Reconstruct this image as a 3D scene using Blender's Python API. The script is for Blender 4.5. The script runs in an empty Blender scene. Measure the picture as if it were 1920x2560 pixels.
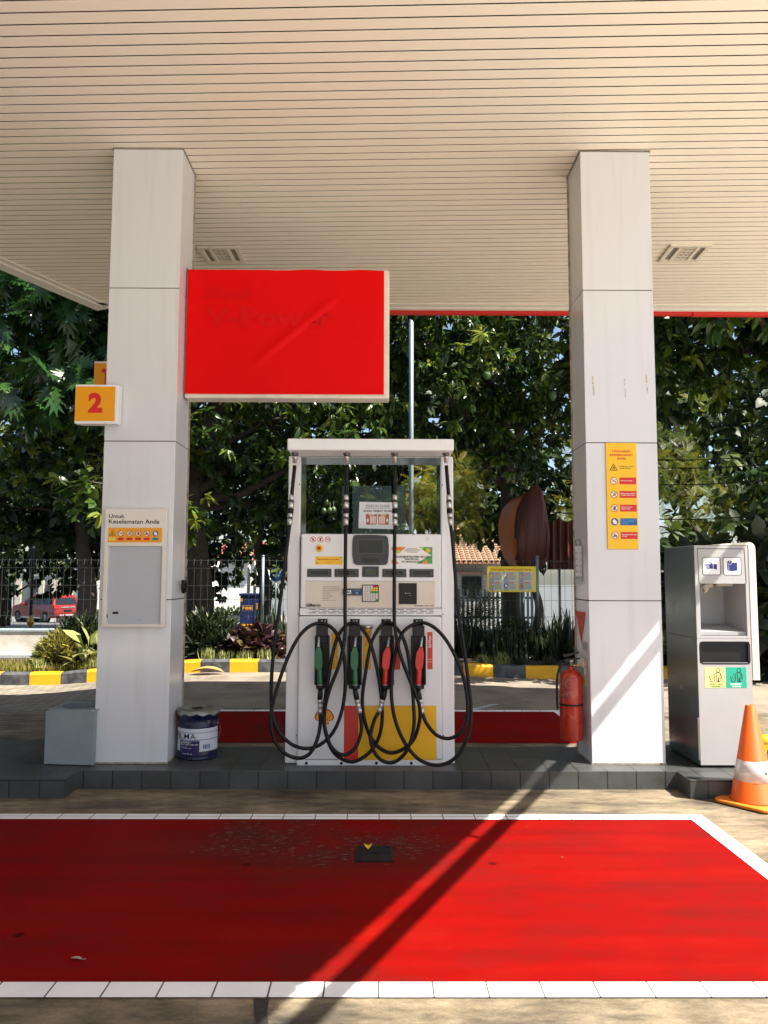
import bpy, bmesh, math, random
import numpy as np
from mathutils import Vector, Matrix, Euler

RNG = random.Random(11)
scene = bpy.context.scene
COL = scene.collection
rad = math.radians

# ---------------------------------------------------------------- camera model (metres; X right, Y away, Z up)
FOC = 1900.0
CAM_Z = 1.48
CAM_M = Matrix.Rotation(rad(-0.3), 3, 'Z') @ Matrix.Rotation(rad(90 + 4.75), 3, 'X') @ Matrix.Rotation(rad(0.15), 3, 'Z')


def ray(px, py):
    return CAM_M @ Vector(((px - 960) / FOC, (1280 - py) / FOC, -1.0))


def P(px, py, Y):                       # point at distance Y seen at a photo position
    d = ray(px, py); t = Y / d.y
    return Vector((d.x * t, Y, CAM_Z + d.z * t))


def G(px, py, Z=0.0):                   # point at height Z
    d = ray(px, py); t = (Z - CAM_Z) / d.z
    return Vector((d.x * t, d.y * t, Z))


def PX(px, py, X):                      # point on the plane x = X
    d = ray(px, py); t = X / d.x
    return Vector((X, d.y * t, CAM_Z + d.z * t))


# ---------------------------------------------------------------- materials
def _nodes(name):
    m = bpy.data.materials.new(name); m.use_nodes = True
    nt = m.node_tree
    return m, nt, nt.nodes['Principled BSDF']


def N(nt, typ, **kw):
    n = nt.nodes.new(typ)
    for k, v in kw.items():
        if k in n.inputs:
            n.inputs[k].default_value = v
        else:
            setattr(n, k, v)
    return n


def L(nt, a, b):
    nt.links.new(a, b)


def c4(c):
    return (c[0], c[1], c[2], 1.0)


MATS = {}


def mat(name, col, rough=0.5, metal=0.0, spec=0.5, var=0.0, vscale=6.0, bump=0.0, bscale=40.0, coat=0.0, col2=None, emit=None):
    """plain or gently mottled surface: col wanders towards col2 by an object-space noise"""
    if name in MATS:
        return MATS[name]
    m, nt, b = _nodes(name)
    b.inputs['Base Color'].default_value = c4(col)
    b.inputs['Roughness'].default_value = rough
    b.inputs['Metallic'].default_value = metal
    b.inputs['Specular IOR Level'].default_value = spec
    b.inputs['Coat Weight'].default_value = coat
    if var > 0 or bump > 0:
        tc = N(nt, 'ShaderNodeTexCoord')
    if var > 0:
        c2 = col2 or (col[0] * .55, col[1] * .53, col[2] * .5)
        n1 = N(nt, 'ShaderNodeTexNoise', Scale=vscale, Detail=7.0, Roughness=.62)
        r = N(nt, 'ShaderNodeMapRange'); r.inputs[1].default_value = .42; r.inputs[2].default_value = .78
        r.inputs[4].default_value = var
        mx = N(nt, 'ShaderNodeMix', data_type='RGBA')
        mx.inputs[6].default_value = c4(col); mx.inputs[7].default_value = c4(c2)
        L(nt, tc.outputs['Object'], n1.inputs['Vector']); L(nt, n1.outputs['Fac'], r.inputs[0])
        L(nt, r.outputs[0], mx.inputs[0]); L(nt, mx.outputs[2], b.inputs['Base Color'])
        rr = N(nt, 'ShaderNodeMapRange'); rr.inputs[3].default_value = max(.03, rough - .08); rr.inputs[4].default_value = min(1, rough + .15)
        L(nt, n1.outputs['Fac'], rr.inputs[0]); L(nt, rr.outputs[0], b.inputs['Roughness'])
    if bump > 0:
        n2 = N(nt, 'ShaderNodeTexNoise', Scale=bscale, Detail=6.0)
        bp = N(nt, 'ShaderNodeBump', Strength=bump, Distance=.01)
        L(nt, tc.outputs['Object'], n2.inputs['Vector']); L(nt, n2.outputs['Fac'], bp.inputs['Height'])
        L(nt, bp.outputs[0], b.inputs['Normal'])
    if emit:
        b.inputs['Emission Color'].default_value = c4(emit[0]); b.inputs['Emission Strength'].default_value = emit[1]
    MATS[name] = m
    return m


# ---------------------------------------------------------------- things, parts and meshes
def tag(o, label=None, cat=None, group=None, kind=None):
    if label: o['label'] = label
    if cat: o['category'] = cat
    if group: o['group'] = group
    if kind: o['kind'] = kind
    return o


def thing(name, label, cat, loc=(0, 0, 0), rotz=0.0, group=None):
    o = bpy.data.objects.new(name, None); COL.objects.link(o)
    o.empty_display_size = .2
    o.location = loc; o.rotation_euler = (0, 0, rotz)
    return tag(o, label, cat, group)


class MB:
    """collects shapes; build() links them as ONE mesh object"""
    def __init__(s):
        s.v = []; s.f = []; s.m = []; s.sm = []

    def add(s, vs, fs, m=0, smooth=False):
        o = len(s.v)
        s.v += [tuple(v) for v in vs]
        for f in fs:
            s.f.append(tuple(i + o for i in f)); s.m.append(m); s.sm.append(smooth)
        return s

    def box(s, x0, x1, y0, y1, z0, z1, m=0):
        v = [(x, y, z) for x in (x0, x1) for y in (y0, y1) for z in (z0, z1)]
        return s.add(v, [(0, 1, 3, 2), (4, 6, 7, 5), (0, 4, 5, 1), (2, 3, 7, 6), (0, 2, 6, 4), (1, 5, 7, 3)], m)

    def obox(s, c, size, M=None, m=0):
        M = M or Matrix.Identity(3); c = Vector(c)
        hx, hy, hz = size[0] / 2, size[1] / 2, size[2] / 2
        v = [c + M @ Vector((x, y, z)) for x in (-hx, hx) for y in (-hy, hy) for z in (-hz, hz)]
        return s.add(v, [(0, 1, 3, 2), (4, 6, 7, 5), (0, 4, 5, 1), (2, 3, 7, 6), (0, 2, 6, 4), (1, 5, 7, 3)], m)

    def tube(s, pts, r, n=10, m=0, caps=True, smooth=True):
        pts = [Vector(p) for p in pts]
        k = len(pts)
        rs = r if isinstance(r, (list, tuple)) else [r] * k
        tang = []
        for i in range(k):
            a = pts[max(i - 1, 0)]; b = pts[min(i + 1, k - 1)]
            t = (b - a)
            tang.append(t.normalized() if t.length > 1e-9 else Vector((0, 0, 1)))
        up = Vector((0, 0, 1)) if abs(tang[0].z) < .9 else Vector((0, 1, 0))
        u = tang[0].cross(up).normalized()
        vs = []
        for i in range(k):
            t = tang[i]
            u = (u - t * u.dot(t))
            u = u.normalized() if u.length > 1e-6 else t.orthogonal().normalized()
            w = t.cross(u)
            for j in range(n):
                a = 2 * math.pi * j / n
                vs.append(pts[i] + (u * math.cos(a) + w * math.sin(a)) * rs[i])
        fs = []
        for i in range(k - 1):
            for j in range(n):
                a = i * n + j; b = i * n + (j + 1) % n
                fs.append((a, b, b + n, a + n))
        s.add(vs, fs, m, smooth)
        if caps:
            s.add(vs[:n], [tuple(range(n))[::-1]], m); s.add(vs[-n:], [tuple(range(n))], m)
        return s

    def cyl(s, p0, p1, r0, r1=None, n=20, m=0, caps=True, smooth=True):
        return s.tube([p0, p1], [r0, r0 if r1 is None else r1], n, m, caps, smooth)

    def lathe(s, prof, c, n=28, m=0, axis=None, smooth=True):
        """prof: [(radius, height)] about the z axis (or about `axis`) through c"""
        c = Vector(c)
        M = Matrix.Identity(3) if axis is None else Vector((0, 0, 1)).rotation_difference(Vector(axis)).to_matrix()
        vs = []; fs = []
        for (r, z) in prof:
            for j in range(n):
                a = 2 * math.pi * j / n
                vs.append(c + M @ Vector((r * math.cos(a), r * math.sin(a), z)))
        for i in range(len(prof) - 1):
            for j in range(n):
                a = i * n + j; b = i * n + (j + 1) % n
                fs.append((a, b, b + n, a + n))
        s.add(vs, fs, m, smooth)
        if prof[0][0] > 1e-4: s.add(vs[:n], [tuple(range(n))[::-1]], m)
        if prof[-1][0] > 1e-4: s.add(vs[-n:], [tuple(range(n))], m)
        return s

    def prism(s, poly, o, ux, uy, dvec, m=0, smooth=False):
        """polygon in the (ux, uy) plane at o, extruded by dvec"""
        o = Vector(o); ux = Vector(ux); uy = Vector(uy); d = Vector(dvec)
        a = [o + ux * p[0] + uy * p[1] for p in poly]; n = len(a)
        s.add(a + [v + d for v in a], [tuple(range(n))[::-1], tuple(range(n, 2 * n))], m)
        s.add(a + [v + d for v in a], [(i, (i + 1) % n, n + (i + 1) % n, n + i) for i in range(n)], m, smooth)
        return s

    def quad(s, a, b, c, d, m=0):
        return s.add([a, b, c, d], [(0, 1, 2, 3)], m)

    def build(s, name, mats, parent=None, org=None, bevel=0.0, bseg=2, label=None, kind=None):
        me = bpy.data.meshes.new(name)
        vs = s.v
        if org is not None:
            ox, oy, oz = org
            vs = [(x - ox, y - oy, z - oz) for (x, y, z) in vs]
        me.from_pydata(vs, [], s.f)
        if not isinstance(mats, (list, tuple)): mats = [mats]
        for q in mats: me.materials.append(q)
        me.polygons.foreach_set('material_index', s.m)
        me.polygons.foreach_set('use_smooth', s.sm)
        bm = bmesh.new(); bm.from_mesh(me)
        bmesh.ops.remove_doubles(bm, verts=bm.verts, dist=1e-5)
        bmesh.ops.recalc_face_normals(bm, faces=bm.faces)
        bm.to_mesh(me); bm.free()
        me.update()
        o = bpy.data.objects.new(name, me); COL.objects.link(o)
        if parent is not None:
            o.parent = parent
        elif org is not None:
            o.location = org
        if bevel > 0:
            b = o.modifiers.new('bevel', 'BEVEL'); b.width = bevel; b.segments = bseg; b.limit_method = 'ANGLE'; b.angle_limit = rad(40)
            b.harden_normals = False
        if label: o['label'] = label
        if kind: o['kind'] = kind
        return o


def spline(ctrl, per=10, closed=False):
    """Catmull-Rom through the control points"""
    c = [Vector(p) for p in ctrl]; n = len(c); out = []
    for i in range(n - 1):
        p0 = c[i - 1] if i > 0 else c[i] * 2 - c[i + 1]
        p1, p2 = c[i], c[i + 1]
        p3 = c[i + 2] if i + 2 < n else c[i + 1] * 2 - c[i]
        for k in range(per):
            t = k / per
            out.append(.5 * ((2 * p1) + (p2 - p0) * t + (2 * p0 - 5 * p1 + 4 * p2 - p3) * t * t + (3 * p1 - p0 - 3 * p2 + p3) * t ** 3))
    out.append(c[-1])
    return out


def rrect(x0, y0, x1, y1, r, n=5):
    pts = []
    for (cx, cy, a0) in ((x1 - r, y1 - r, 0), (x0 + r, y1 - r, 90), (x0 + r, y0 + r, 180), (x1 - r, y0 + r, 270)):
        for k in range(n + 1):
            a = rad(a0 + 90 * k / n)
            pts.append((cx + r * math.cos(a), cy + r * math.sin(a)))
    return pts


TEXT_CACHE = {}


def text_geo(s, bold=0.02, shear=0.0):
    key = (s, bold, shear)
    if key not in TEXT_CACHE:
        cu = bpy.data.curves.new('lettering_curve', 'FONT')
        cu.body = s; cu.size = 1.0; cu.resolution_u = 2; cu.offset = bold; cu.shear = shear; cu.fill_mode = 'FRONT'
        ob = bpy.data.objects.new('lettering_curve', cu)
        me = bpy.data.meshes.new_from_object(ob)
        vs = [v.co.copy() for v in me.vertices]; fs = [tuple(p.vertices) for p in me.polygons]
        bpy.data.objects.remove(ob); bpy.data.curves.remove(cu); bpy.data.meshes.remove(me)
        x0 = min(v.x for v in vs); x1 = max(v.x for v in vs); y0 = min(v.y for v in vs); y1 = max(v.y for v in vs)
        TEXT_CACHE[key] = ([((v.x - x0) / (x1 - x0), (v.y - y0) / max(y1 - y0, 1e-6)) for v in vs], fs)
    return TEXT_CACHE[key]


class Art:
    """flat printed artwork: layered polygons on a plane. (a, b) run right and DOWN from the plane's origin,
    each layer lies a fraction of a millimetre proud of the one below."""
    def __init__(s, o, ua, ub, nrm, eps=.0006):
        s.o = Vector(o); s.ua = Vector(ua); s.ub = Vector(ub); s.n = Vector(nrm).normalized(); s.eps = eps
        s.mb = MB(); s.mats = []; s.lay = 0

    @classmethod
    def front(cls, cx, cy, Y, lift=.001, eps=.0006):
        """plane y = Y facing the viewer, with (a, b) in photo pixels round (cx, cy)"""
        p = P(cx, cy, Y); q = P(cx + 10, cy, Y); r = P(cx, cy + 10, Y)
        kx = (q.x - p.x) / 10; kz = (p.z - r.z) / 10
        o = Vector((p.x - cx * kx, Y - lift, p.z + cy * kz))
        return cls(o, (kx, 0, 0), (0, 0, -kz), (0, -1, 0), eps)

    def mi(s, m):
        if m not in s.mats: s.mats.append(m)
        return s.mats.index(m)

    def pt(s, a, b, lay):
        return s.o + s.ua * a + s.ub * b + s.n * (s.eps * lay)

    def poly(s, pts, m, lay=0):
        s.mb.add([s.pt(a, b, lay) for a, b in pts], [tuple(range(len(pts)))], s.mi(m)); return s

    def rect(s, a0, b0, a1, b1, m, lay=0):
        return s.poly([(a0, b0), (a1, b0), (a1, b1), (a0, b1)], m, lay)

    def rr(s, a0, b0, a1, b1, r, m, lay=0):
        return s.poly(rrect(a0, b0, a1, b1, r), m, lay)

    def disc(s, a, b, r, m, lay=0, n=28, ry=None):
        ry = ry or r
        return s.poly([(a + r * math.cos(2 * math.pi * k / n), b + ry * math.sin(2 * math.pi * k / n)) for k in range(n)], m, lay)

    def ring(s, a, b, r0, r1, m, lay=0, n=28):
        i = s.mi(m)
        vs = []
        for k in range(n):
            t = 2 * math.pi * k / n
            vs += [s.pt(a + r0 * math.cos(t), b + r0 * math.sin(t), lay), s.pt(a + r1 * math.cos(t), b + r1 * math.sin(t), lay)]
        s.mb.add(vs, [(2 * k, 2 * k + 1, (2 * k + 3) % (2 * n), (2 * k + 2) % (2 * n)) for k in range(n)], i); return s

    def line(s, pts, w, m, lay=0):
        for (a, b), (c, d) in zip(pts, pts[1:]):
            l = math.hypot(c - a, d - b) or 1
            nx, ny = -(d - b) / l * w / 2, (c - a) / l * w / 2
            ex, ey = (c - a) / l * w * .35, (d - b) / l * w * .35
            s.poly([(a - ex + nx, b - ey + ny), (c + ex + nx, d + ey + ny), (c + ex - nx, d + ey - ny), (a - ex - nx, b - ey - ny)], m, lay)
        return s

    def frame(s, pts, w, m, lay=0):
        return s.line(list(pts) + [pts[0]], w, m, lay)

    def text(s, t, a0, b0, a1, b1, m, lay=1, bold=.02, rot=0, shear=0.0):
        """lettering stretched into the box a0..a1, b0 (top)..b1 (bottom); rot 90 reads upwards"""
        vs, fs = text_geo(t, bold, shear)
        if rot == 0:
            pv = [s.pt(a0 + x * (a1 - a0), b1 - y * (b1 - b0), lay) for x, y in vs]
        else:
            pv = [s.pt(a1 - (1 - y) * (a1 - a0) if False else a0 + (1 - y) * (a1 - a0), b1 - x * (b1 - b0), lay) for x, y in vs]
        s.mb.add(pv, fs, s.mi(m)); return s

    def build(s, name, parent=None, org=None, label=None):
        return s.mb.build(name, s.mats, parent, org, label=label)


def copy_tree(o, parent=None):
    c = o.copy(); COL.objects.link(c)
    if parent is not None: c.parent = parent
    for ch in [x for x in bpy.data.objects if x.parent == o]:
        copy_tree(ch, c)
    return c
# ---------------------------------------------------------------- shared materials
M_WHITE = mat('white_enamel', (.76, .775, .79), .32, var=.10, vscale=2.5, col2=(.62, .60, .57))
M_CLAD = mat('white_cladding', (.65, .675, .715), .09, spec=.6, var=.10, vscale=1.7, col2=(.60, .615, .63))
_nt = M_CLAD.node_tree; _mx = [n for n in _nt.nodes if n.bl_idname == 'ShaderNodeMix'][0]; _b = _nt.nodes['Principled BSDF']
_tc = [n for n in _nt.nodes if n.bl_idname == 'ShaderNodeTexCoord'][0]
_mp = N(_nt, 'ShaderNodeMapping'); _mp.inputs['Scale'].default_value = (9, 9, .55); L(_nt, _tc.outputs['Object'], _mp.inputs['Vector'])
_n = N(_nt, 'ShaderNodeTexNoise', Scale=1.5, Detail=6.0, Roughness=.6); L(_nt, _mp.outputs[0], _n.inputs['Vector'])
_r = N(_nt, 'ShaderNodeMapRange'); _r.inputs[1].default_value = .52; _r.inputs[2].default_value = .78; _r.inputs[4].default_value = .30; L(_nt, _n.outputs['Fac'], _r.inputs[0])
_m2 = N(_nt, 'ShaderNodeMix', data_type='RGBA'); _m2.inputs[7].default_value = (.47, .45, .40, 1)      # rain streaks on the cladding
L(_nt, _r.outputs[0], _m2.inputs[0]); L(_nt, _mx.outputs[2], _m2.inputs[6]); L(_nt, _m2.outputs[2], _b.inputs['Base Color'])
M_SEAM = mat('panel_seam', (.05, .045, .04), .8)
M_CREAM = mat('cream_plastic', (.72, .69, .64), .45, var=.08, vscale=4)
M_BLACK = mat('black_plastic', (.007, .007, .008), .42, spec=.3)
M_RUBBER = mat('black_rubber', (.004, .004, .005), .42, spec=.25, var=.3, vscale=9, col2=(.012, .012, .012))
M_CHROME = mat('bright_steel', (.58, .59, .60), .34, metal=.75, var=.3, vscale=30, col2=(.35, .34, .33))
M_DARKSTEEL = mat('dark_steel', (.20, .20, .20), .4, metal=1.0)
M_GALV = mat('galvanised_steel', (.23, .28, .31), .42, metal=.6, var=.5, vscale=9, col2=(.2, .24, .27))
M_GREY = mat('grey_panel', (.30, .32, .34), .45, var=.1)
M_DGREY = mat('dark_grey_plastic', (.026, .029, .034), .4)
M_LCD = mat('lcd_glass', (.014, .014, .012), .15)
M_INK = mat('black_ink', (.015, .015, .018), .6)
M_WINK = mat('white_ink', (.80, .79, .76), .5)
M_REDINK = mat('red_ink', (.60, .012, .010), .45)
M_ORANGE_TXT = mat('red_orange_ink', (.62, .10, .02), .5)
M_YEL = mat('sign_yellow', (.84, .50, .004), .38)
M_BRTYEL = mat('light_yellow', (.80, .70, .12), .45)
M_BLUE = mat('sign_blue', (.005, .09, .30), .4)
M_LBLUE = mat('light_blue_ink', (.10, .42, .75), .4)
M_TEAL = mat('sign_teal', (.01, .36, .24), .45)
M_GREENINK = mat('green_ink', (.03, .28, .06), .45)
M_PAPER = mat('paper_white', (.74, .76, .80), .6)
M_NAVY = mat('navy_ink', (.012, .014, .16), .4)
M_PALEYEL = mat('pale_yellow', (.80, .70, .26), .5)

SUN = Vector((-.70, .30, -1.0))          # the way the light travels


def smooth01(t):
    t = max(0.0, min(1.0, t)); return t * t * (3 - 2 * t)


def ground_z(x, y):
    """forecourt level at the pumps, dipping to both sides of the rear lane, road falling away behind"""
    if y < 14.2:
        return smooth01((y - 7.2) / 3.2) * (-.20 * smooth01((-2.6 - x) / 2.6) - .09 * smooth01((x - .2) / 2.2))
    return max(-.045 * max(0, y - 15.4), -4.0)


# ---------------------------------------------------------------- ground materials
def m_concrete():
    m, nt, b = _nodes('forecourt_concrete')
    tc = N(nt, 'ShaderNodeTexCoord')
    mp = N(nt, 'ShaderNodeMapping'); mp.inputs['Scale'].default_value = (.55, 1.5, 1)
    L(nt, tc.outputs['Object'], mp.inputs['Vector'])
    n1 = N(nt, 'ShaderNodeTexNoise', Scale=2.2, Detail=9.0, Roughness=.68)
    n2 = N(nt, 'ShaderNodeTexNoise', Scale=9.0, Detail=10.0, Roughness=.75)
    n3 = N(nt, 'ShaderNodeTexNoise', Scale=90.0, Detail=4.0)
    L(nt, mp.outputs[0], n1.inputs['Vector']); L(nt, mp.outputs[0], n2.inputs['Vector']); L(nt, tc.outputs['Object'], n3.inputs['Vector'])
    cr = N(nt, 'ShaderNodeValToRGB')
    e = cr.color_ramp.elements
    e[0].position = .34; e[0].color = (.050, .045, .037, 1); e[1].position = .66; e[1].color = (.28, .222, .146, 1)
    x = e.new(.5); x.color = (.170, .138, .094, 1)
    L(nt, n1.outputs['Fac'], cr.inputs[0])
    r2 = N(nt, 'ShaderNodeMapRange'); r2.inputs[1].default_value = .35; r2.inputs[2].default_value = .65; r2.inputs[3].default_value = .50; r2.inputs[4].default_value = 1.35
    L(nt, n2.outputs['Fac'], r2.inputs[0])
    r3 = N(nt, 'ShaderNodeMapRange'); r3.inputs[3].default_value = .75; r3.inputs[4].default_value = 1.25
    L(nt, n3.outputs['Fac'], r3.inputs[0])
    mu = N(nt, 'ShaderNodeMath', operation='MULTIPLY'); L(nt, r2.outputs[0], mu.inputs[0]); L(nt, r3.outputs[0], mu.inputs[1])
    vm = N(nt, 'ShaderNodeVectorMath', operation='SCALE'); L(nt, cr.outputs[0], vm.inputs[0]); L(nt, mu.outputs[0], vm.inputs['Scale'])
    L(nt, vm.outputs[0], b.inputs['Base Color'])
    b.inputs['Roughness'].default_value = .72; b.inputs['Specular IOR Level'].default_value = .3
    bp = N(nt, 'ShaderNodeBump', Strength=.35, Distance=.004); L(nt, n3.outputs['Fac'], bp.inputs['Height']); L(nt, bp.outputs[0], b.inputs['Normal'])
    return m


def m_brick(name, c1, c2, grout, bw, bh, mortar, rough, offset=.5, zfold=False, var=.35, bump=.4, spec=.5, rot=0.0, shift=(0, 0), msm=.1):
    m, nt, b = _nodes(name)
    tc = N(nt, 'ShaderNodeTexCoord')
    vec = tc.outputs['Object']
    if zfold:                            # continue the tile grid down the vertical faces
        sp = N(nt, 'ShaderNodeSeparateXYZ'); L(nt, vec, sp.inputs[0])
        sb = N(nt, 'ShaderNodeMath', operation='SUBTRACT'); L(nt, sp.outputs[1], sb.inputs[0]); L(nt, sp.outputs[2], sb.inputs[1])
        cb = N(nt, 'ShaderNodeCombineXYZ'); L(nt, sp.outputs[0], cb.inputs[0]); L(nt, sb.outputs[0], cb.inputs[1])
        vec = cb.outputs[0]
    mp = N(nt, 'ShaderNodeMapping'); mp.inputs['Rotation'].default_value = (0, 0, rot); mp.inputs['Location'].default_value = (shift[0], shift[1], 0)
    L(nt, vec, mp.inputs['Vector'])
    br = N(nt, 'ShaderNodeTexBrick', offset=offset, squash=1.0)
    br.inputs['Scale'].default_value = 1.0; br.inputs['Mortar Size'].default_value = mortar; br.inputs['Mortar Smooth'].default_value = msm
    br.inputs['Brick Width'].default_value = bw; br.inputs['Row Height'].default_value = bh; br.inputs['Bias'].default_value = 0.0
    br.inputs['Color1'].default_value = c4(c1); br.inputs['Color2'].default_value = c4(c2); br.inputs['Mortar'].default_value = c4(grout)
    L(nt, mp.outputs[0], br.inputs['Vector'])
    n1 = N(nt, 'ShaderNodeTexNoise', Scale=3.1, Detail=8.0, Roughness=.65); L(nt, tc.outputs['Object'], n1.inputs['Vector'])
    r = N(nt, 'ShaderNodeMapRange'); r.inputs[1].default_value = .3; r.inputs[2].default_value = .7; r.inputs[3].default_value = 1 - var; r.inputs[4].default_value = 1 + var * .5
    L(nt, n1.outputs['Fac'], r.inputs[0])
    vm = N(nt, 'ShaderNodeVectorMath', operation='SCALE'); L(nt, br.outputs['Color'], vm.inputs[0]); L(nt, r.outputs[0], vm.inputs['Scale'])
    L(nt, vm.outputs[0], b.inputs['Base Color'])
    rr = N(nt, 'ShaderNodeMapRange'); rr.inputs[3].default_value = rough; rr.inputs[4].default_value = min(1, rough + .3)
    L(nt, n1.outputs['Fac'], rr.inputs[0]); L(nt, rr.outputs[0], b.inputs['Roughness'])
    b.inputs['Specular IOR Level'].default_value = spec
    if bump:
        iv = N(nt, 'ShaderNodeMath', operation='SUBTRACT'); iv.inputs[0].default_value = 1; L(nt, br.outputs['Fac'], iv.inputs[1])
        bp = N(nt, 'ShaderNodeBump', Strength=bump, Distance=.004); L(nt, iv.outputs[0], bp.inputs['Height']); L(nt, bp.outputs[0], b.inputs['Normal'])
    return m


def m_redpaint():
    """red floor paint: worn through in flecks, greasy dark patches, scuffs"""
    m, nt, b = _nodes('red_floor_paint')
    tc = N(nt, 'ShaderNodeTexCoord')
    mp = N(nt, 'ShaderNodeMapping'); mp.inputs['Scale'].default_value = (.6, 1.5, 1); L(nt, tc.outputs['Object'], mp.inputs['Vector'])
    n1 = N(nt, 'ShaderNodeTexNoise', Scale=1.9, Detail=8.0, Roughness=.66); L(nt, mp.outputs[0], n1.inputs['Vector'])
    n2 = N(nt, 'ShaderNodeTexNoise', Scale=34.0, Detail=9.0, Roughness=.72); L(nt, mp.outputs[0], n2.inputs['Vector'])
    n4 = N(nt, 'ShaderNodeTexNoise', Scale=.9, Detail=5.0, Roughness=.6); L(nt, tc.outputs['Object'], n4.inputs['Vector'])
    cr = N(nt, 'ShaderNodeValToRGB'); e = cr.color_ramp.elements
    e[0].position = .30; e[0].color = (.12, .006, .0045, 1); e[1].position = .52; e[1].color = (.195, .0016, .0010, 1)
    x = e.new(.74); x.color = (.215, .007, .003, 1)
    L(nt, n1.outputs['Fac'], cr.inputs[0])
    # faint tyre tracks along the bay and small oil drips
    mpt = N(nt, 'ShaderNodeMapping'); mpt.inputs['Scale'].default_value = (.18, 5.5, 1); L(nt, tc.outputs['Object'], mpt.inputs['Vector'])
    nt1 = N(nt, 'ShaderNodeTexNoise', Scale=1.6, Detail=6.0, Roughness=.6); L(nt, mpt.outputs[0], nt1.inputs['Vector'])
    rt1 = N(nt, 'ShaderNodeMapRange'); rt1.inputs[1].default_value = .36; rt1.inputs[2].default_value = .60; rt1.inputs[3].default_value = .84; rt1.inputs[4].default_value = 1.02
    L(nt, nt1.outputs['Fac'], rt1.inputs[0])
    vo = N(nt, 'ShaderNodeTexVoronoi', Scale=2.3); L(nt, tc.outputs['Object'], vo.inputs['Vector'])
    nw = N(nt, 'ShaderNodeMath', operation='MULTIPLY_ADD'); nw.inputs[1].default_value = .10; L(nt, n2.outputs['Fac'], nw.inputs[0]); L(nt, vo.outputs['Distance'], nw.inputs[2])
    rv = N(nt, 'ShaderNodeMapRange'); rv.inputs[1].default_value = .085; rv.inputs[2].default_value = .115; rv.inputs[3].default_value = .35; rv.inputs[4].default_value = 1.0
    L(nt, nw.outputs[0], rv.inputs[0])
    mm = N(nt, 'ShaderNodeMath', operation='MULTIPLY'); L(nt, rt1.outputs[0], mm.inputs[0]); L(nt, rv.outputs[0], mm.inputs[1])
    crs = N(nt, 'ShaderNodeVectorMath', operation='SCALE'); L(nt, cr.outputs[0], crs.inputs[0]); L(nt, mm.outputs[0], crs.inputs['Scale'])
    # the worn zone in front of the pump (a band across the bay)
    sp = N(nt, 'ShaderNodeSeparateXYZ'); L(nt, tc.outputs['Object'], sp.inputs[0])
    band = N(nt, 'ShaderNodeMapRange', interpolation_type='SMOOTHSTEP'); band.inputs[1].default_value = 3.55; band.inputs[2].default_value = 4.25
    L(nt, sp.outputs[1], band.inputs[0])
    bx = N(nt, 'ShaderNodeMapRange', interpolation_type='SMOOTHSTEP'); bx.inputs[1].default_value = -1.75; bx.inputs[2].default_value = -.7
    L(nt, sp.outputs[0], bx.inputs[0])
    bm_ = N(nt, 'ShaderNodeMath', operation='MULTIPLY'); L(nt, band.outputs[0], bm_.inputs[0]); L(nt, bx.outputs[0], bm_.inputs[1])
    # greasy patch
    bx2 = N(nt, 'ShaderNodeMapRange', interpolation_type='SMOOTHSTEP'); bx2.inputs[1].default_value = .95; bx2.inputs[2].default_value = .0
    L(nt, sp.outputs[0], bx2.inputs[0])
    g1 = N(nt, 'ShaderNodeMath', operation='MULTIPLY'); L(nt, bm_.outputs[0], g1.inputs[0]); L(nt, bx2.outputs[0], g1.inputs[1])
    gn = N(nt, 'ShaderNodeMapRange'); gn.inputs[1].default_value = .38; gn.inputs[2].default_value = .62; L(nt, n4.outputs['Fac'], gn.inputs[0])
    g2 = N(nt, 'ShaderNodeMath', operation='MULTIPLY'); L(nt, g1.outputs[0], g2.inputs[0]); L(nt, gn.outputs[0], g2.inputs[1])
    g3 = N(nt, 'ShaderNodeMath', operation='MULTIPLY'); g3.inputs[1].default_value = .75; L(nt, g2.outputs[0], g3.inputs[0])
    mx1 = N(nt, 'ShaderNodeMix', data_type='RGBA'); mx1.inputs[7].default_value = (.030, .016, .014, 1)
    L(nt, g3.outputs[0], mx1.inputs[0]); L(nt, crs.outputs[0], mx1.inputs[6])
    # flecks worn to the concrete
    th = N(nt, 'ShaderNodeMapRange'); th.inputs[1].default_value = 0; th.inputs[2].default_value = 1; th.inputs[3].default_value = .735; th.inputs[4].default_value = .565
    fm = N(nt, 'ShaderNodeMath', operation='MULTIPLY_ADD'); fm.inputs[1].default_value = .70; fs_ = N(nt, 'ShaderNodeMath', operation='MULTIPLY'); fs_.inputs[1].default_value = .52
    L(nt, g2.outputs[0], fm.inputs[0]); L(nt, bm_.outputs[0], fs_.inputs[0]); L(nt, fs_.outputs[0], fm.inputs[2]); L(nt, fm.outputs[0], th.inputs[0])
    sb = N(nt, 'ShaderNodeMath', operation='SUBTRACT'); L(nt, n2.outputs['Fac'], sb.inputs[0]); L(nt, th.outputs[0], sb.inputs[1])
    fl = N(nt, 'ShaderNodeMapRange'); fl.inputs[1].default_value = 0; fl.inputs[2].default_value = .03; fl.inputs[4].default_value = .8
    L(nt, sb.outputs[0], fl.inputs[0])
    mx2 = N(nt, 'ShaderNodeMix', data_type='RGBA'); mx2.inputs[7].default_value = (.15, .105, .08, 1)
    L(nt, fl.outputs[0], mx2.inputs[0]); L(nt, mx1.outputs[2], mx2.inputs[6])
    L(nt, mx2.outputs[2], b.inputs['Base Color'])
    rr = N(nt, 'ShaderNodeMapRange'); rr.inputs[3].default_value = .55; rr.inputs[4].default_value = .85
    L(nt, n1.outputs['Fac'], rr.inputs[0]); L(nt, rr.outputs[0], b.inputs['Roughness'])
    b.inputs['Specular IOR Level'].default_value = .05
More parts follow.
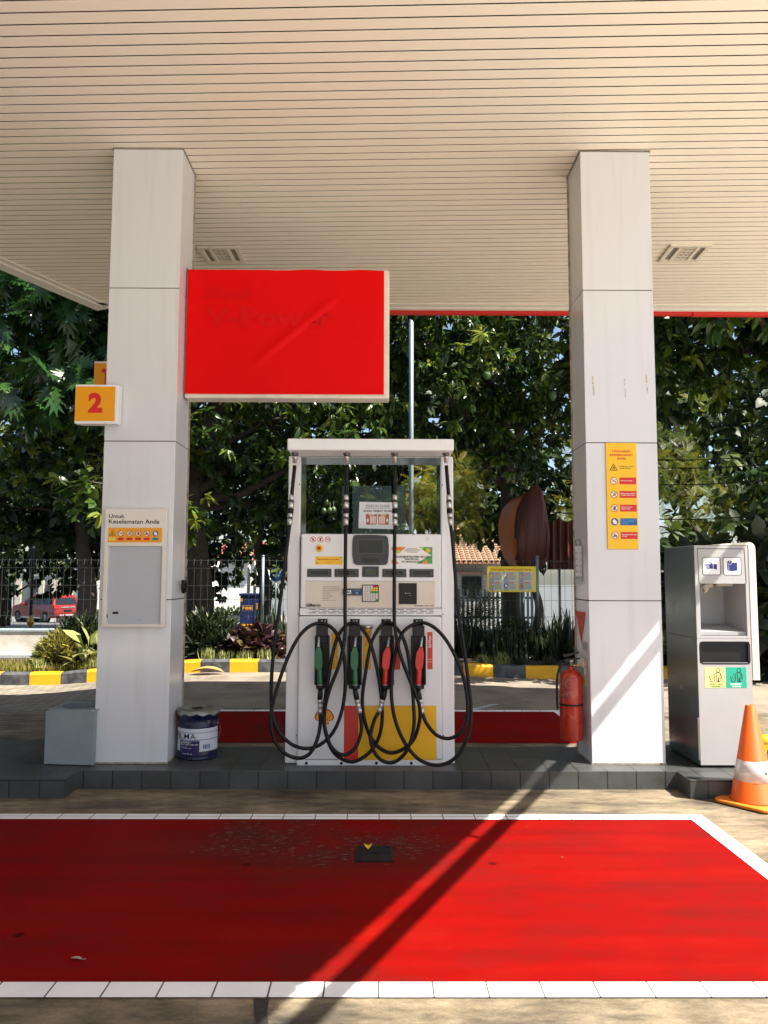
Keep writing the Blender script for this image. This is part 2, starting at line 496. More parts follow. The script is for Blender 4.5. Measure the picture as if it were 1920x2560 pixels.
    bp = N(nt, 'ShaderNodeBump', Strength=.25, Distance=.003); L(nt, n2.outputs['Fac'], bp.inputs['Height']); L(nt, bp.outputs[0], b.inputs['Normal'])
    return m


M_CONC = m_concrete()
M_ASPH = mat('lane_asphalt', (.26, .215, .160), .8, var=.95, vscale=1.6, col2=(.06, .055, .05), bump=.4, bscale=120)
M_PAVER = m_brick('lane_pavers', (.30, .255, .19), (.22, .19, .15), (.05, .045, .04), .21, .105, .008, .7, .5, rot=rad(32))
M_ROAD = mat('road_asphalt', (.10, .105, .105), .75, var=.5, vscale=.5, col2=(.06, .06, .06))
M_SOIL = mat('planter_soil', (.035, .026, .018), .95, var=.6, vscale=8, bump=.6)
M_REDFLOOR = m_redpaint()
M_BTILE = m_brick('white_border_tile', (.88, .90, .92), (.82, .84, .87), (.10, .09, .08), .195, .30, .0035, .3, 0.0, var=.10, bump=.3)
M_PTILE = m_brick('charcoal_platform_tile', (.070, .073, .073), (.052, .055, .056), (.018, .018, .017), .202, .202, .005, .22, 0.0, zfold=True, var=.4, shift=(.03, -.02))

# ---------------------------------------------------------------- the ground: one sheet out to the horizon
LANE_Y0, KERB_Y, WALL_Y = 8.62, 11.75, 13.5
xs = [-400, -120, -60, -30, -18, -12, -9] + [-7 + .5 * i for i in range(29)] + [9, 12, 18, 30, 60, 120, 400]
ys = [-400, -100, -30, -10, -4, 0, 2, 4, 6, 7.2] + [7.6 + .34 * i for i in range(3)] + [LANE_Y0] + [9 + .4 * i for i in range(7)] + [KERB_Y + .1, 12.6, 13.4, 14.2, 14.21, 15.4, 18, 22, 27, 33, 40, 50, 65, 90, 104.3, 200, 450]
mb = MB()
vs = [(x, y, ground_z(x, y)) for y in ys for x in xs]
nx = len(xs)
for j in range(len(ys) - 1):
    for i in range(nx - 1):
        a = j * nx + i
        yc = (ys[j] + ys[j + 1]) / 2; xc = (xs[i] + xs[i + 1]) / 2
        mi = 0 if yc < LANE_Y0 else ((2 if xc < -2.4 else 1) if yc < 12 else (4 if yc < 14.2 else 3))
        mb.f.append((a, a + 1, a + nx + 1, a + nx)); mb.m.append(mi); mb.sm.append(False)
mb.v = vs
tag(mb.build('ground', [M_CONC, M_ASPH, M_PAVER, M_ROAD, M_SOIL]), kind='structure')

M_BOUNCE = mat('bounce_concrete', (.60, .565, .52), .8, var=.4, vscale=1.1, col2=(.44, .41, .37), bump=.3)  # unseen pale ground, added to bounce sunlight up to the ceiling
mb = MB(); mb.quad((-6, -22, .004), (22, -22, .004), (22, 1.7, .004), (-6, 1.7, .004)); mb.quad((5.6, 1.7, .004), (22, 1.7, .004), (22, 9.5, .004), (5.6, 9.5, .004))
tag(mb.build('bounce_apron', M_BOUNCE), kind='structure')

# red painted bays and their white tile borders
BX1 = G(1729.7, 2052).x
FY0, FY1 = 2.896, 4.744
mb = MB(); mb.quad((-9, FY0, .004), (BX1, FY0, .004), (BX1, FY1, .004), (-9, FY1, .004))
tag(mb.build('red_bay_floor', M_REDFLOOR), kind='structure')
mb = MB(); z = .006
mb.quad((-9, FY0 - .1, z), (BX1 + .1, FY0 - .1, z), (BX1 + .1, FY0, z), (-9, FY0, z))
mb.quad((-9, FY1, z), (BX1 + .1, FY1, z), (BX1 + .1, FY1 + .1, z), (-9, FY1 + .1, z))
tag(mb.build('white_border_tiles', M_BTILE), kind='structure')
M_BTILE2 = m_brick('white_border_tile_side', (.88, .90, .92), (.82, .84, .87), (.10, .09, .08), .195, .30, .0035, .3, 0.0, var=.10, bump=.3, rot=rad(90), shift=(.02, 0))
mb = MB(); mb.quad((BX1, FY0, z), (BX1 + .1, FY0, z), (BX1 + .1, FY1, z), (BX1, FY1, z))
tag(mb.build('white_border_side', M_BTILE2), kind='structure')
RY0, RY1 = 6.86, 8.40
BX0 = -2.95
mb = MB(); mb.quad((BX0, RY0, .004), (BX1, RY0, .004), (BX1 - .0, RY1, .004), (BX0, RY1, .004))
tag(mb.build('red_rear_bay_floor', M_REDFLOOR), kind='structure')
mb = MB()
mb.quad((BX0, RY1, z), (BX1 + .1, RY1, z), (BX1 + .1, RY1 + .1, z), (BX0, RY1 + .1, z))
tag(mb.build('white_rear_border', M_BTILE), kind='structure')
mb = MB(); mb.quad((BX1, RY0, z), (BX1 + .1, RY0, z), (BX1 + .1, RY1, z), (BX1, RY1, z))
tag(mb.build('white_rear_border_side', M_BTILE2), kind='structure')
# worn pale arrow bar on the rear lane
a, b_, c, d = G(1160, 1774, .01), G(1183, 1774, .01), G(1248, 1753, .01), G(1226, 1753, .01)
mb = MB(); mb.quad(*[(p.x, p.y, ground_z(p.x, p.y) + .008) for p in (a, b_, c, d)])
tag(mb.build('lane_marking', mat('worn_marking', (.45, .50, .52), .7, var=.9, vscale=5, col2=(.06, .06, .06))), kind='structure')

# ---------------------------------------------------------------- pump platform (dog-bone island of dark tiles)
PZ = .125
pe0, pe1 = 5.41, 6.16
xl = G(186, 1932, PZ).x; xr = G(1694.7, 1930, PZ).x
poly = [(-5.2, 5.185), (xl, 5.185), (xl, pe0), (xr, pe0), (xr, 5.185), (4.3, 5.185), (4.3, 6.385), (xr, 6.385), (xr, pe1), (xl, pe1), (xl, 6.385), (-5.2, 6.385)]
mb = MB(); mb.prism(poly, (0, 0, -.02), (1, 0, 0), (0, 1, 0), (0, 0, PZ + .02))
tag(mb.build('platform', M_PTILE, bevel=.004, bseg=2), 'low charcoal tiled pump platform with wider ends under the dispenser and pillars', 'pump island')

# ---------------------------------------------------------------- canopy
CZ = P(360, 370, 5.6).z
LB = G(257.5, 759, CZ); LA = G(0, 646, CZ)                 # left edge of the ceiling
YB = LB.y                                                  # rear edge
YF = -2.6                                                   # front edge, above and behind the viewer
HB = CZ + .0
C1, C2 = G(898, 2458), G(1292, 2052)                       # where the right edge's shadow falls
slope_r = (C2.x - C1.x) / (C2.y - C1.y)
slope_l = (LB.x - LA.x) / (LB.y - LA.y)
BEAM_Z = 4.70


def x_right(y, off=0.0):     # outer edge of the right-hand gutter beam at height BEAM_Z
    p = C1 - SUN * BEAM_Z
    return p.x + slope_r * (y - p.y) + off


def x_left(y):
    return LB.x + slope_l * (y - LB.y)


ROOF_IN = -.148              # ceiling stops short of the beam: a slot lets a strip of sun through
M_CEIL = mat('ceiling_strip', (.89, .805, .675), .45, var=.12, vscale=1.4, col2=(.70, .67, .60))
M_GROOVE = mat('ceiling_groove', (.06, .05, .04), .8)
canopy = thing('canopy', 'wide flat station canopy with cream strip ceiling and red rear fascia', 'canopy', (0, 5, CZ))
ORG = (0, 5, CZ)
bm = bmesh.new()
pitch = .0955
ang = rad(2.0)
ca, sa = math.cos(ang), math.sin(ang)
prof = [(0, 0), (.081, 0), (.082, .002), (.082, .020), (.0945, .020), (.0945, .002), (pitch, 0)]
rows = []
w0 = YF - 1.2
nst = int((YB + 1.6 - w0) / pitch)
for k in range(nst):
    for (pv, pz) in prof[:-1]:
        rows.append((w0 + k * pitch + pv, pz))
vl = []
for (w, pz) in rows:
    # the strip direction is turned by `ang`: right end nearer the viewer
    pa = Vector((-9 * ca + w * sa, w * ca + 9 * sa, CZ + pz)); pb = Vector((12 * ca + w * sa, w * ca - 12 * sa, CZ + pz))
    vl.append((bm.verts.new(pa), bm.verts.new(pb)))
fk_ = 0
for (a0, a1), (b0, b1) in zip(vl, vl[1:]):
    f_ = bm.faces.new((a0, a1, b1, b0)); f_.material_index = 1 if fk_ % 6 in (2, 3, 4) else 0; fk_ += 1


def cut(bm, p, n):
    bmesh.ops.bisect_plane(bm, geom=bm.verts[:] + bm.edges[:] + bm.faces[:], plane_co=p, plane_no=n, clear_outer=True, dist=1e-6)


cut(bm, (0, YB, 0), (0, 1, 0)); cut(bm, (0, YF, 0), (0, -1, 0))
nl = Vector((-1, slope_l, 0)).normalized(); cut(bm, (LB.x, LB.y, 0), nl)
nr = Vector((1, -slope_r, 0)).normalized(); cut(bm, (x_right(5) + ROOF_IN, 5, 0), nr)
me = bpy.data.meshes.new('ceiling')
bm.transform(Matrix.Translation((-ORG[0], -ORG[1], -ORG[2]))); bm.to_mesh(me); bm.free()
me.materials.append(M_CEIL); me.materials.append(M_GROOVE)
ce = bpy.data.objects.new('ceiling', me); COL.objects.link(ce); ce.parent = canopy
# roof deck over the ceiling
M_ROOF = mat('roof_sheet', (.55, .54, .52), .5)
mb = MB()
zr0, zr1 = CZ + .05, CZ + .55
rp = [(x_left(YF), YF), (x_right(YF) + ROOF_IN, YF), (x_right(YB) + ROOF_IN, YB), (x_left(YB), YB)]
mb.prism(rp, (0, 0, zr0), (1, 0, 0), (0, 1, 0), (0, 0, zr1 - zr0))
mb.build('roof_deck', M_ROOF, canopy, ORG)
# cream edge trims (left edge: two-step profile) and rear trim
M_TRIM = mat('cream_trim', (.74, .70, .62), .45, var=.2, vscale=5, col2=(.5, .46, .4))
dl = Vector((LB.x - x_left(YF), LB.y - YF, 0)).normalized(); ln = Vector((-dl.y, dl.x, 0))
L0 = Vector((x_left(YF), YF, CZ)); Llen = (Vector((LB.x, LB.y, CZ)) - L0).length
mb = MB()
for (u0, u1, z0, z1) in ((-.045, .030, -.012, .03), (.036, .16, -.030, .14), (.16, .19, -.03, .6)):
    o = L0 + ln * u0
    mb.prism([(0, z0), (u1 - u0, z0), (u1 - u0, z1), (0, z1)], o, ln, (0, 0, 1), dl * (Llen + .1))
mb.build('left_edge_trim', M_TRIM, canopy, ORG)
mb = MB()
xa, xb = LB.x - .05, x_right(YB) + ROOF_IN - .02
mb.box(xa, xb, YB - .06, YB + .03, CZ - .012, CZ + .03)
mb.box(xa, xb, YB + .034, YB + .09, CZ - .035, CZ + .14)
mb.build('rear_edge_trim', M_TRIM, canopy, ORG)
M_REDF = mat('red_fascia', (.62, .02, .012), .4, var=.15, vscale=2)
mb = MB()
x = xa + .10; k = 0
wl = [4.15, 1.85, 1.9, 2.0, 2.4]
for w in [3.0] + wl:
    x1 = min(x + w, xb + .3)
    mb.box(x, x1 - .012, YB + .10, YB + .17, CZ - .075 + .006 * (k % 2), CZ + .62); x = x1; k += 1
mb.build('red_fascia', M_REDF, canopy, ORG)
# gutter beam along the right edge, standing off the ceiling on short brackets
dr = Vector((slope_r, 1, 0)).normalized(); rn = Vector((dr.y, -dr.x, 0))
R0 = Vector((x_right(YF), YF, BEAM_Z)); Rlen = (YB - YF) / dr.y
bw = .058 * dr.y
mb = MB()
mb.prism([(-bw, 0), (0, 0), (0, .07), (-bw, .07)], R0, rn, (0, 0, 1), dr * Rlen)
for q in (.9, 2.35, 4.1, 6.2, 8.0):
    o = R0 + dr * q
    mb.prism([(-bw - .085, .03), (-bw, .03), (-bw, .06), (-bw - .085, .06)], o, rn, (0, 0, 1), dr * .03)
mb.build('gutter_beam', M_TRIM, canopy, ORG)
mb = MB()
mb.box(x_left(YF), x_right(YF) + ROOF_IN, YF - .08, YF - .01, CZ - .05, CZ + .6)
mb.build('front_fascia', M_REDF, canopy, ORG)

# recessed light fittings in the ceiling
M_FIT = mat('fitting_cream', (.74, .68, .56), .45, var=.2, vscale=12)
M_LOUV = mat('fitting_louvre', (.66, .61, .50), .35, var=.3, vscale=20)


def ceiling_light(cx, cy, label):
    t = thing('ceiling_light', label, 'light fitting', (cx, cy, CZ), -ang, 'square light fittings in the canopy ceiling')
    w = .205
    mb = MB()
    for (x0, x1, y0, y1) in ((-w, w, -w, -w + .045), (-w, w, w - .045, w), (-w, -w + .045, -w + .045, w - .045), (w - .045, w, -w + .045, w - .045),
                             (-w + .10, -w + .135, -w + .045, w - .045), (w - .135, w - .10, -w + .045, w - .045)):
        mb.box(x0, x1, y0, y1, -.022, -.001)
    mb.build('frame', M_FIT, t, bevel=.003)
    mb = MB()
    for i in range(5):
        y = -w + .075 + i * .062
        mb.box(-.07, .07, y, y + .022, -.016, -.003)
    for i in range(3):
        x = -.05 + i * .045
        mb.box(x, x + .008, -w + .05, w - .05, -.014, -.004)
    mb.build('louvre', M_LOUV, t)
    mb = MB(); mb.box(-w + .047, w - .047, -w + .047, w - .047, -.003, -.0012)
    mb.build('diffuser', mat('fitting_back', (.24, .22, .18), .5), t)


p = G(1711, 631, CZ); ceiling_light(p.x, p.y, 'cream square ceiling light fitting right of the right pillar')
p = G(551, 625, CZ); ceiling_light(p.x, p.y + .1, 'cream square ceiling light fitting partly hidden above the blank red sign')

# ---------------------------------------------------------------- pillars
CY0, CY1 = 5.60, 6.01


def pillar(x0, x1, label, inner):
    t = thing('pillar', label, 'pillar', ((x0 + x1) / 2, (CY0 + CY1) / 2, PZ), 0, 'white clad pillars carrying the canopy')
    org = t.location
    seams = [1.297, 2.469, 3.641]
    zz = [PZ] + seams + [CZ]
    for a0, a1 in zip(zz, zz[1:]):
        mb = MB(); g = .003
        mb.box(x0, x1, CY0, CY1, a0 + (g if a0 > PZ else 0), a1 - (g if a1 < CZ else 0))
        mb.build('cladding_panel', M_CLAD, t, org, bevel=.004)
    mb = MB(); mb.box(x0 + .006, x1 - .006, CY0 + .006, CY1 - .006, PZ + .01, CZ - .01)
    mb.build('core', M_SEAM, t, org)
    xi = x1 if inner > 0 else x0                    # corner bead on the inner rear edge, and a grimy sealant line at foot and head
    mb = MB()
    mb.box(xi - .002 if inner > 0 else xi - .012, xi + .012 if inner > 0 else xi + .002, CY1 - .045, CY1 - .035, PZ + .002, CZ - .002)
    mb.box(x0 - .004, x1 + .004, CY0 - .004, CY1 + .004, PZ, PZ + .011)
    mb.build('sealant', mat('grimy_sealant', (.36, .31, .24), .7, var=1.0, vscale=22, col2=(.05, .045, .035)), t, org)
    mb = MB()
    mb.box(x0 - .006, x1 + .006, CY0 - .006, CY1 + .006, CZ - .012, CZ - .001)
    mb.build('head_trim', mat('head_trim_grime', (.25, .22, .18), .7, var=.8, vscale=14, col2=(.05, .045, .04)), t, org)
    return t


LX0, LX1 = P(233, 1910, CY0).x, P(418, 1910, CY0).x
RX0, RX1 = P(1480, 1910, CY0).x, P(1665, 1910, CY0).x
pil_l = pillar(LX0, LX1, 'white clad pillar on the left carrying the notice board and number sign', 1)
pil_r = pillar(RX0, RX1, 'white clad pillar on the right carrying the yellow safety sign and extinguisher', -1)
# scuffs on the right pillar
art = Art.front(1555, 965, CY0, .0012)
M_SCUFF = mat('pillar_scuff', (.42, .36, .31), .6, var=.9, vscale=60, col2=(.78, .76, .74))
for (a, b0, b1, w) in ((1482, 942, 960, 4), (1483.5, 967, 988, 4), (1561, 947, 962, 3), (1562.5, 972, 992, 3), (1616, 937, 957, 4), (1618, 966, 982, 3.5)):
    art.line([(a, b0), (a + .6, b1)], w, M_SCUFF)
o = art.build('tape_marks', pil_r, pil_r.location)
# ================================================================ pictograms
M_PROH = mat('prohibition_red', (.42, .03, .015), .5)


def picto(art, kind, a, b, r, lay=1, red=None):
    red = red or M_PROH
    if kind == 'flame':
        art.poly([(a, b - r * 1.05), (a + r * 1.1, b + r * .85), (a - r * 1.1, b + r * .85)], M_INK, lay)
        art.poly([(a, b - r * .72), (a + r * .8, b + r * .68), (a - r * .8, b + r * .68)], M_YEL, lay + 1)
        art.poly([(a, b - r * .42), (a + r * .16, b - r * .05), (a + r * .28, b + r * .05), (a + r * .38, b + r * .3), (a + r * .2, b + r * .58), (a - r * .22, b + r * .58), (a - r * .38, b + r * .28), (a - r * .14, b + r * .02)], M_INK, lay + 2)
        art.poly([(a, b + r * .12), (a + r * .14, b + r * .38), (a, b + r * .55), (a - r * .14, b + r * .4)], M_YEL, lay + 3)
        return
    if kind == 'hand':
        art.disc(a, b, r, M_BLUE, lay)
        art.poly([(a - r * .15, b - r * .72), (a + r * .18, b - r * .45), (a + r * .55, b - r * .1), (a + r * .6, b + r * .6), (a - r * .35, b + r * .6), (a - r * .38, b + r * .2), (a - r * .62, b + r * .1), (a - r * .5, b - r * .3)], M_WINK, lay + 1)
        return
    art.disc(a, b, r, red, lay); art.disc(a, b, r * .82, M_WINK, lay + 1)
    if kind == 'smoke':
        art.rect(a - r * .55, b - r * .02, a + r * .62, b + r * .16, M_INK, lay + 2)
        art.line([(a + r * .15, b - r * .5), (a + r * .35, b - r * .3), (a + r * .58, b - r * .25)], r * .12, M_INK, lay + 2)
    elif kind == 'engine':
        art.ring(a + r * .28, b - r * .28, r * .16, r * .34, M_INK, lay + 2, 14)
        art.line([(a + r * .1, b - r * .08), (a - r * .45, b + r * .45)], r * .2, M_INK, lay + 2)
        art.line([(a - r * .2, b + r * .2), (a + r * .0, b + r * .42)], r * .18, M_INK, lay + 2)
    elif kind == 'phone':
        art.poly([(a - r * .05, b - r * .55), (a + r * .45, b - r * .35), (a + r * .1, b + r * .6), (a - r * .42, b + r * .38)], M_INK, lay + 2)
        art.line([(a + r * .35, b - r * .3), (a + r * .5, b - r * .62)], r * .12, M_INK, lay + 2)
    elif kind == 'moto':
        art.disc(a - r * .34, b + r * .32, r * .2, M_INK, lay + 2, 12); art.disc(a + r * .36, b + r * .32, r * .2, M_INK, lay + 2, 12)
        art.poly([(a - r * .5, b + r * .1), (a - r * .1, b - r * .05), (a + r * .15, b - r * .2), (a + r * .5, b - r * .1), (a + r * .4, b + r * .3), (a - r * .3, b + r * .34)], M_INK, lay + 2)
        art.disc(a - r * .02, b - r * .4, r * .16, M_INK, lay + 2, 10)
    elif kind == 'fire':
        art.poly([(a, b - r * .6), (a + r * .3, b - r * .05), (a + r * .32, b + r * .45), (a - r * .32, b + r * .45), (a - r * .3, b)], M_INK, lay + 2)
    k = r * .66
    art.line([(a - k, b - k), (a + k, b + k)], r * .16, red, lay + 3)


# ================================================================ fuel dispenser
DY = 5.555                         # plane of the front panels
DC = P(925, 1915, DY)
disp = thing('fuel_dispenser', 'white four hose fuel dispenser with overhead beam between the two pillars', 'fuel pump', (DC.x, 5.78, PZ))
DO = disp.location.copy()


def X(px, py=1500, Y=DY): return P(px, py, Y).x
def Z(py, px=925, Y=DY): return P(px, py, Y).z


M_PUMP = mat('pump_white', (.745, .755, .775), .28, spec=.5, var=.12, vscale=3.0, col2=(.62, .60, .58))
M_PUMPD = mat('pump_lower_door', (.74, .76, .79), .3, spec=.5, var=.30, vscale=3.0, col2=(.56, .55, .54))
M_PUMPCREAM = mat('pump_cream_panel', (.66, .60, .51), .4, var=.15, vscale=4)
# side pillars
zb = Z(1912)
px_l0, px_l1 = X(713, 1700, 5.6), X(752, 1700, 5.6)
px_l0, px_l1 = P(722, 1142, 5.6).x, P(752.3, 1142, 5.6).x
px_r0, px_r1 = P(1102.5, 1142, 5.6).x, P(1133, 1142, 5.6).x
BZ0 = P(925, 1126, 5.35).z; BZ1 = P(925, 1096.5, 5.35).z
for (a, b) in ((px_l0, px_l1), (px_r0, px_r1)):
    mb = MB(); mb.box(a, b, 5.60, 6.0, PZ + .004, BZ0 - .002)
    mb.build('side_post', M_PUMP, disp, DO, bevel=.008)
    for (zz) in (Z(1211, 745, 5.6), Z(1535, 745, 5.6), Z(1838, 745, 5.6)):
        xx = (b - .008) if a < -.3 else (a + .010)
        mb = MB(); mb.cyl((xx, 5.599, zz), (xx, 5.5965, zz), .0045, n=8); mb.build('cover_screw', M_BLACK, disp, DO)
# shiny inner lining of the see-through opening
M_LINING = mat('polished_lining', (.42, .47, .47), .12, metal=.9, var=.4, vscale=8, col2=(.16, .2, .2))
zo = Z(1334.6)
mb = MB()
mb.box(px_l1 + .0005, px_l1 + .004, 5.612, 5.99, zo - .02, BZ0 - .004)
mb.box(px_r0 - .004, px_r0 - .0005, 5.612, 5.99, zo - .02, BZ0 - .004)
mb.box(px_l1 + .005, px_r0 - .005, 5.615, 5.99, BZ0 - .010, BZ0 - .004)
mb.build('lining', M_LINING, disp, DO)
# top beam with bevelled ends
bx0, bx1 = P(718, 1111, 5.35).x, P(1135, 1111, 5.35).x
mb = MB(); mb.box(bx0, bx1, 5.35, 6.05, BZ0, BZ1)
mb.build('top_beam', M_PUMP, disp, DO, bevel=.01)
# head cabinet
hx0, hx1 = X(751.5, 1420), X(1103, 1420)
hz1, hz0 = Z(1334.6), Z(1520.5)
mb = MB(); mb.box(hx0, hx1, DY, 5.99, hz0, hz1)
mb.build('head_cabinet', M_PUMP, disp, DO, bevel=.014, bseg=3)
mb = MB(); mb.box(hx0 - .003, hx1 + .003, DY + .004, 5.98, Z(1538.6), hz0 - .0015)
mb.build('vent_strip', M_PUMP, disp, DO, bevel=.003)
mb = MB(); mb.box(hx0 + .004, hx1 - .004, DY + .02, 5.97, Z(1540.4), Z(1538.8))
mb.build('shadow_gap', M_BLACK, disp, DO)
# lower door, plinth and body behind
lx0, lx1 = X(745, 1720), X(1104.5, 1720)
mb = MB(); mb.box(lx0, lx1, DY, 5.99, Z(1899.5), Z(1540.6))
mb.build('lower_door', M_PUMPD, disp, DO, bevel=.012, bseg=3)
mb = MB(); mb.box(lx0 - .002, lx1 + .002, DY - .004, 5.98, PZ + .001, Z(1900.5))
mb.build('plinth', M_PUMP, disp, DO, bevel=.003)
for px in (766, 853.5, 941, 1028):
    mb = MB(); c = P(px, 1907.5, DY); mb.cyl((c.x, DY - .0042, c.z), (c.x, DY - .0075, c.z), .0105, n=14)
    mb.build('plinth_bolt', M_BLACK, disp, DO)

# --- artwork and fittings of the head (photo pixels on the panel plane)
art = Art.front(927, 1430, DY, .0008)
for a in (782, 800.3, 819):
    pass
for kind, a in (('fire', 782), ('phone', 800.3), ('smoke', 819)):
    picto(art, kind, a, 1348.6, 7.4, 0, M_REDINK)
art.rect(1065, 1343, 1072.5, 1350.5, mat('old_sticker', (.60, .55, .42), .6), 0)
art.rect(1067, 1345, 1070.5, 1348.5, M_PUMP, 1)
# journey sticker
art.rect(787.6, 1391.5, 856, 1412, M_YEL, 0)
art.text('TEMAN PERJALANAN ANDA', 791, 1397, 848, 1401.5, M_REDINK, 1, .03)
art.rect(792, 1393.4, 796, 1394.6, M_ORANGE_TXT, 1); art.rect(849, 1393, 851.5, 1395, M_INK, 1); art.rect(791.5, 1406, 794.5, 1409, M_INK, 1)
art.line([(812, 1405), (838, 1405)], .6, M_ORANGE_TXT, 1); art.line([(812, 1407.4), (830, 1407.4)], .6, M_ORANGE_TXT, 1)
# metrology sticker
a0, b0, a1, b1 = 979, 1367, 1081, 1409
M_STO = mat('sticker_orange', (.72, .22, .02), .45); M_STG = mat('sticker_green', (.05, .33, .08), .45); M_STL = mat('sticker_lime', (.45, .60, .05), .45)
art.rect(a0, b0, a1, b1, M_WINK, 0)
art.poly([(a0, b0), (a0 + 36, b0), (a0 + 20, b0 + 15), (a0, b0 + 8)], M_STO, 1)
art.poly([(a0 + 14, b0 + 8), (a0 + 26, b0 + 8), (a0 + 20, b0 + 16), (a0 + 8, b0 + 16)], M_STL, 2)
art.poly([(a1, b0), (a1 - 33, b0), (a1 - 15, b0 + 14), (a1, b0 + 22)], M_STG, 1)
art.poly([(a1 - 30, b0 + 1), (a1 - 22, b0 + 1), (a1 - 24, b0 + 9)], M_STL, 2)
art.poly([(a1, b1), (a1 - 40, b1), (a1 - 18, b1 - 14), (a1, b1 - 22)], M_STG, 1)
art.poly([(a1 - 28, b1), (a1 - 14, b1 - 11), (a1 - 12, b1)], M_STO, 2)
art.poly([(a0, b1), (a0 + 20, b1), (a0 + 8, b1 - 10), (a0, b1 - 10)], M_STO, 1)
art.disc(a1 - 11, b0 + 9, 6, mat('sticker_gold', (.75, .48, .05), .4), 3, 18); art.ring(a1 - 11, b0 + 9, 4, 4.7, M_STO, 4, 18)
art.text('L', a1 - 13, b0 + 6, a1 - 9.5, b0 + 12, M_STO, 5)
for k, w in enumerate((26, 40, 36, 24)):
    art.line([(1030 - w / 2, b0 + 4 + k * 3), (1030 + w / 2, b0 + 4 + k * 3)], .9, M_INK, 3)
art.text('TANDA UKUR BBM INI TELAH DITERA / TERA ULANG', 982, 1389, 1074, 1394.2, M_INK, 4, .035)
art.text('TAHUN 2020 OLEH', 1011, 1395.4, 1046, 1400, M_INK, 4, .035)
art.text('UPT. METROLOGI LEGAL', 1003.5, 1402, 1056, 1406.4, M_INK, 4, .035)
# cream lower panel with instructions and writing
art.rect(763.5, 1453.5, 1087, 1519, M_PUMPCREAM, 0)
art.rect(764, 1452, 1087, 1453.2, M_GREY, 0)
art.text('Gilbarco', 766, 1508.6, 802.5, 1516.8, M_INK, 1, .05, shear=.25)
art.text('Cara & Cuma Keterangan', 808, 1466, 846, 1469, M_INK, 1, .03)
for k, w in enumerate((44, 40, 30, 18, 24, 24, 16, 34)):
    art.line([(807, 1472 + k * 4.1), (807 + w, 1472 + k * 4.1)], .85, M_DGREY, 1)
art.text('ISI MAKSIMAL 10.087 TL 0000', 1036.5, 1512.5, 1084, 1515.6, M_INK, 1, .04)
art.build('panel_print', disp, DO)

# main display: dark rounded bezel with two windows
art = Art.front(925, 1375, DY, .0008)
bez = [(884, 1339.5), (890, 1337.6), (930, 1336.4), (965, 1339), (970, 1345), (972.2, 1365), (972, 1385), (969.5, 1407), (964, 1412.3), (925, 1413), (890, 1412.3), (884, 1407), (881, 1385), (881.2, 1358), (882.5, 1345)]
mb = MB(); kx = art.ua.x; kz = -art.ub.z
mb.prism([(a * kx, -b * kz) for a, b in bez], art.o, (1, 0, 0), (0, 0, 1), (0, -.012, 0))
dsp = mb.build('main_display', M_DGREY, disp, DO, bevel=.003)
d = Art.front(925, 1375, DY, .0132)
d.rect(895.5, 1349, 958, 1384, mat('lcd_rim', (.10, .11, .12), .4), 0); d.rect(896.6, 1350, 957, 1383, M_LCD, 1)
d.rect(904.5, 1395.2, 948, 1406.5, M_LCD, 0)
d.text('JUMLAH HARGA', 903, 1342.6, 949, 1346.6, M_INK, 0, .03)
d.text('Rp', 887.5, 1355.5, 893, 1360.5, M_INK, 0, .03); d.text('L', 959.3, 1374, 961.5, 1378.5, M_INK, 0, .03)
d.text('DIKELUARKAN', 906.5, 1385.2, 946, 1389.4, M_INK, 0, .03)
d.text('Rp/L', 950, 1397.5, 961, 1402, M_INK, 0); d.text('Harga', 918, 1407.7, 935, 1410.6, M_INK, 0)
d.build('display_window', disp, DO)
# four price displays and the middle controller
for (a0, a1) in ((768, 829), (836.3, 897.2), (955.8, 1016), (1023.7, 1084)):
    mb = MB(); q = Art.front(925, 1430, DY, .0)
    x0, x1 = X(a0, 1432), X(a1, 1432); z0, z1 = Z(1442.8), Z(1422.3)
    mb.box(x0, x1, DY - .007, DY - .0005, z0, z1)
    pd = mb.build('price_display', M_DGREY, disp, DO, bevel=.002)
    q = Art.front(925, 1430, DY, .0078)
    q.rect(a0 + 7.5, 1425.8, a1 - 7.5, 1438.6, mat('lcd_rim', (.10, .11, .12), .4), 0); q.rect(a0 + 8.2, 1426.6, a1 - 8.2, 1438, M_LCD, 1)
    q.text('Rp', a0 + 2, 1430, a0 + 6, 1433.5, M_INK, 0)
    q.build('price_window', disp, DO)
mb = MB(); mb.box(X(905.6, 1430), X(947.2, 1430), DY - .010, DY - .0005, Z(1442.6), Z(1416.2))
mb.build('controller', M_DGREY, disp, DO, bevel=.002)
q = Art.front(925, 1430, DY, .0108)
q.rect(917, 1424, 937.5, 1436, mat('lcd_rim', (.10, .11, .12), .4), 0); q.rect(917.8, 1424.8, 936.8, 1435.2, mat('lcd_green', (.05, .06, .035), .15), 1)
for i in range(4):
    for a in (909, 940): q.rect(a, 1422 + i * 4.2, a + 4.4, 1424 + i * 4.2, M_BLACK, 0)
q.build('controller_key', disp, DO)
# emergency stop button
c = P(799, 1370.5, DY)
mb = MB(); mb.lathe([(.0265, 0), (.0265, .008), (.024, .012), (.018, .013)], (c.x, DY, c.z), axis=(0, -1, 0), n=24)
mb.build('emergency_stop', M_YEL, disp, DO)
mb = MB(); mb.lathe([(.011, .012), (.013, .022), (.011, .027), (.0001, .028)], (c.x, DY, c.z), axis=(0, -1, 0), n=20)
mb.build('stop_button', M_REDINK, disp, DO)
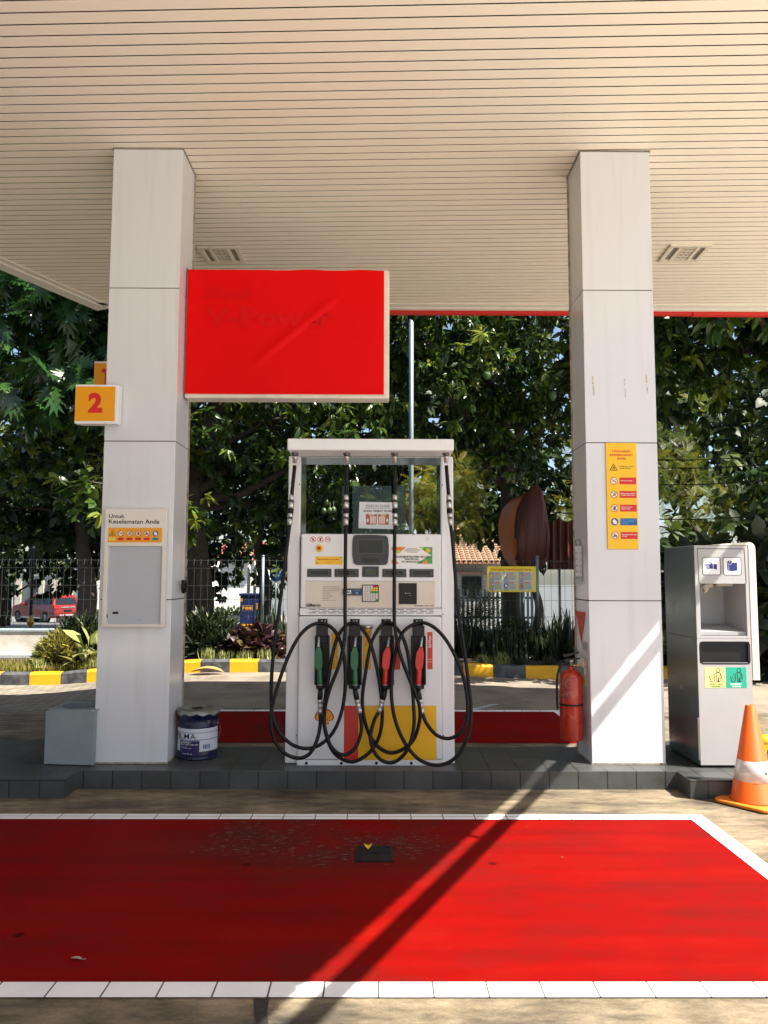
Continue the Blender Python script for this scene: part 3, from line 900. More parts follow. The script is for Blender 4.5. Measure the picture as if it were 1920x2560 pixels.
# card reader
mb = MB(); mb.box(X(857.5, 1480), X(904.8, 1480), DY - .016, DY - .0018, Z(1488.6), Z(1471.5))
mb.build('card_reader', mat('reader_blue', (.010, .035, .075), .35), disp, DO, bevel=.003)
q = Art.front(880, 1480, DY, .0168)
q.rect(859, 1475.6, 878, 1485, M_WINK, 0); q.text('VISA', 860.5, 1477.3, 876.6, 1483.2, M_INK, 1, .05)
q.text('Tap untuk bayar', 882.5, 1473.4, 900.5, 1476.5, M_LBLUE, 0)
q.poly([(889, 1481), (892, 1481), (895, 1478), (895, 1486.5), (892, 1483.6), (889, 1483.6)], M_LBLUE, 0)
q.build('reader_print', disp, DO)
# keypad
mb = MB(); mb.box(X(905.3, 1482), X(947, 1482), DY - .012, DY - .0018, Z(1504), Z(1461.8))
mb.build('keypad', M_BLACK, disp, DO, bevel=.003)
q = Art.front(926, 1483, DY, .0128)
for r_ in range(8):
    for c_ in range(6):
        m_ = M_WINK
        if r_ == 0 and c_ >= 4: m_ = M_REDINK
        if r_ in (1, 2) and c_ >= (4 if r_ == 1 else 3): m_ = M_YEL
        if r_ == 3 and c_ >= 3: m_ = M_GREENINK
        if r_ == 7 and c_ == 5: m_ = M_GREENINK
        q.rect(907.4 + c_ * 6.45, 1464 + r_ * 4.85, 907.4 + c_ * 6.45 + 5.3, 1464 + r_ * 4.85 + 3.9, m_, 0)
        if m_ is M_WINK: q.rect(909.4 + c_ * 6.45, 1465.2 + r_ * 4.85, 910.6 + c_ * 6.45, 1466.8 + r_ * 4.85, M_DGREY, 1)
q.build('keypad_key', disp, DO)
# black receipt printer door
mb = MB(); mb.box(X(997.4, 1480), X(1042, 1480), DY - .010, DY - .0018, Z(1510), Z(1457.6))
mb.build('printer_door', M_BLACK, disp, DO, bevel=.002)
q = Art.front(1020, 1483, DY, .0108)
q.disc(1013.5, 1483, 1.1, M_WINK, 0, 10); q.rect(1016, 1482.4, 1027, 1483.4, M_GREY, 0); q.rect(1022, 1488.2, 1028, 1488.8, M_GREY, 0)
q.build('printer_print', disp, DO)
# vent slots
mb = MB()
for row, b in enumerate((1524, 1528.2, 1532.3)):
    a = 772 if row != 1 else 780.5
    while a < 1083 - (9 if row == 1 else 0):
        e = min(a + 18.3, 1084)
        mb.box(X(a, b), X(e, b), DY + .0028, DY + .0039, Z(b + .75), Z(b - .75)); a += 24.4
mb.build('vent_slot', M_BLACK, disp, DO)

# --- lower door artwork
M_DYEL = mat('decal_yellow', (.84, .46, .006), .42, var=.15, vscale=6, col2=(.5, .27, .02))
M_DRED = mat('decal_red', (.58, .03, .015), .42)
art = Art.front(925, 1720, DY, .0008)
art.rect(860.6, 1764.4, 896.2, 1898, M_DRED, 0)
art.rect(896.2, 1763.8, 1090.6, 1898, M_DYEL, 0)
art.rect(828, 1580, 845, 1673, M_DYEL, 0); art.rect(907, 1576, 927, 1674, M_DYEL, 0)
art.rect(986, 1604, 1000.5, 1674, M_DRED, 0); art.rect(1068.4, 1579, 1081.8, 1673, M_DRED, 0)
art.text('Shell V-Power', 1070.5, 1588, 1078.5, 1618, M_WINK, 1, .02, rot=90); art.ring(1075, 1594, .9, 1.6, M_WINK, 1, 12)
art.rect(1069.4, 1647, 1080.8, 1647.8, M_WINK, 1); art.rect(1069.4, 1654, 1080.8, 1654.8, M_WINK, 1)
art.rect(829, 1648, 843, 1648.7, M_WINK, 1); art.rect(829, 1655, 843, 1655.7, M_WINK, 1)
art.text('Super', 911, 1598, 920, 1614, M_ORANGE_TXT, 1, .03, rot=90)
# scallop emblem: red outline, yellow fan with red ribs, flat base
ex, ey, er = 811.5, 1797, 26
shell = [(ex - 11, ey + 14), (ex - 11, ey + 6), (ex - 22, ey + 3)]
for k in range(15):
    a_ = rad(188 + 164 * k / 14); shell.append((ex + math.cos(a_) * er * .95, ey + math.sin(a_) * er))
shell += [(ex + 22, ey + 3), (ex + 11, ey + 6), (ex + 11, ey + 14)]
art.poly(shell, M_DRED, 1)
inn = [(ex + (x - ex) * .84, ey + (y - ey) * .84 - .4) for x, y in shell]
art.poly(inn, M_DYEL, 2)
for k in range(-3, 4):
    t = rad(270 + k * 21)
    art.line([(ex + k * 1.7, ey + 5), (ex + math.cos(t) * er * .74, ey + math.sin(t) * er * .76)], 1.5, M_DRED, 3)
# hose number plates
for s_, a in (('A1', 793), ('A2', 874), ('A3', 952.6), ('A4', 1033)):
    art.rect(a, 1546, a + 24.4, 1563, M_BLACK, 0); art.text(s_, a + 5.5, 1548.4, a + 19, 1557, M_WINK, 1, 0)
art.build('door_decals', disp, DO)
# round grey cap over a product label
c = P(918.5, 1567, DY)
mb = MB(); mb.lathe([(.040, -.010), (.041, .0), (.041, .012), (.036, .016), (.001, .016)], (c.x, DY - .03, c.z), n=22)
mb.build('filler_cap', mat('dull_steel', (.40, .38, .36), .35, metal=.8, var=.5, vscale=10), disp, DO)
mb = MB(); mb.cyl((c.x, DY - .03, c.z - .010), (c.x, DY - .03, c.z - .03), .030, n=18); mb.box(c.x - .03, c.x + .03, DY - .03, DY - .001, c.z - .032, c.z - .012)
mb.build('cap_bracket', M_DYEL, disp, DO)

# nozzle boots
BOOT = [(804.8, 787, 823), (884.5, 868.5, 904.5), (965.5, 948, 985), (1046, 1028, 1064.5)]
for (c0, a0, a1) in BOOT:
    x0, x1 = X(a0, 1650, 5.50), X(a1, 1650, 5.50)
    z0, z1 = Z(1715, 925, 5.5), Z(1590, 925, 5.5)
    t = .012
    mb = MB()
    mb.box(x0, x1, DY - .012, DY - .0006, z0, z1)
    mb.box(x0, x0 + t, 5.475, DY - .0122, z0 + .01, z1); mb.box(x1 - t, x1, 5.475, DY - .0122, z0 + .01, z1)
    mb.box(x0 + t, x1 - t, 5.49, DY - .0122, z0 - .02, z0 + .02)
    xm = (x0 + x1) / 2
    mb.box(x0 + .012, x1 - .012, 5.44, DY - .0005, z1 + .0005, Z(1563.5, 925, 5.5))
    mb.box(x0 + t + .0005, x1 - t - .0005, 5.532, DY - .0125, z1 - .055, z1 - .0005)
    mb.build('nozzle_boot', M_BLACK, disp, DO, bevel=.004)

# glass screen behind the opening with its paper notice
gp0, gp1 = P(855, 1214.5, 5.86), P(1014, 1214.5, 5.86)
M_TGLASS, nt, b = _nodes('tinted_glass')
tr = N(nt, 'ShaderNodeBsdfTransparent'); tr.inputs[0].default_value = (.46, .50, .47, 1)
gl = N(nt, 'ShaderNodeBsdfGlossy'); gl.inputs['Roughness'].default_value = .03; gl.inputs[0].default_value = (.9, .95, .93, 1)
fr = N(nt, 'ShaderNodeFresnel', IOR=1.5)
ad = N(nt, 'ShaderNodeMath', operation='MULTIPLY_ADD'); ad.inputs[1].default_value = .8; ad.inputs[2].default_value = .0
mxs = N(nt, 'ShaderNodeMixShader')
L(nt, fr.outputs[0], ad.inputs[0]); L(nt, ad.outputs[0], mxs.inputs[0]); L(nt, tr.outputs[0], mxs.inputs[1]); L(nt, gl.outputs[0], mxs.inputs[2])
L(nt, mxs.outputs[0], nt.nodes['Material Output'].inputs['Surface'])
mb = MB(); mb.box(gp0.x, gp1.x, 5.86, 5.866, hz1 - .02, gp0.z)
mb.build('glass_screen', M_TGLASS, disp, DO)

pap = thing('paper_notice', 'white paper discount notice with two oil jugs on the dispenser glass', 'notice', P(940, 1285, 5.852), 0)
q = Art.front(940, 1285, 5.852, 0)
q.poly([(898.3, 1254.6), (985, 1256), (983, 1323), (896.2, 1320.6)], M_PAPER, 0)
q.text('DISKON 50.000', 915, 1261.5, 973.5, 1269, M_INK, 1, .0)
q.line([(910, 1271), (979, 1271.6)], .6, M_INK, 1)
q.text('ANDA HEMAT 90.000', 907.5, 1274.6, 981, 1280.4, mat('brown_ink', (.10, .03, .015), .5), 1, .03)
M_JUG = mat('jug_brown', (.36, .09, .05), .5); M_JUGL = mat('jug_label', (.72, .50, .44), .5)
for (j0, fl) in ((914.5, 1), (973, -1)):
    f = lambda x: j0 + fl * x
    q.poly([(f(0), 1286), (f(6), 1284), (f(24), 1286), (f(28), 1284), (f(27.6), 1311), (f(1.5), 1312)], M_JUG, 1)
    q.poly([(f(10), 1290), (f(26), 1291), (f(26), 1309), (f(10), 1309.5)], M_JUGL, 2)
    q.disc(f(5), 1301, 2.3, M_PAPER, 2, 12, ry=5)
    q.poly([(f(6), 1285), (f(22), 1286.5), (f(20), 1289), (f(8), 1288)], mat('jug_cap', (.75, .62, .45), .5), 2)
q.build('printed_sheet', pap, pap.location)

# ================================================================ hoses with nozzles (each one moves on its own)
GRIPS = [('green', mat('nozzle_green', (.006, .105, .036), .35, var=.2)), ('green', None), ('red', mat('nozzle_red', (.50, .014, .008), .35, var=.2)), ('red', None)]


def H(cx, cy, Y):                     # crop pixel (of the lower door close-up) to a point at distance Y
    return P(660 + cx / 3.072, 1500 + cy / 3.072, Y)


A_ = lambda x, y, Y: P(700 + x / 3.456, 1080 + y / 3.456, Y)
TOPS = [
    [(130, 168), (127, 290), (101, 552), (84, 800), (64, 960)],
    [(577, 168), (577, 290), (573, 552), (570, 800), (566, 960)],
    [(991, 168), (992, 290), (994, 552), (994, 800), (990, 960)],
    [(1434, 168), (1437, 290), (1457, 552), (1474, 800), (1492, 960)]]
RUNS = [   # lower runs: (x, y, distance)
    [(118, 60, 5.46), (80, 330, 5.44), (57, 620, 5.42), (62, 860, 5.40), (115, 1010, 5.39), (215, 1110, 5.40), (330, 1140, 5.41), (440, 1105, 5.42), (540, 1000, 5.44), (605, 820, 5.45), (626, 600, 5.44), (606, 390, 5.43), (545, 240, 5.44), (450, 180, 5.462), (345, 205, 5.44), (250, 310, 5.42), (160, 500, 5.39), (85, 730, 5.37), (52, 900, 5.36), (75, 1060, 5.36), (150, 1170, 5.37), (260, 1215, 5.38), (350, 1180, 5.39), (405, 1080, 5.41), (430, 970, 5.43), (432, 868, 5.445)],
    [(622, 60, 5.43), (622, 260, 5.41), (585, 470, 5.40), (500, 700, 5.40), (462, 880, 5.41), (475, 1030, 5.42), (540, 1175, 5.43), (670, 1243, 5.44), (800, 1180, 5.45), (880, 1060, 5.46), (908, 900, 5.46), (896, 700, 5.45), (862, 500, 5.44), (800, 290, 5.44), (690, 176, 5.462), (590, 240, 5.45), (535, 380, 5.44), (495, 600, 5.43), (465, 800, 5.42), (468, 980, 5.40), (520, 1130, 5.39), (610, 1190, 5.39), (700, 1135, 5.41), (748, 1000, 5.43), (738, 862, 5.445)],
    [(1000, 60, 5.43), (1008, 230, 5.41), (1050, 430, 5.40), (1130, 640, 5.40), (1190, 800, 5.41), (1196, 920, 5.42), (1150, 1070, 5.43), (1060, 1150, 5.44), (960, 1172, 5.45), (860, 1110, 5.46), (785, 970, 5.46), (755, 780, 5.45), (780, 560, 5.44), (832, 310, 5.44), (935, 170, 5.462), (1035, 235, 5.45), (1095, 370, 5.44), (1125, 560, 5.43), (1147, 780, 5.41), (1150, 980, 5.39), (1100, 1150, 5.38), (1010, 1240, 5.38), (920, 1240, 5.38), (850, 1170, 5.39), (818, 1060, 5.41), (845, 930, 5.43), (884, 856, 5.445)],
    [(1490, 60, 5.46), (1530, 330, 5.44), (1568, 620, 5.42), (1590, 860, 5.40), (1565, 1050, 5.39), (1470, 1210, 5.38), (1340, 1268, 5.38), (1200, 1230, 5.38), (1090, 1110, 5.39), (1010, 930, 5.40), (978, 720, 5.41), (995, 480, 5.42), (1060, 260, 5.44), (1180, 178, 5.462), (1290, 200, 5.45), (1400, 310, 5.43), (1500, 500, 5.41), (1552, 690, 5.39), (1564, 860, 5.38), (1525, 1000, 5.38), (1430, 1062, 5.39), (1330, 1040, 5.41), (1250, 950, 5.43), (1216, 866, 5.445)]]
COUP = [((432, 868), (430, 765), (432, 705)), ((738, 862), (714, 765), (700, 700)), ((884, 856), (912, 765), (928, 700)), ((1216, 866), (1196, 765), (1184, 700))]
GRX = [(432, 424, 418), (700, 696, 696), (930, 937, 950), (1184, 1192, 1204)]
for i in range(4):
    gm = GRIPS[i][1] or GRIPS[i - 1][1]
    colr = GRIPS[i][0]
    top = [A_(x, y, Y) for (x, y), Y in zip(TOPS[i], (5.475, 5.475, 5.468, 5.455, 5.445))]
    t = thing('fuel_hose', 'black fuel hose with %s nozzle hooked in the holder marked A%d' % (colr, i + 1), 'fuel hose', top[0], 0, 'fuel hoses hanging on the dispenser')
    O = t.location.copy()
    low = [H(*q) for q in RUNS[i]]
    path = spline([top[1], top[2]], 6)
    pts = spline([top[3], top[4]] + low, 9)
    mb = MB(); mb.tube(path, .0135, 12); mb.build('upper_hose', M_RUBBER, t, O)
    mb = MB(); mb.tube(pts, .0130, 12); mb.build('looped_hose', M_RUBBER, t, O)
    # swivel elbow under the beam
    d0 = (top[1] - top[0]).normalized()
    mb = MB(); p0 = Vector((top[0].x, top[0].y, BZ0 - .001))
    mb.cyl(p0, p0 + Vector((0, 0, -.012)), .026, n=18)
    mb.tube([p0 + Vector((0, 0, -.012)), top[0], top[0] + d0 * .035], [.020, .023, .021], 16)
    mb.build('swivel', M_DARKSTEEL, t, O)
    mb = MB(); mb.tube([top[0] + d0 * .036, top[0] + d0 * .05, top[0] + d0 * .052, top[0] + d0 * .085], [.020, .020, .017, .0165], 16)
    mb.build('top_ferrule', M_CHROME, t, O)
    # breakaway coupling
    a, b2 = top[2], top[3]; d1 = (b2 - a)
    def seg(f0, f1, r0, r1, n, m, nm):
        mb = MB(); mb.cyl(a + d1 * f0, a + d1 * f1, r0, r1, n); mb.build(nm, m, t, O)
    seg(-.03, .17, .0175, .0175, 18, M_CHROME, 'upper_ferrule')
    seg(.172, .205, .021, .021, 18, M_BLACK, 'seal_ring')
    seg(.207, .45, .0205, .0205, 8, M_CHROME, 'breakaway_coupling')
    seg(.452, .60, .0215, .0215, 18, M_BLACK, 'breakaway_band')
    seg(.602, .76, .0205, .0205, 6, M_CHROME, 'hex_nut')
    seg(.762, .80, .019, .018, 18, M_BLACK, 'seal_ring')
    seg(.802, 1.03, .020, .0165, 18, M_CHROME, 'lower_ferrule')
    # nozzle end: ferrule, swivel, grip, spout
    (c0, c1_, c2_) = [H(q[0], q[1], 5.445) for q in COUP[i]]
    dd = c1_ - c0
    mb = MB()
    for f0, f1, r_ in ((-.05, .32, .0165), (.32, .36, .019), (.36, .72, .0175), (.72, .76, .0195), (.76, 1.0, .0185)):
        mb.cyl(c0 + dd * f0, c0 + dd * f1, r_, n=18)
    mb.build('hose_ferrule', M_CHROME, t, O)
    g0 = H(GRX[i][0], 700, 5.445); g1 = H(GRX[i][0], 652, 5.445)
    mb = MB(); mb.tube([c1_, c1_ + (c2_ - c1_) * .55, c2_ + Vector((0, 0, -.004)), g0 + Vector((0, 0, .012))], [.0185, .0195, .0175, .0145], 14)
    mb.build('nozzle_swivel', M_BLACK, t, O)
    mb = MB(); mb.cyl(g0 + Vector((0, 0, .008)), g1 + Vector((0, 0, -.002)), .0195, .020, 18); mb.build('collar', M_BLACK, t, O)
    mb = MB(); mb.cyl(g1 + Vector((0, 0, -.0015)), g1 + Vector((0, 0, .003)), .0195, n=18); mb.build('collar_ring', M_CHROME, t, O)
    h1 = H(GRX[i][1], 520, 5.448); h2 = H(GRX[i][2], 362, 5.455)
    mb = MB()                         # handle, then the wide flattened guard
    mb.tube([g1 + Vector((0, 0, .004)), g1 * .5 + h1 * .5, h1 + Vector((0, 0, .02))], [.0205, .0195, .0185], 14)
    ax = (h2 - h1).normalized(); sx = Vector((1, 0, 0)); sx = (sx - ax * sx.dot(ax)).normalized()
    off = -.004 if i in (0, 1) else -.006
    hh = (h2 - h1).length
    gp = [(-.012 + off, -.014), (.014, -.014), (.023, .006), (.0255, .03), (.0255, hh * .74), (.020, hh * .82), (.017, hh), (-.013, hh), (-.016 + off, hh * .80), (-.024 + off, hh * .72), (-.0265 + off, .03), (-.022 + off, .006)]
    yv = Vector((0, 1, 0))
    mb.prism(gp, h1 - yv * .019, sx, ax, yv * .038)
    mb.build('grip', gm, t, O, bevel=.0035, bseg=3)
    sp0 = h2; sp1 = H(GRX[i][2] + (3 if i == 0 else 10), 285, 5.50)
    mb = MB(); n = 26
    q = [sp0.lerp(sp1, k / n) for k in range(n + 1)]
    mb.tube(q, [.0085 + (.0022 if k % 3 else -.0012) for k in range(n + 1)], 12)
    mb.build('spout', M_CHROME, t, O)
# ================================================================ blank red sign box
SY = 5.76
M_SIGNRED = mat('sign_film_red', (.70, .0022, .003), .45, spec=.08, var=.10, vscale=1.3, col2=(.48, .006, .008))
M_FRAME = mat('sign_frame_cream', (.72, .66, .58), .4, var=.5, vscale=7, col2=(.45, .39, .32))
pTL, pBR = P(466, 674, SY), P(958, 985.5, SY)
x0 = P(465, 830, SY).x; x1 = P(960, 830, SY).x; z1 = P(720, 674.5, SY).z; z0 = P(720, 985.3, SY).z
sg = thing('sign_box', 'blank red covered sign box hung beside the left pillar', 'sign', ((x0 + x1) / 2, SY + .08, (z0 + z1) / 2))
so = sg.location
mb = MB()
fw = .042
mb.box(x0 - .004, x1 + fw, SY + .012, SY + .165, z0 - .030, z1 + .008)
mb.build('frame', M_FRAME, sg, so, bevel=.014, bseg=3)
# face film: slightly slack sheet with a diagonal crease
mb = MB(); nx, nz = 60, 40
for j in range(nz + 1):
    for i in range(nx + 1):
        u, v = i / nx, j / nz
        x = x0 + u * (x1 - x0); z = z0 + v * (z1 - z0)
        d = (v - (.30 + (u - .40) * 1.30)) / 1.4
        env = smooth01((u - .30) / .15) * smooth01((.80 - u) / .12)
        y = SY + .004 - .020 * math.exp(-(d / .034) ** 2) * env + .012 * math.exp(-((d + .035) / .02) ** 2) * env
        d2 = (v - (.12 + (u - .22) * 1.5)); y += .002 * math.exp(-(d2 / .05) ** 2) * smooth01((.5 - u) / .2)
        edge = 1 if (i in (0, nx) or j in (0, nz)) else 0
        y += .0015 * math.sin(u * 21) * math.sin(v * 9 + 1) * (0 if edge else 1)
        if j == nz: z += .004 * math.sin(u * 23) * (u > .4)
        mb.v.append((x, y, z))
for j in range(nz):
    for i in range(nx):
        a = j * (nx + 1) + i; mb.f.append((a, a + 1, a + nx + 2, a + nx + 1)); mb.m.append(0); mb.sm.append(True)
mb.box(x0, x1, SY + .0055, SY + .0118, z0 + .002, z1 - .002, 0)
mb.build('red_face', M_SIGNRED, sg, so)
# ghost of the old lettering under the film
art = Art((0, SY + .0025, 0), (1, 0, 0), (0, 0, 1), (0, -1, 0))
gx = lambda cx: P(440 + cx / 2.765, 850, SY).x
gz = lambda cy: P(700, 600 + cy / 2.765, SY).z
mg = mat('sign_ghost_red', (.635, .003, .0045), .47, spec=.12)
art = Art((0, SY - .0018, 0), (1, 0, 0), (0, 0, -1), (0, -1, 0), .0001)
art.text('Shell', gx(195), -gz(330), gx(520), -gz(410), mg, 1, .02)
art.text('V-Power', gx(195), -gz(462), gx(1100), -gz(605), mg, 1, .04)
art.build('ghost_lettering', sg, so)
mb = MB(); mb.box(x0 - .022, x0 - .005, SY + .03, SY + .14, z0 - .02, z1 + .02)
mb.build('mounting_bracket', M_DARKSTEEL, sg, so)

# ================================================================ pump number signs
M_NUMY = mat('number_sign_amber', (.78, .33, .006), .35)


def number_sign(txt, cx, y0, y1, zc, w, h, label, tail):
    t = thing('number_sign', label, 'sign', (cx, (y0 + y1) / 2, zc), 0, 'amber pump number signs')
    o = t.location; mb = MB()
    pl = [(-w / 2, 0), (-w / 2 + .035, -.0), (w / 2, 0), (w / 2, y1 - y0), (-w / 2 + .05, y1 - y0), (-w / 2, (y1 - y0) * .5)]
    mb.prism(pl, (cx, y0, zc - h / 2), (1, 0, 0), (0, 1, 0), (0, 0, h))
    mb.build('case', M_WHITE, t, o, bevel=.006)
    a = Art((cx, y0 - .0008, zc), (1, 0, 0), (0, 0, -1), (0, -1, 0))
    a.rr(-w / 2 + .004, -h / 2 + .016, w / 2 - .022, h / 2 - .020, .008, M_NUMY, 0)
    tw = .105 if txt != '1' else .10
    lx_ = -w / 2 + (.098 if txt != '1' else .064)
    if txt == '1':
        a.poly([(lx_, -.085), (lx_ + .062, -.085), (lx_ + .062, .065), (lx_ + .026, .065), (lx_ + .026, -.052), (lx_, -.052)], M_REDINK, 1)
    else:
        a.text(txt, lx_, -.085, lx_ + tw, .065, M_REDINK, 1, .055 if txt != '1' else .02)
    a.build('number_face', t, o)
    mb = MB(); mb.box(*tail); mb.build('bracket', M_GALV, t, o)


cx = (P(187, 1010, 5.50).x + P(295, 1010, 5.50).x) / 2
zc = (P(240, 961, 5.5).z + P(240, 1059.5, 5.5).z) / 2
number_sign('2', cx, 5.50, 5.585, zc, P(295, 1010, 5.5).x - P(187, 1010, 5.5).x, P(240, 961, 5.5).z - P(240, 1059.5, 5.5).z,
            'amber number sign reading 2 on the front of the left pillar', (LX0 + .02, LX0 + .08, 5.586, 5.5985, zc - .05, zc + .05))
c1 = P(236, 903, 6.12)
number_sign('1', c1.x + .157, 6.12, 6.21, c1.z - .148, .315, .296, 'amber number sign reading 1 mostly hidden behind the left pillar', (LX0 - .06, LX0 - .004, 6.02, 6.115, c1.z - .2, c1.z - .14))

# ================================================================ notice board on the left pillar
NY = 5.555
nb = thing('notice_board', 'tall cream notice board with safety pictograms and an empty window on the left pillar', 'notice board', P(335, 1420, 5.58))
no = nb.location
bx0, bx1 = P(258.3, 1420, NY).x, P(414, 1420, NY).x
bz1, bz0 = P(335, 1271, NY).z, P(335, 1568, NY).z
wx0, wx1 = P(268, 1365, NY).x - .012, P(403.6, 1365, NY).x + .0
wx0 = bx0 + .030; wx1 = bx1 - .030
wz1, wz0 = P(335, 1365.5, NY).z, P(335, 1560.5, NY).z
mb = MB()
mb.box(bx0, bx1, NY, 5.597, wz1, bz1); mb.box(bx0, bx1, NY, 5.597, bz0, wz0)
mb.box(bx0, wx0, NY, 5.597, wz0 + .0002, wz1 - .0002); mb.box(wx1, bx1, NY, 5.597, wz0 + .0002, wz1 - .0002)
mb.build('frame', M_CREAM, nb, no, bevel=.004)
mb = MB(); mb.box(wx0 - .005, wx1 + .005, NY + .018, NY + .028, wz0 - .004, wz1 + .004)
mb.build('backing_panel', mat('board_backing', (.42, .45, .50), .35, var=.25, vscale=3, col2=(.50, .53, .56)), nb, no)
a = Art.front(335, 1340, NY, .0008)
a.text('Untuk', 271, 1285.4, 310.2, 1295.4, M_INK, 0, .018); a.text('Keselamatan Anda', 271, 1298.4, 398, 1309.2, M_INK, 0, .018)
a.rr(270, 1319.4, 405, 1356.2, 2.6, M_NUMY, 0)
for k, kd in enumerate(('flame', 'smoke', 'engine', 'phone', 'moto', 'hand')):
    px = 280.6 + k * 21.65
    picto(a, kd, px, 1333.6, 7.4, 1)
    a.rect(px - 7.4, 1344, px + 7.4, 1350.6, (M_BRTYEL, M_REDINK, M_REDINK, M_REDINK, M_REDINK, mat('caption_blue', (.01, .22, .30), .4))[k], 1)
    a.rect(px - 4, 1346.6, px + 4, 1347.6, (M_INK, M_PROH, M_PROH, M_PROH, M_PROH, M_BLUE)[k], 2)
a.build('board_print', nb, no)
a = Art.front(335, 1500, NY, -.0172)
a.rect(280.3, 1529.5, 295, 1535.5, M_BLACK, 0); a.build('tape_scrap', nb, no)
a = Art.front(335, 1500, NY, -.0172); a.rect(263.5, 1536, 268.5, 1545, M_BLACK, 0); a.build('tape_scrap', nb, no)
a = Art.front(335, 1500, NY, -.0172); a.poly([(346.5, 1549), (349.5, 1552), (349, 1553), (346, 1550)], M_BLACK, 0); a.build('tape_scrap', nb, no)

# cable coil hooked on the inner face of the left pillar
c = P(464, 1467, 5.86); mb = MB()
for k in range(3):
    pts = []
    for j in range(25):
        t = 2 * math.pi * j / 24
        pts.append((LX1 + .018 + .007 * k, c.y + (.048 - .004 * k) * math.cos(t), c.z + (.048 - .003 * k) * math.sin(t)))
    mb.tube(pts, .005, 8, caps=False)
mb.tube(spline([(LX1 + .02, c.y + .04, c.z - .02), (LX1 + .012, c.y + .08, c.z + .0), (LX1 + .006, c.y + .13, c.z + .025)], 5), .005, 8)
mb.cyl((LX1 + .001, c.y, c.z + .045), (LX1 + .04, c.y, c.z + .045), .004, n=8)
tag(mb.build('cable_coil', M_BLACK, org=(LX1 + .02, c.y, c.z)), 'small coil of black cable hooked on the left pillar', 'cable')

# ================================================================ yellow safety sign on the right pillar
ys = thing('safety_sign', 'tall narrow yellow safety sign with six pictograms on the right pillar', 'sign', P(1556, 1240, 5.592))
yo = ys.location
YY = 5.588
sx0, sx1 = P(1516.3, 1240, YY).x + .002, P(1593.6, 1240, YY).x
sz1, sz0 = P(1555, 1107, YY).z, P(1555, 1373, YY).z
mb = MB(); mb.box(sx0, sx1, YY, 5.599, sz0, sz1); mb.build('panel', M_YEL, ys, yo, bevel=.002)
a = Art((sx0, YY - .0008, sz1), ((sx1 - sx0) / 77, 0, 0), (0, 0, -(sz1 - sz0) / 266), (0, -1, 0))
for s_, a0, a1, b in (('Utamakan', 15, 62, 17), ('keselamatan', 9.5, 66.5, 26.2), ('Anda', 27, 50.5, 35.4)):
    a.text(s_, a0, b, a1, b + 7.2, M_ORANGE_TXT, 0, .03)
rows = (('flame', None, ('Bahan bakar minyak', 'mudah terbakar')), ('smoke', M_REDINK, ('Dilarang merokok',)), ('engine', M_REDINK, ('Matikan mesin sebelum', 'mengisi bahan bakar')),
        ('phone', M_REDINK, ('Matikan telepon', 'seluler Anda')), ('hand', M_BLUE, ('Dilarang menggunakan', 'wadah selain yang', 'disetujui')), ('moto', M_REDINK, ('Turun dari motor saat', 'mengisi')))
for k, (kd, m_, ls) in enumerate(rows):
    b = 62 + k * 34
    picto(a, kd, 18.5, b, 9.3, 0)
    if m_: a.rect(32.5, b - 8.6, 74.5, b + 8.6, m_, 0)
    for j, s_ in enumerate(ls):
        bb = b - len(ls) * 2.1 + j * 4.2
        a.text(s_, 35, bb + .3, 35 + min(37, len(s_) * 1.9), bb + 3.3, M_INK if not m_ else (M_LBLUE if kd == 'hand' else M_WINK), 1, .02)
a.build('sign_print', ys, yo)

# ================================================================ things on the inner (left) face of the right pillar
FX = RX0 - .0


def face_art(lift=.001):
    # a = distance from the viewer (m), b = height (m)
    return Art((FX - lift, 0, 0), (0, 1, 0), (0, 0, 1), (-1, 0, 0))


p0, p1 = PX(1437.5, 1362, FX), PX(1458.5, 1462, FX)
t = thing('info_sheet', 'clear plastic price sheet hung from a clip on the right pillar side', 'notice', (FX, 5.83, 1.55))
a = face_art(.004)
ya, yb_ = p1.y, p0.y; zt, zb_ = p0.z, PX(1448, 1460, FX).z
a.rect(ya, zb_, yb_, zt, mat('sheet_grey', (.50, .53, .55), .2, var=.2), 0)
a.rect(ya + .02, zb_ + .06, yb_ - .02, zt - .015, M_PAPER, 1)
for k in range(5):
    z = zt - .06 - k * .048
    a.rect(yb_ - .055, z - .012, yb_ - .035, z, M_DGREY, 2); a.rect(yb_ - .11, z - .008, yb_ - .06, z - .004, M_GREY, 2)
    a.rect(ya + .035, z - .02, ya + .055, z, M_NUMY, 2)
a.build('sheet', t, t.location)
mb = MB()
mb.tube([(FX - .004, ya + .05, zt - .005), (FX - .006, ya + .05, zt + .035), (FX - .006, yb_ - .05, zt + .035), (FX - .004, yb_ - .05, zt - .005)], .003, 6)
mb.build('wire_clip', M_DARKSTEEL, t, t.location)
p0, p1, p2 = PX(1439.5, 1527, FX), PX(1465, 1531, FX), PX(1454, 1610, FX)
a = face_art(.003)
a.poly([(p0.y, p0.z), (p1.y, p1.z), (p2.y, p2.z)], M_REDINK, 0)
cy_ = (p0.y + p1.y) / 2
a.poly([(cy_ - .012, p2.z + .09), (cy_ + .012, p2.z + .09), (cy_, p2.z + .06)], M_INK, 1); a.rect(cy_ - .004, p2.z + .09, cy_ + .004, p2.z + .14, M_INK, 1)
a.rect(cy_ - .07, p0.z - .055, cy_ + .07, p0.z - .03, M_PROH, 1)
tag(a.build('triangle_sign', None, (FX, cy_, 1.1)), 'red triangular fire point marker above the extinguisher', 'sign')
a = face_art(.003); q0, q1 = PX(1456, 1602, FX), PX(1469, 1628, FX)
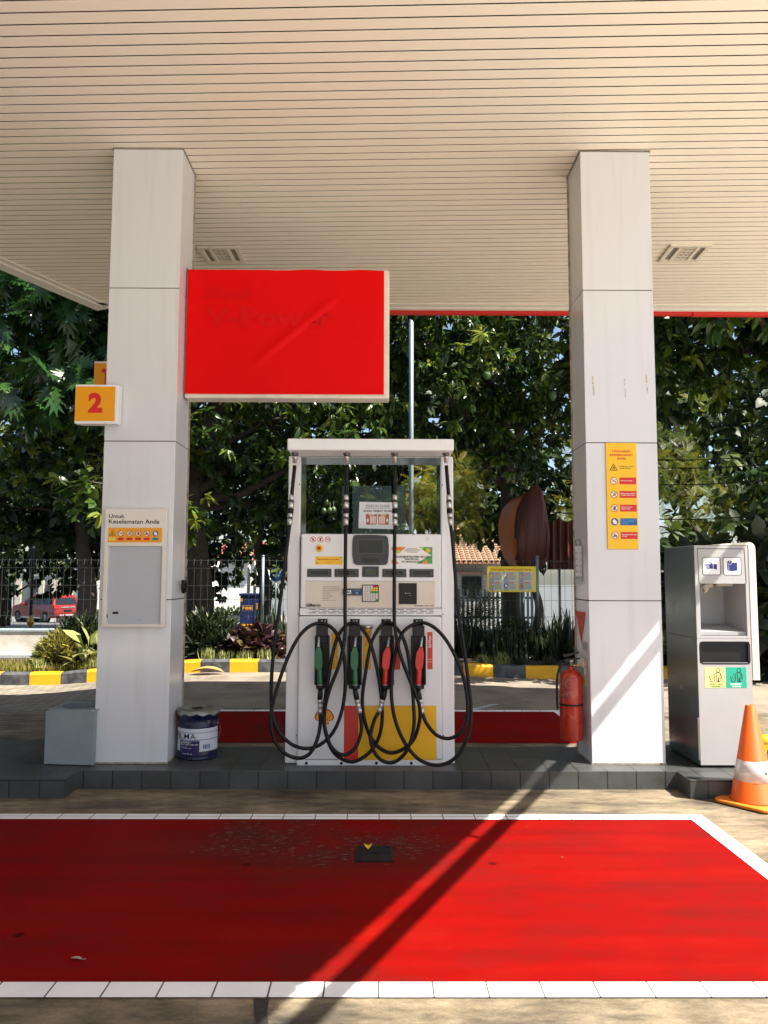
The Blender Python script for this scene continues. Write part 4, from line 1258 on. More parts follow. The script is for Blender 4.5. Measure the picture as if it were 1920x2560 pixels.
a.rect(q1.y, q1.z, q0.y, q0.z, mat('faded_sticker', (.42, .44, .36), .5, var=.4, vscale=30), 0); a.rect(q1.y + .02, q1.z + .01, q0.y - .02, q0.z - .012, M_GREY, 1)
tag(a.build('inspection_sticker', None, (FX, q0.y, q0.z)), 'small faded square sticker on the right pillar side below the red triangle', 'sticker')
t = thing('leaflet_holder', 'leaflets in a holder on the right pillar side above the extinguisher', 'leaflet holder', (FX, 5.73, .85))
q0, q1 = PX(1452, 1641, FX), PX(1470, 1688, FX)
mb = MB(); mb.box(FX - .03, FX - .002, q1.y, q0.y, q1.z, q0.z - .06); mb.build('holder', mat('holder_grey', (.25, .24, .24), .35), t, t.location)
mb = MB()
for k in range(4): mb.box(FX - .027 + .006 * k, FX - .024 + .006 * k, q1.y + .01, q0.y - .01 - .01 * k, q1.z + .02, q0.z - .01 * k, k % 2)
mb.build('leaflet', [M_PAPER, M_STO], t, t.location)

# fire extinguisher
ec = P(1428.5, 1760, 5.74); ex_, ey_ = ec.x, 5.74
eb = P(1428, 1851, 5.70).z; et = P(1428, 1672, 5.74).z
fe = thing('fire_extinguisher', 'red cylinder fire extinguisher strapped to the right pillar side', 'fire extinguisher', (ex_, ey_, eb))
eo = fe.location; R_ = .086; hgt = et - eb
mb = MB()
pr = [(R_ - .006, 0), (R_, .008), (R_, hgt - .07)] + [(R_ * math.cos(rad(a)) * .80 + R_ * .20 * (1 - a / 90), hgt - .07 + .07 * math.sin(rad(a))) for a in (15, 30, 45, 60, 75)] + [(.026, hgt), (.024, hgt + .02)]
mb.lathe(pr, (ex_, ey_, eb), 32)
mb.build('cylinder', mat('extinguisher_red', (.36, .022, .008), .25, coat=.3, var=.15), fe, eo)
mb = MB()
mb.cyl((ex_, ey_, et + .02), (ex_, ey_, et + .05), .019, n=14); mb.box(ex_ - .012, ex_ + .012, ey_ - .03, ey_ + .03, et + .05, et + .068)
mb.build('valve', M_DARKSTEEL, fe, eo)
mb = MB()
mb.prism([(0, 0), (.115, .018), (.115, .028), (0, .018)], (ex_ - .045, ey_ - .011, et + .055), (1, 0, 0), (0, 0, 1), (0, .022, 0))
mb.prism([(0, 0), (.11, .03), (.11, .042), (-.01, .02)], (ex_ - .05, ey_ - .009, et + .085), (1, 0, 0), (0, 0, 1), (0, .018, 0))
mb.build('lever', M_BLACK, fe, eo)
mb = MB(); mb.tube(spline([(ex_ - .015, ey_ - .01, et + .045), (ex_ - .075, ey_ - .02, et + .03), (ex_ - .105, ey_ - .015, et - .06), (ex_ - .108, ey_ - .01, eb + .3), (ex_ - .106, ey_ - .01, eb + .22)], 7), .009, 10)
mb.build('discharge_hose', M_BLACK, fe, eo)
mb = MB(); zs = P(1428, 1764, 5.66).z
mb.lathe([(R_ + .0008, zs - .007), (R_ + .002, zs - .006), (R_ + .002, zs + .006), (R_ + .0008, zs + .007)], (ex_, ey_, 0), 32)
mb.build('strap', M_BLACK, fe, eo)
mb = MB(); mb.box(ex_ + .0, RX0 - .002, ey_ - .012, ey_ + .012, et + .022, et + .030); mb.box(RX0 - .012, RX0 - .001, ey_ - .03, ey_ + .03, et - .12, et + .06)
mb.build('wall_bracket', mat('bracket_yellow', (.55, .36, .10), .4), fe, eo)
mb = MB()
for k in range(9):
    a0 = rad(205 + k * 5); a1 = rad(205 + (k + 1) * 5); r = R_ + .0012
    for (z0_, z1_) in ((.30, .45),):
        mb.quad((ex_ + r * math.cos(a0), ey_ + r * math.sin(a0), eb + z0_), (ex_ + r * math.cos(a1), ey_ + r * math.sin(a1), eb + z0_), (ex_ + r * math.cos(a1), ey_ + r * math.sin(a1), eb + z1_), (ex_ + r * math.cos(a0), ey_ + r * math.sin(a0), eb + z1_))
mb.build('instruction_label', mat('label_dark_red', (.20, .012, .010), .4, var=.8, vscale=60, col2=(.5, .25, .2)), fe, eo)

# ================================================================ box bin on the left
bf0, bf1 = P(110, 1911, 5.56), P(216.5, 1916, 5.52)
w = .365; hb = .39; dp = .36
rz = rad(-6)
bn = thing('box_bin', 'grey square box bin with a round opening left of the left pillar', 'bin', (bf0.x + w / 2 - .005, 5.545, PZ), rz)
M_BIN = mat('bin_grey', (.24, .285, .30), .4, var=.45, vscale=5)
mb = MB(); mb.box(-w / 2, w / 2, 0, .016, 0.006, hb - .012); mb.build('front_panel', M_BIN, bn, bevel=.003)
mb = MB()
mb.box(-w / 2 + .002, -w / 2 + .014, .0165, dp, .004, hb - .012); mb.box(w / 2 - .028, w / 2 - .016, .0165, dp, .004, hb - .012); mb.box(-w / 2 + .0145, w / 2 - .0285, dp - .012, dp - .001, .004, hb - .012)
mb.build('side_panel', M_BIN, bn)
mb = MB(); n = 36; cx, cy, r = 0.0, dp / 2, .138      # lid with a real round hole
ring_o = []; ring_i = []
for k in range(n):
    t = 2 * math.pi * k / n; ct, st = math.cos(t), math.sin(t)
    s_ = min((w / 2) / max(abs(ct), 1e-6), (dp / 2) / max(abs(st), 1e-6))
    ring_o.append((cx + ct * s_, cy + st * s_)); ring_i.append((cx + ct * r, cy + st * r))
vs = [(x, y, hb) for x, y in ring_o] + [(x, y, hb) for x, y in ring_i] + [(x, y, hb - .012) for x, y in ring_o] + [(x, y, hb - .012) for x, y in ring_i] + [(x, y, hb - .05) for x, y in ring_i]
fs = []
for k in range(n):
    j = (k + 1) % n
    fs += [(k, j, n + j, n + k), (k, 2 * n + k, 2 * n + j, j), (n + k, n + j, 4 * n + j, 4 * n + k), (2 * n + k, 2 * n + j, 3 * n + j, 3 * n + k)]
mb.add(vs, fs); mb.build('lid', M_BIN, bn)
mb = MB(); mb.lathe([(r - .002, hb - .045), (r - .004, .02), (.001, .019)], (cx, cy, 0), 32); mb.build('inner_bucket', M_BLACK, bn)

# ================================================================ cooking oil pail
pc = P(496.5, 1780, 5.83); R0_ = .150
pl = thing('oil_pail', 'dented dark blue tin pail with white paper label beside the left pillar', 'pail', (pc.x, 5.83, PZ))
ph = P(496, 1772, 5.83).z - PZ
MP_B = mat('pail_blue', (.006, .006, .045), .25, var=.3, vscale=8, col2=(.02, .015, .04))
MP_L = mat('pail_label', (.58, .62, .72), .45, var=.35, vscale=9, col2=(.40, .42, .46))
mb = MB()
pr = [(R0_ - .008, .0), (R0_ - .004, .004), (R0_ - .004, .012), (R0_ - .006, .016), (R0_ - .004, ph * .30), (R0_ - .003, ph * .66), (R0_ + .001, ph * .67), (R0_ + .001, ph * .69), (R0_ - .003, ph * .70), (R0_ - .001, ph * .90), (R0_ + .004, ph * .91), (R0_ + .004, ph * .96), (R0_ + .002, ph * .97)]
mb.lathe(pr, (0, 0, 0), 44); mb.build('body', MP_B, pl)
mb = MB()                              # crimped lid with a scalloped skirt
n = 66; vs = []; fs = []
for k in range(n):
    t = 2 * math.pi * k / n; c_, s_ = math.cos(t), math.sin(t)
    sc = .5 + .5 * math.cos(t * 11)
    dr_ = .012 - .004 * sc; dz = ph * .955 - .016 * sc + .004 * math.sin(3 * t)
    vs += [(c_ * (R0_ + dr_), s_ * (R0_ + dr_), dz), (c_ * (R0_ + .010), s_ * (R0_ + .010), ph + .004 + .003 * math.sin(5 * t)), (c_ * (R0_ - .004), s_ * (R0_ - .004), ph + .006), (c_ * (R0_ - .016), s_ * (R0_ - .016), ph - .008), (c_ * .06, s_ * .06, ph - .006 + .003 * math.sin(2 * t))]
for k in range(n):
    j = (k + 1) % n
    for q in range(4): fs.append((k * 5 + q, j * 5 + q, j * 5 + q + 1, k * 5 + q + 1))
vs.append((0, 0, ph - .004)); fs += [(k * 5 + 4, ((k + 1) % n) * 5 + 4, len(vs) - 1) for k in range(n)]
mb.add(vs, fs, 0, True); mb.build('crimped_lid', mat('tin_lid', (.26, .28, .24), .4, metal=.3, var=1.0, vscale=11, col2=(.05, .05, .04)), pl)
mb = MB(); mb.lathe([(.001, 0), (.042, .0), (.042, .003), (.001, .0035)], (-.02, .05, ph - .0035), 20); mb.build('pour_hole', M_BLACK, pl)


def wrap(mbx, art_pts, z, faces, r, m, a0=rad(270)):
    pass


class Wrap(Art):                       # artwork wrapped round the pail: a in metres along the wall from the front, b height
    def __init__(s, R): super().__init__((0, 0, 0), (1, 0, 0), (0, 0, 1), (0, -1, 0)); s.R = R

    def pt(s, a, b, lay):
        r = s.R + .0006 * (lay + 1); t = rad(270) + a / s.R
        return Vector((r * math.cos(t), r * math.sin(t), b))

    def band(s, a0, a1, b0, b1, m, lay=0):
        k = max(1, int(abs(a1 - a0) / .012))
        for i in range(k):
            u0 = a0 + (a1 - a0) * i / k; u1 = a0 + (a1 - a0) * (i + 1) / k
            s.poly([(u0, b0), (u1, b0), (u1, b1), (u0, b1)], m, lay)
        return s


wv = Wrap(R0_ - .0015)
wv.band(-.20, .22, ph * .185, ph * .655, MP_L, 0)
wv.band(-.20, .22, ph * .568, ph * .578, M_NAVY, 1); wv.band(-.20, .22, ph * .420, ph * .432, M_NAVY, 1)
wv.band(-.118, .045, ph * .10, ph * .41, mat('pail_label_navy', (.018, .010, .085), .4), 1)
wv.band(-.20, .22, ph * .06, ph * .12, MP_B, 1)
for s_, a0_, a1_ in (('F', -.175, -.138), ('I', -.132, -.122), ('L', -.115, -.080), ('M', -.073, -.030), ('A', -.022, .016)):
    vv, ff = text_geo(s_, .012)
    k = [wv.pt(a0_ + x * (a1_ - a0_), ph * .448 + y * ph * .107, 4) for x, y in vv]
    wv.mb.add(k, ff, wv.mi(M_INK))
for s_, a0_, b0_, a1_, b1_, bl in (('GOODFRY', -.108, .355, -.015, .393, .02), ('MINYAK GORENG SEMI CAIR', -.108, .322, .036, .343, .02), ('Serbaguna', -.10, .275, -.045, .287, 0), ('Kemasan kaleng', -.08, .25, -.01, .262, 0), ('Netto 18 kg', -.085, .135, -.005, .152, .02)):
    n_ = len(s_)
    for i_, ch in enumerate(s_):
        if ch == ' ': continue
        u0 = a0_ + (a1_ - a0_) * i_ / n_; u1 = a0_ + (a1_ - a0_) * (i_ + .8) / n_
        vv, ff = text_geo(ch, bl)
        wv.mb.add([wv.pt(u0 + x * (u1 - u0), ph * (b0_ + y * (b1_ - b0_)), 3) for x, y in vv], ff, wv.mi(M_WINK))
for i_, (u, ww) in enumerate(((.072, .006), (.081, .003), (.088, .009), (.102, .004), (.110, .003), (.117, .007))):
    wv.band(u, u + ww, ph * .235, ph * .325, M_NAVY, 1)
wv.build('paper_label', pl)
mb = MB(); mb.tube(spline([(R0_ + .002, .02, ph * .70), (R0_ + .02, -.02, ph * .55), (R0_ + .012, -.03, ph * .42), (R0_ + .004, -.02, ph * .38)], 6), .002, 6); mb.build('wire_handle', M_DARKSTEEL, pl)
mb = MB(); a_ = rad(270 + 42); mb.obox((math.cos(a_) * (R0_ + .002), math.sin(a_) * (R0_ + .002), ph * .78), (.022, .008, .022), Matrix.Rotation(a_ + rad(90), 3, 'Z')); mb.build('handle_lug', M_DARKSTEEL, pl, bevel=.002)

# ================================================================ service cabinet with towel niche and bin slot
KY = 5.50
kx0, kx1 = P(1744, 1640, KY).x, P(1878.5, 1640, KY).x
kz1 = P(1800, 1363.5, KY).z
kb = thing('service_cabinet', 'tall grey service cabinet with towel niche and waste slot right of the right pillar', 'waste bin', ((kx0 + kx1) / 2, 5.78, PZ))
ko = kb.location
M_CAB = mat('cabinet_grey', (.39, .395, .40), .30, var=.35, vscale=5, col2=(.31, .31, .31))
M_CABSHADE = mat('cabinet_side_shade', (.085, .115, .12), .14, spec=.6, var=.1)
kX = lambda px, py=1640: P(px, py, KY).x
kZ = lambda py: P(1808, py, KY).z
KB = 6.08
nx0, nx1 = kx0 + .030, kx1 - .022
nz1, nz0 = kZ(1459), kZ(1588)
zs_ = kZ(1596.4)
mb = MB()                             # upper box round the niche
mb.box(kx0, kx0 + .03, KY, KB, zs_ + .001, kz1); mb.box(kx1 - .022, kx1, KY, KB, zs_ + .001, kz1)
mb.box(nx0 + .0005, nx1 - .0005, KY, KB, nz1, kz1); mb.box(nx0 + .0005, nx1 - .0005, KY, KB, zs_ + .001, nz0 - .004)
mb.box(nx0 + .0005, nx1 - .0005, KY + .36, KB, nz0 - .0035, nz1 - .0005)
mb.build('upper_cabinet', M_CAB, kb, ko)
mb = MB(); mb.prism([(0, 0), (.02, 0), (.02, .026), (.35, .062), (.35, 0)], (nx0 + .0008, KY + .004, nz0 - .003), (0, 1, 0), (0, 0, 1), (nx1 - nx0 - .0016, 0, 0))
mb.build('sloping_shelf', M_CAB, kb, ko)
mb = MB(); mb.box(nx0 + .004, nx0 + .12, KY + .05, KY + .30, nz1 - .03, nz1 - .001); mb.tube(spline([(nx0 + .05, KY + .04, nz1 - .01), (nx0 + .06, KY + .035, nz1 - .045), (nx0 + .055, KY + .05, nz1 - .06)], 5), [.02] * 6 + [.014] * 5, 8)
mb.box(nx0 + .15, nx0 + .27, KY + .06, KY + .30, nz1 - .02, nz1 - .001)
mb.build('towel_roll', mat('old_towel', (.42, .37, .29), .8, var=.5, vscale=14), kb, ko)
# lower cabinet with a recessed slot
sl0, sl1 = kX(1750.5, 1632), kX(1874, 1632)
slz1, slz0 = kZ(1604.5), kZ(1660)
mb = MB()
mb.box(kx0, sl0, KY, KB, PZ + .02, zs_ - .001); mb.box(sl1, kx1, KY, KB, PZ + .02, zs_ - .001)
mb.box(sl0 + .0003, sl1 - .0003, KY, KB, slz1, zs_ - .001); mb.box(sl0 + .0003, sl1 - .0003, KY, KB, PZ + .02, slz0)
mb.box(sl0 + .0003, sl1 - .0003, KY + .22, KB, slz0 + .0003, slz1 - .0003)
mb.build('lower_cabinet', M_CAB, kb, ko)
a = Art.front(1812, 1632, KY, .0012)
outer = rrect(1748.8, 1603.4, 1875.6, 1661, 9); inner = rrect(1752.5, 1606.5, 1872, 1657.5, 7)
for k in range(len(outer)):
    j = (k + 1) % len(outer); a.poly([outer[k], outer[j], inner[j], inner[k]], M_BLACK, 0)
a.line([(1756, 1656.8), (1868, 1656.8)], 1.0, M_CHROME, 1)
a.build('slot_gasket', kb, ko)
mb = MB(); mb.box(sl0 + .001, sl1 - .001, KY + .02, KY + .03, slz0 + .001, slz1 - .001); mb.build('slot_flap', M_BLACK, kb, ko)
# shiny side sheet, the shade on this side put into a darker colour
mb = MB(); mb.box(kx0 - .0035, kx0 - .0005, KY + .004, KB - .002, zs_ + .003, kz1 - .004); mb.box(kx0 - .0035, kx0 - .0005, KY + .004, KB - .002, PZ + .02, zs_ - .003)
mb.build('side_sheet', M_CABSHADE, kb, ko)
a = Art((kx0 - .0045, 0, 0), (0, 1, 0), (0, 0, 1), (-1, 0, 0))
q0, q1 = PX(1697, 1680, kx0), PX(1713, 1725, kx0)
a.frame([(q0.y, q0.z), (q1.y, q0.z), (q1.y, q1.z), (q0.y, q1.z)], .004, M_GREY, 0)
ym, zm = (q0.y + q1.y) / 2, (q0.z + q1.z) / 2
a.rect(ym - .03, zm - .05, ym + .03, zm - .03, M_GREY, 0); a.line([(ym - .02, zm + .05), (ym, zm - .02)], .012, M_GREY, 0)
a.build('side_pictogram', kb, ko)
# front print: framed icons
a = Art.front(1808, 1420, KY, .0010)
for (p_, q_) in (((1744.5, 1371.5), (1746.5, 1459)), ((1744.5, 1371.5), (1862, 1372))):
    a.line([p_, q_], 1.5, M_INK, 0)
a.line([(1862, 1372), (1864, 1459)], 1.5, M_INK, 0)
for x0_ in (1756.3, 1808.2):
    a.frame(rrect(x0_, 1393.4, x0_ + 44.5, 1437.4, 5, 4), 1.3, M_INK, 0)
    a.poly(rrect(x0_ + 1.2, 1394.6, x0_ + 43.3, 1436.2, 4, 4), M_WHITE, -.5)
# glove
gx0, gy0 = 1763.5, 1404
a.poly([(gx0 + 10, gy0 + 6), (gx0 + 29, gy0 + 6), (gx0 + 29, gy0 + 20), (gx0 + 19, gy0 + 18), (gx0 + 10, gy0 + 18)], M_NAVY, 0)
for k, l_ in enumerate((1, 0, 1, 3)):
    a.line([(gx0 + l_, gy0 + 7 + k * 3.4), (gx0 + 10.5, gy0 + 7 + k * 3.4)], 2.2, M_NAVY, 0)
a.line([(gx0 + 9.5, gy0 + .8), (gx0 + 17, gy0 + 5.5)], 2.4, M_NAVY, 0); a.line([(gx0 + 19, gy0 + 6), (gx0 + 19.6, gy0 + 18)], .9, M_WINK, 1)
# paper roll
rx0, ry0 = 1818, 1402
a.poly([(rx0, ry0 + 2), (rx0 + 12, ry0 + 4), (rx0 + 19, ry0 + 5), (rx0 + 25, ry0 + 4), (rx0 + 25, ry0 + 24), (rx0 + 14, ry0 + 26), (rx0 + 3, ry0 + 25), (rx0, ry0 + 23)], M_NAVY, 0)
a.disc(rx0 + 6.2, ry0 + 2.6, 6.2, M_NAVY, 1, 18, ry=2.9); a.ring(rx0 + 6.2, ry0 + 3, 5.6, 6.4, M_WINK, 2, 18); a.disc(rx0 + 6.2, ry0 + 2.6, 2, M_WINK, 2, 12, ry=1.1)
a.line([(rx0 + 3.6, ry0 + 7), (rx0 + 3.8, ry0 + 24)], .7, M_WINK, 1)
a.rect(1852.5, 1373.5, 1860, 1382, M_GREY, 0)
a.build('icon_panel', kb, ko)
# waste stickers
a = Art.front(1815, 1694, KY, .0010)
for x0_, m_, s1, s2 in ((1762.5, M_PALEYEL, 'SAMPAH NON', 'ORGANIK'), (1814.6, M_TEAL, 'SAMPAH', 'ORGANIK')):
    a.rect(x0_, 1668, x0_ + 51.5, 1719.6, m_, 0)
    hx = x0_ + 33
    a.ring(hx, 1675.5, 4.0, 5.4, M_INK, 1, 18)
    a.line([(hx - 14, 1688), (hx - 5, 1682), (hx + 4, 1682), (hx + 8, 1688), (hx + 8, 1697)], 1.6, M_INK, 1)
    a.line([(hx - 4, 1685), (hx - 4, 1704), (hx - .5, 1704), (hx - .3, 1694)], 1.5, M_INK, 1); a.line([(hx + 4.6, 1686), (hx + 4.4, 1704), (hx + .9, 1704), (hx + .6, 1694)], 1.5, M_INK, 1)
    bx_ = x0_ + 11
    a.line([(bx_, 1691), (bx_ + 4, 1704.5), (bx_ + 11, 1704.5), (bx_ + 14, 1691)], 1.6, M_INK, 1)
    for (u, v) in ((4, 1694), (7, 1698), (10, 1695), (12, 1690)): a.line([(bx_ + u, v), (bx_ + u + 1.4, v - 3)], 1.2, M_INK, 1)
    m2 = M_GREENINK if m_ is M_PALEYEL else M_WINK
    a.text(s1, x0_ + 10.5, 1708, x0_ + (44 if m_ is M_PALEYEL else 38), 1712, m2, 1, .05)
    a.text(s2, x0_ + 14, 1714, x0_ + 38, 1718, m2, 1, .05)
a.build('waste_sticker', kb, ko)
mb = MB(); mb.box(kX(1744.3, 1850), kX(1748.3, 1850), KY - .012, KY - .0008, kZ(1900), kZ(1794)); mb.build('door_handle', mat('handle_steel', (.35, .35, .36), .3, metal=.8), kb, ko, bevel=.003)
# cream hood sheet over the top and down the right side
hx_ = kx1 + .062; hz_ = kz1 + .018
pro = []
def arc(cx, cz, r, a0, a1, n=6): return [(cx + r * math.cos(rad(a0 + (a1 - a0) * k / n)), cz + r * math.sin(rad(a0 + (a1 - a0) * k / n))) for k in range(n + 1)]
zb_h = kZ(1701)
pro = [(kx0 + .14, kz1 + .003), (kx0 + .14, kz1 + .006)] + [(hx_ - .05, hz_ + .006)] + arc(hx_ - .045, hz_ - .039, .045, 80, 0) + [(hx_, zb_h), (hx_ - .048, zb_h), (hx_ - .048, kz1 - .03), (hx_ - .052, kz1 + .003)]
mb = MB(); mb.prism(pro, (0, KY + .01, 0), (1, 0, 0), (0, 0, 1), (0, .50, 0))
mb.build('hood', mat('hood_cream', (.74, .69, .58), .38, var=.1), kb, ko, bevel=.003)
mb = MB(); mb.box(kx0 + .005, kx1 - .005, KY + .03, KB - .02, PZ + .001, PZ + .0195); mb.build('foot', M_BLACK, kb, ko)

# ================================================================ traffic cone
cg = G(1879, 2024); cy = cg.y + .13; cx = P(1880, 1900, cy).x
cn = thing('traffic_cone', 'orange traffic cone with a silver reflective collar on the forecourt', 'traffic cone', (cx, cy, 0), rad(38))
M_ORG = mat('cone_orange', (.72, .105, .004), .42, var=.3, vscale=6, col2=(.52, .07, .005))
ht = P(1873, 1762, cy).z
mb = MB(); bs = .185
mb.prism(rrect(-bs, -bs, bs, bs, .05, 4), (0, 0, .006), (1, 0, 0), (0, 1, 0), (0, 0, .020)); mb.build('base', mat('cone_base', (.66, .19, .012), .5, var=.5, vscale=8, col2=(.42, .10, .01)), cn, bevel=.006)
mb = MB()
for (u, v) in ((-1, -1), (1, -1), (-1, 1), (1, 1)): mb.cyl((u * (bs - .03), v * (bs - .03), 0), (u * (bs - .03), v * (bs - .03), .0065), .018, n=10)
mb.build('rubber_foot', M_BLACK, cn)
mb = MB(); rb, rt = .135, .030
mb.lathe([(rb + .012, .026), (rb + .010, .034), (rb, .045), (rt, ht - .004), (rt - .004, ht), (rt - .010, ht - .002), (rt - .008, ht - .12)], (0, 0, 0), 40); mb.build('cone_body', M_ORG, cn)
z0_, z1_ = P(1873, 1958, cy - .1).z, P(1873, 1905, cy - .08).z
rr_ = lambda z: rb + (rt - rb) * (z - .045) / (ht - .049) + .0015
mb = MB(); mb.lathe([(rr_(z0_) - .001, z0_ - .0005), (rr_(z0_), z0_), (rr_(z1_), z1_), (rr_(z1_) - .001, z1_ + .0005)], (0, 0, 0), 40)
mb.build('reflective_collar', mat('reflective_silver', (.68, .62, .60), .28, metal=.35, var=.4, vscale=14, col2=(.5, .44, .42)), cn)
# small black mark on the collar
mb = MB(); zc = (z0_ + z1_) / 2; ta = rad(270 - 38 + 22)
for k in range(10):
    t0 = ta + .10 * math.cos(k * .628); 
vsx = []
for k in range(12):
    t0 = ta + .075 * math.cos(k * math.pi / 6); z = zc - .005 + .010 * math.sin(k * math.pi / 6); r = rr_(z) + .001
    vsx.append((r * math.cos(t0), r * math.sin(t0), z))
mb.add(vsx, [tuple(range(12))]); mb.build('collar_mark', M_INK, cn)

# yellow hoop guard rail behind the cone
a0 = P(1898, 1851, 6.0)
mb = MB(); zz = a0.z
pts = spline([(a0.x, 6.0, -.02), (a0.x, 6.0, zz * .55), (a0.x + .04, 6.0, zz * .9), (a0.x + .12, 6.0, zz), (a0.x + .9, 6.05, zz), (a0.x + 1.5, 6.1, zz), (a0.x + 1.62, 6.1, zz * .8), (a0.x + 1.66, 6.1, -.02)], 8)
mb.tube(pts, .048, 16)
tag(mb.build('guard_rail', mat('rail_yellow', (.76, .40, .01), .38, var=.3, vscale=5), org=(a0.x, 6.0, 0)), 'low yellow tubular hoop guard behind the traffic cone', 'guard rail')

# ================================================================ floor box cover and leaves
f0, f1 = G(887.6, 2158), G(981, 2120)
fc = thing('floor_box', 'black rectangular drain cover let into the red bay', 'drain cover', ((f0.x + f1.x) / 2, (f0.y + f1.y) / 2, .004))
fo = fc.location; xw = (f1.x - f0.x) / 2; yw = (f1.y - f0.y) / 2
M_IRON = mat('cast_iron', (.009, .009, .009), .65, spec=.25, var=.6, vscale=20, col2=(.03, .028, .026), bump=.4)
mb = MB()
for (a0_, a1_, b0_, b1_) in ((-xw, xw, -yw, -yw + .014), (-xw, xw, yw - .014, yw), (-xw, -xw + .014, -yw + .0142, yw - .0142), (xw - .014, xw, -yw + .0142, yw - .0142)):
    mb.box(a0_, a1_, b0_, b1_, .0005, .008)
mb.build('rim', M_IRON, fc)
mb = MB(); mb.box(-xw + .016, xw - .016, -yw + .016, -.004, .0005, .006); mb.box(-xw + .016, xw - .016, .004, yw - .016, .0005, .006)
mb.build('lid', M_IRON, fc, bevel=.002)


def leaf_thing(name, label, loc, ln, wd, m, rz, curl=.02):
    mb = MB(); n = 9; vs = []; fs = []
    for i in range(n + 1):
        t = i / n; w_ = wd * math.sin(math.pi * min(1, max(0, t))) ** .6 * .5 + .001
        z = curl * math.sin(math.pi * t) * .3
        vs += [(-w_, t * ln, z + curl * .8 * (w_ / wd)), (0, t * ln, z), (w_, t * ln, z + curl * .8 * (w_ / wd))]
    for i in range(n):
        for j in range(2):
            a_ = i * 3 + j; fs.append((a_, a_ + 1, a_ + 4, a_ + 3))
    M_ = Matrix.Rotation(rz, 3, 'Z')
    mb.add([M_ @ Vector(v) for v in vs], fs, 0, True); mb.tube([M_ @ Vector((0, 0, 0)), M_ @ Vector((0, -ln * .25, .004))], .0018, 5)
    o = mb.build(name, m); o.location = loc
    return tag(o, label, 'leaf')


lc = G(919, 2134)
leaf_thing('fallen_leaf', 'small yellow fallen leaf on the black drain cover', (lc.x, lc.y + .06, .018), -.045, .042, mat('leaf_yellow', (.72, .46, .03), .5, var=.4, vscale=40), rad(4), .03)
dl_ = P(525, 1672, 11.55)
leaf_thing('dry_leaf', 'large curled dry tan leaf in the lane at the painted kerb', (dl_.x - .28, 11.5, ground_z(dl_.x, 11.5) + .03), .50, .24, mat('leaf_dry', (.50, .27, .10), .7, var=.6, vscale=14), rad(-88), .11)
lf = G(206, 2404)
leaf_thing('stray_leaf', 'small pale withered leaf on the shaded red paint', (lf.x, lf.y, .008), .05, .016, mat('leaf_withered', (.36, .25, .2), .7), rad(80), .008)
# puddle-dark stains and a crack patch in the front concrete
mb = MB(); q = [G(634, 2497), G(672, 2500), (G(668, 2530)), G(672, 2570), G(640, 2570), G(636, 2530)]
mb.add([(p.x, p.y, .0035) for p in q], [tuple(range(len(q)))])
tag(mb.build('tar_patch', mat('tar_patch', (.018, .018, .018), .7, var=.6, vscale=20, col2=(.06, .05, .04), bump=.5)), kind='structure')
# ================================================================ painted kerb along the rear lane
M_KY = mat('kerb_yellow', (.74, .40, .006), .55, var=.5, vscale=7, col2=(.42, .22, .02), bump=.3)
M_KB = mat('kerb_black', (.035, .037, .042), .6, var=.9, vscale=6, col2=(.16, .165, .18), bump=.3)
kerb = thing('painted_kerb', 'raised kerb painted in yellow and black blocks along the rear lane', 'kerb', (0, KERB_Y, 0))
marks = [-40, -66, 76, 150, 216, 300, 378, 482, 576, 645, 720, 800, 880, 960, 1040, 1118, 1158, 1234, 1314, 1392, 1474, 1556, 1640, 1724, 1810, 1900, 1990]
marks = [-160, -78, 0, 73, 152, 216, 300, 400, 501, 573, 645, 720, 800, 880, 960, 1050, 1118, 1158, 1234, 1314, 1400, 1480, 1560, 1640, 1724, 1810, 1900, 1990]
for i, (a, b) in enumerate(zip(marks, marks[1:])):
    xa, xb = P(a, 1690, KERB_Y).x, P(b, 1690, KERB_Y).x
    za, zb = ground_z(xa, KERB_Y), ground_z(xb, KERB_Y)
    mb = MB(); sec = [(0, -.03), (0, .155), (.03, .185), (.16, .185), (.16, -.03)]
    g = .004
    va = [(xa + g, KERB_Y + y, za + z) for y, z in sec]; vb = [(xb - g, KERB_Y + y, zb + z) for y, z in sec]
    n = len(sec)
    mb.add(va + vb, [tuple(range(n)), tuple(range(n, 2 * n))[::-1]] + [(k, (k + 1) % n, n + (k + 1) % n, n + k) for k in range(n)])
    mb.build('kerb_block', M_KY if i % 2 else M_KB, kerb, kerb.location)

# planting bed soil
mb = MB(); xs2 = [-9 + .5 * i for i in range(37)]
for xa, xb in zip(xs2, xs2[1:]):
    mb.quad((xa, KERB_Y + .15, ground_z(xa, KERB_Y) + .15), (xb, KERB_Y + .15, ground_z(xb, KERB_Y) + .15), (xb, WALL_Y + .05, .16 + ground_z(xb, KERB_Y) * .5), (xa, WALL_Y + .05, .16 + ground_z(xa, KERB_Y) * .5))
tag(mb.build('planting_bed', M_SOIL), kind='structure')

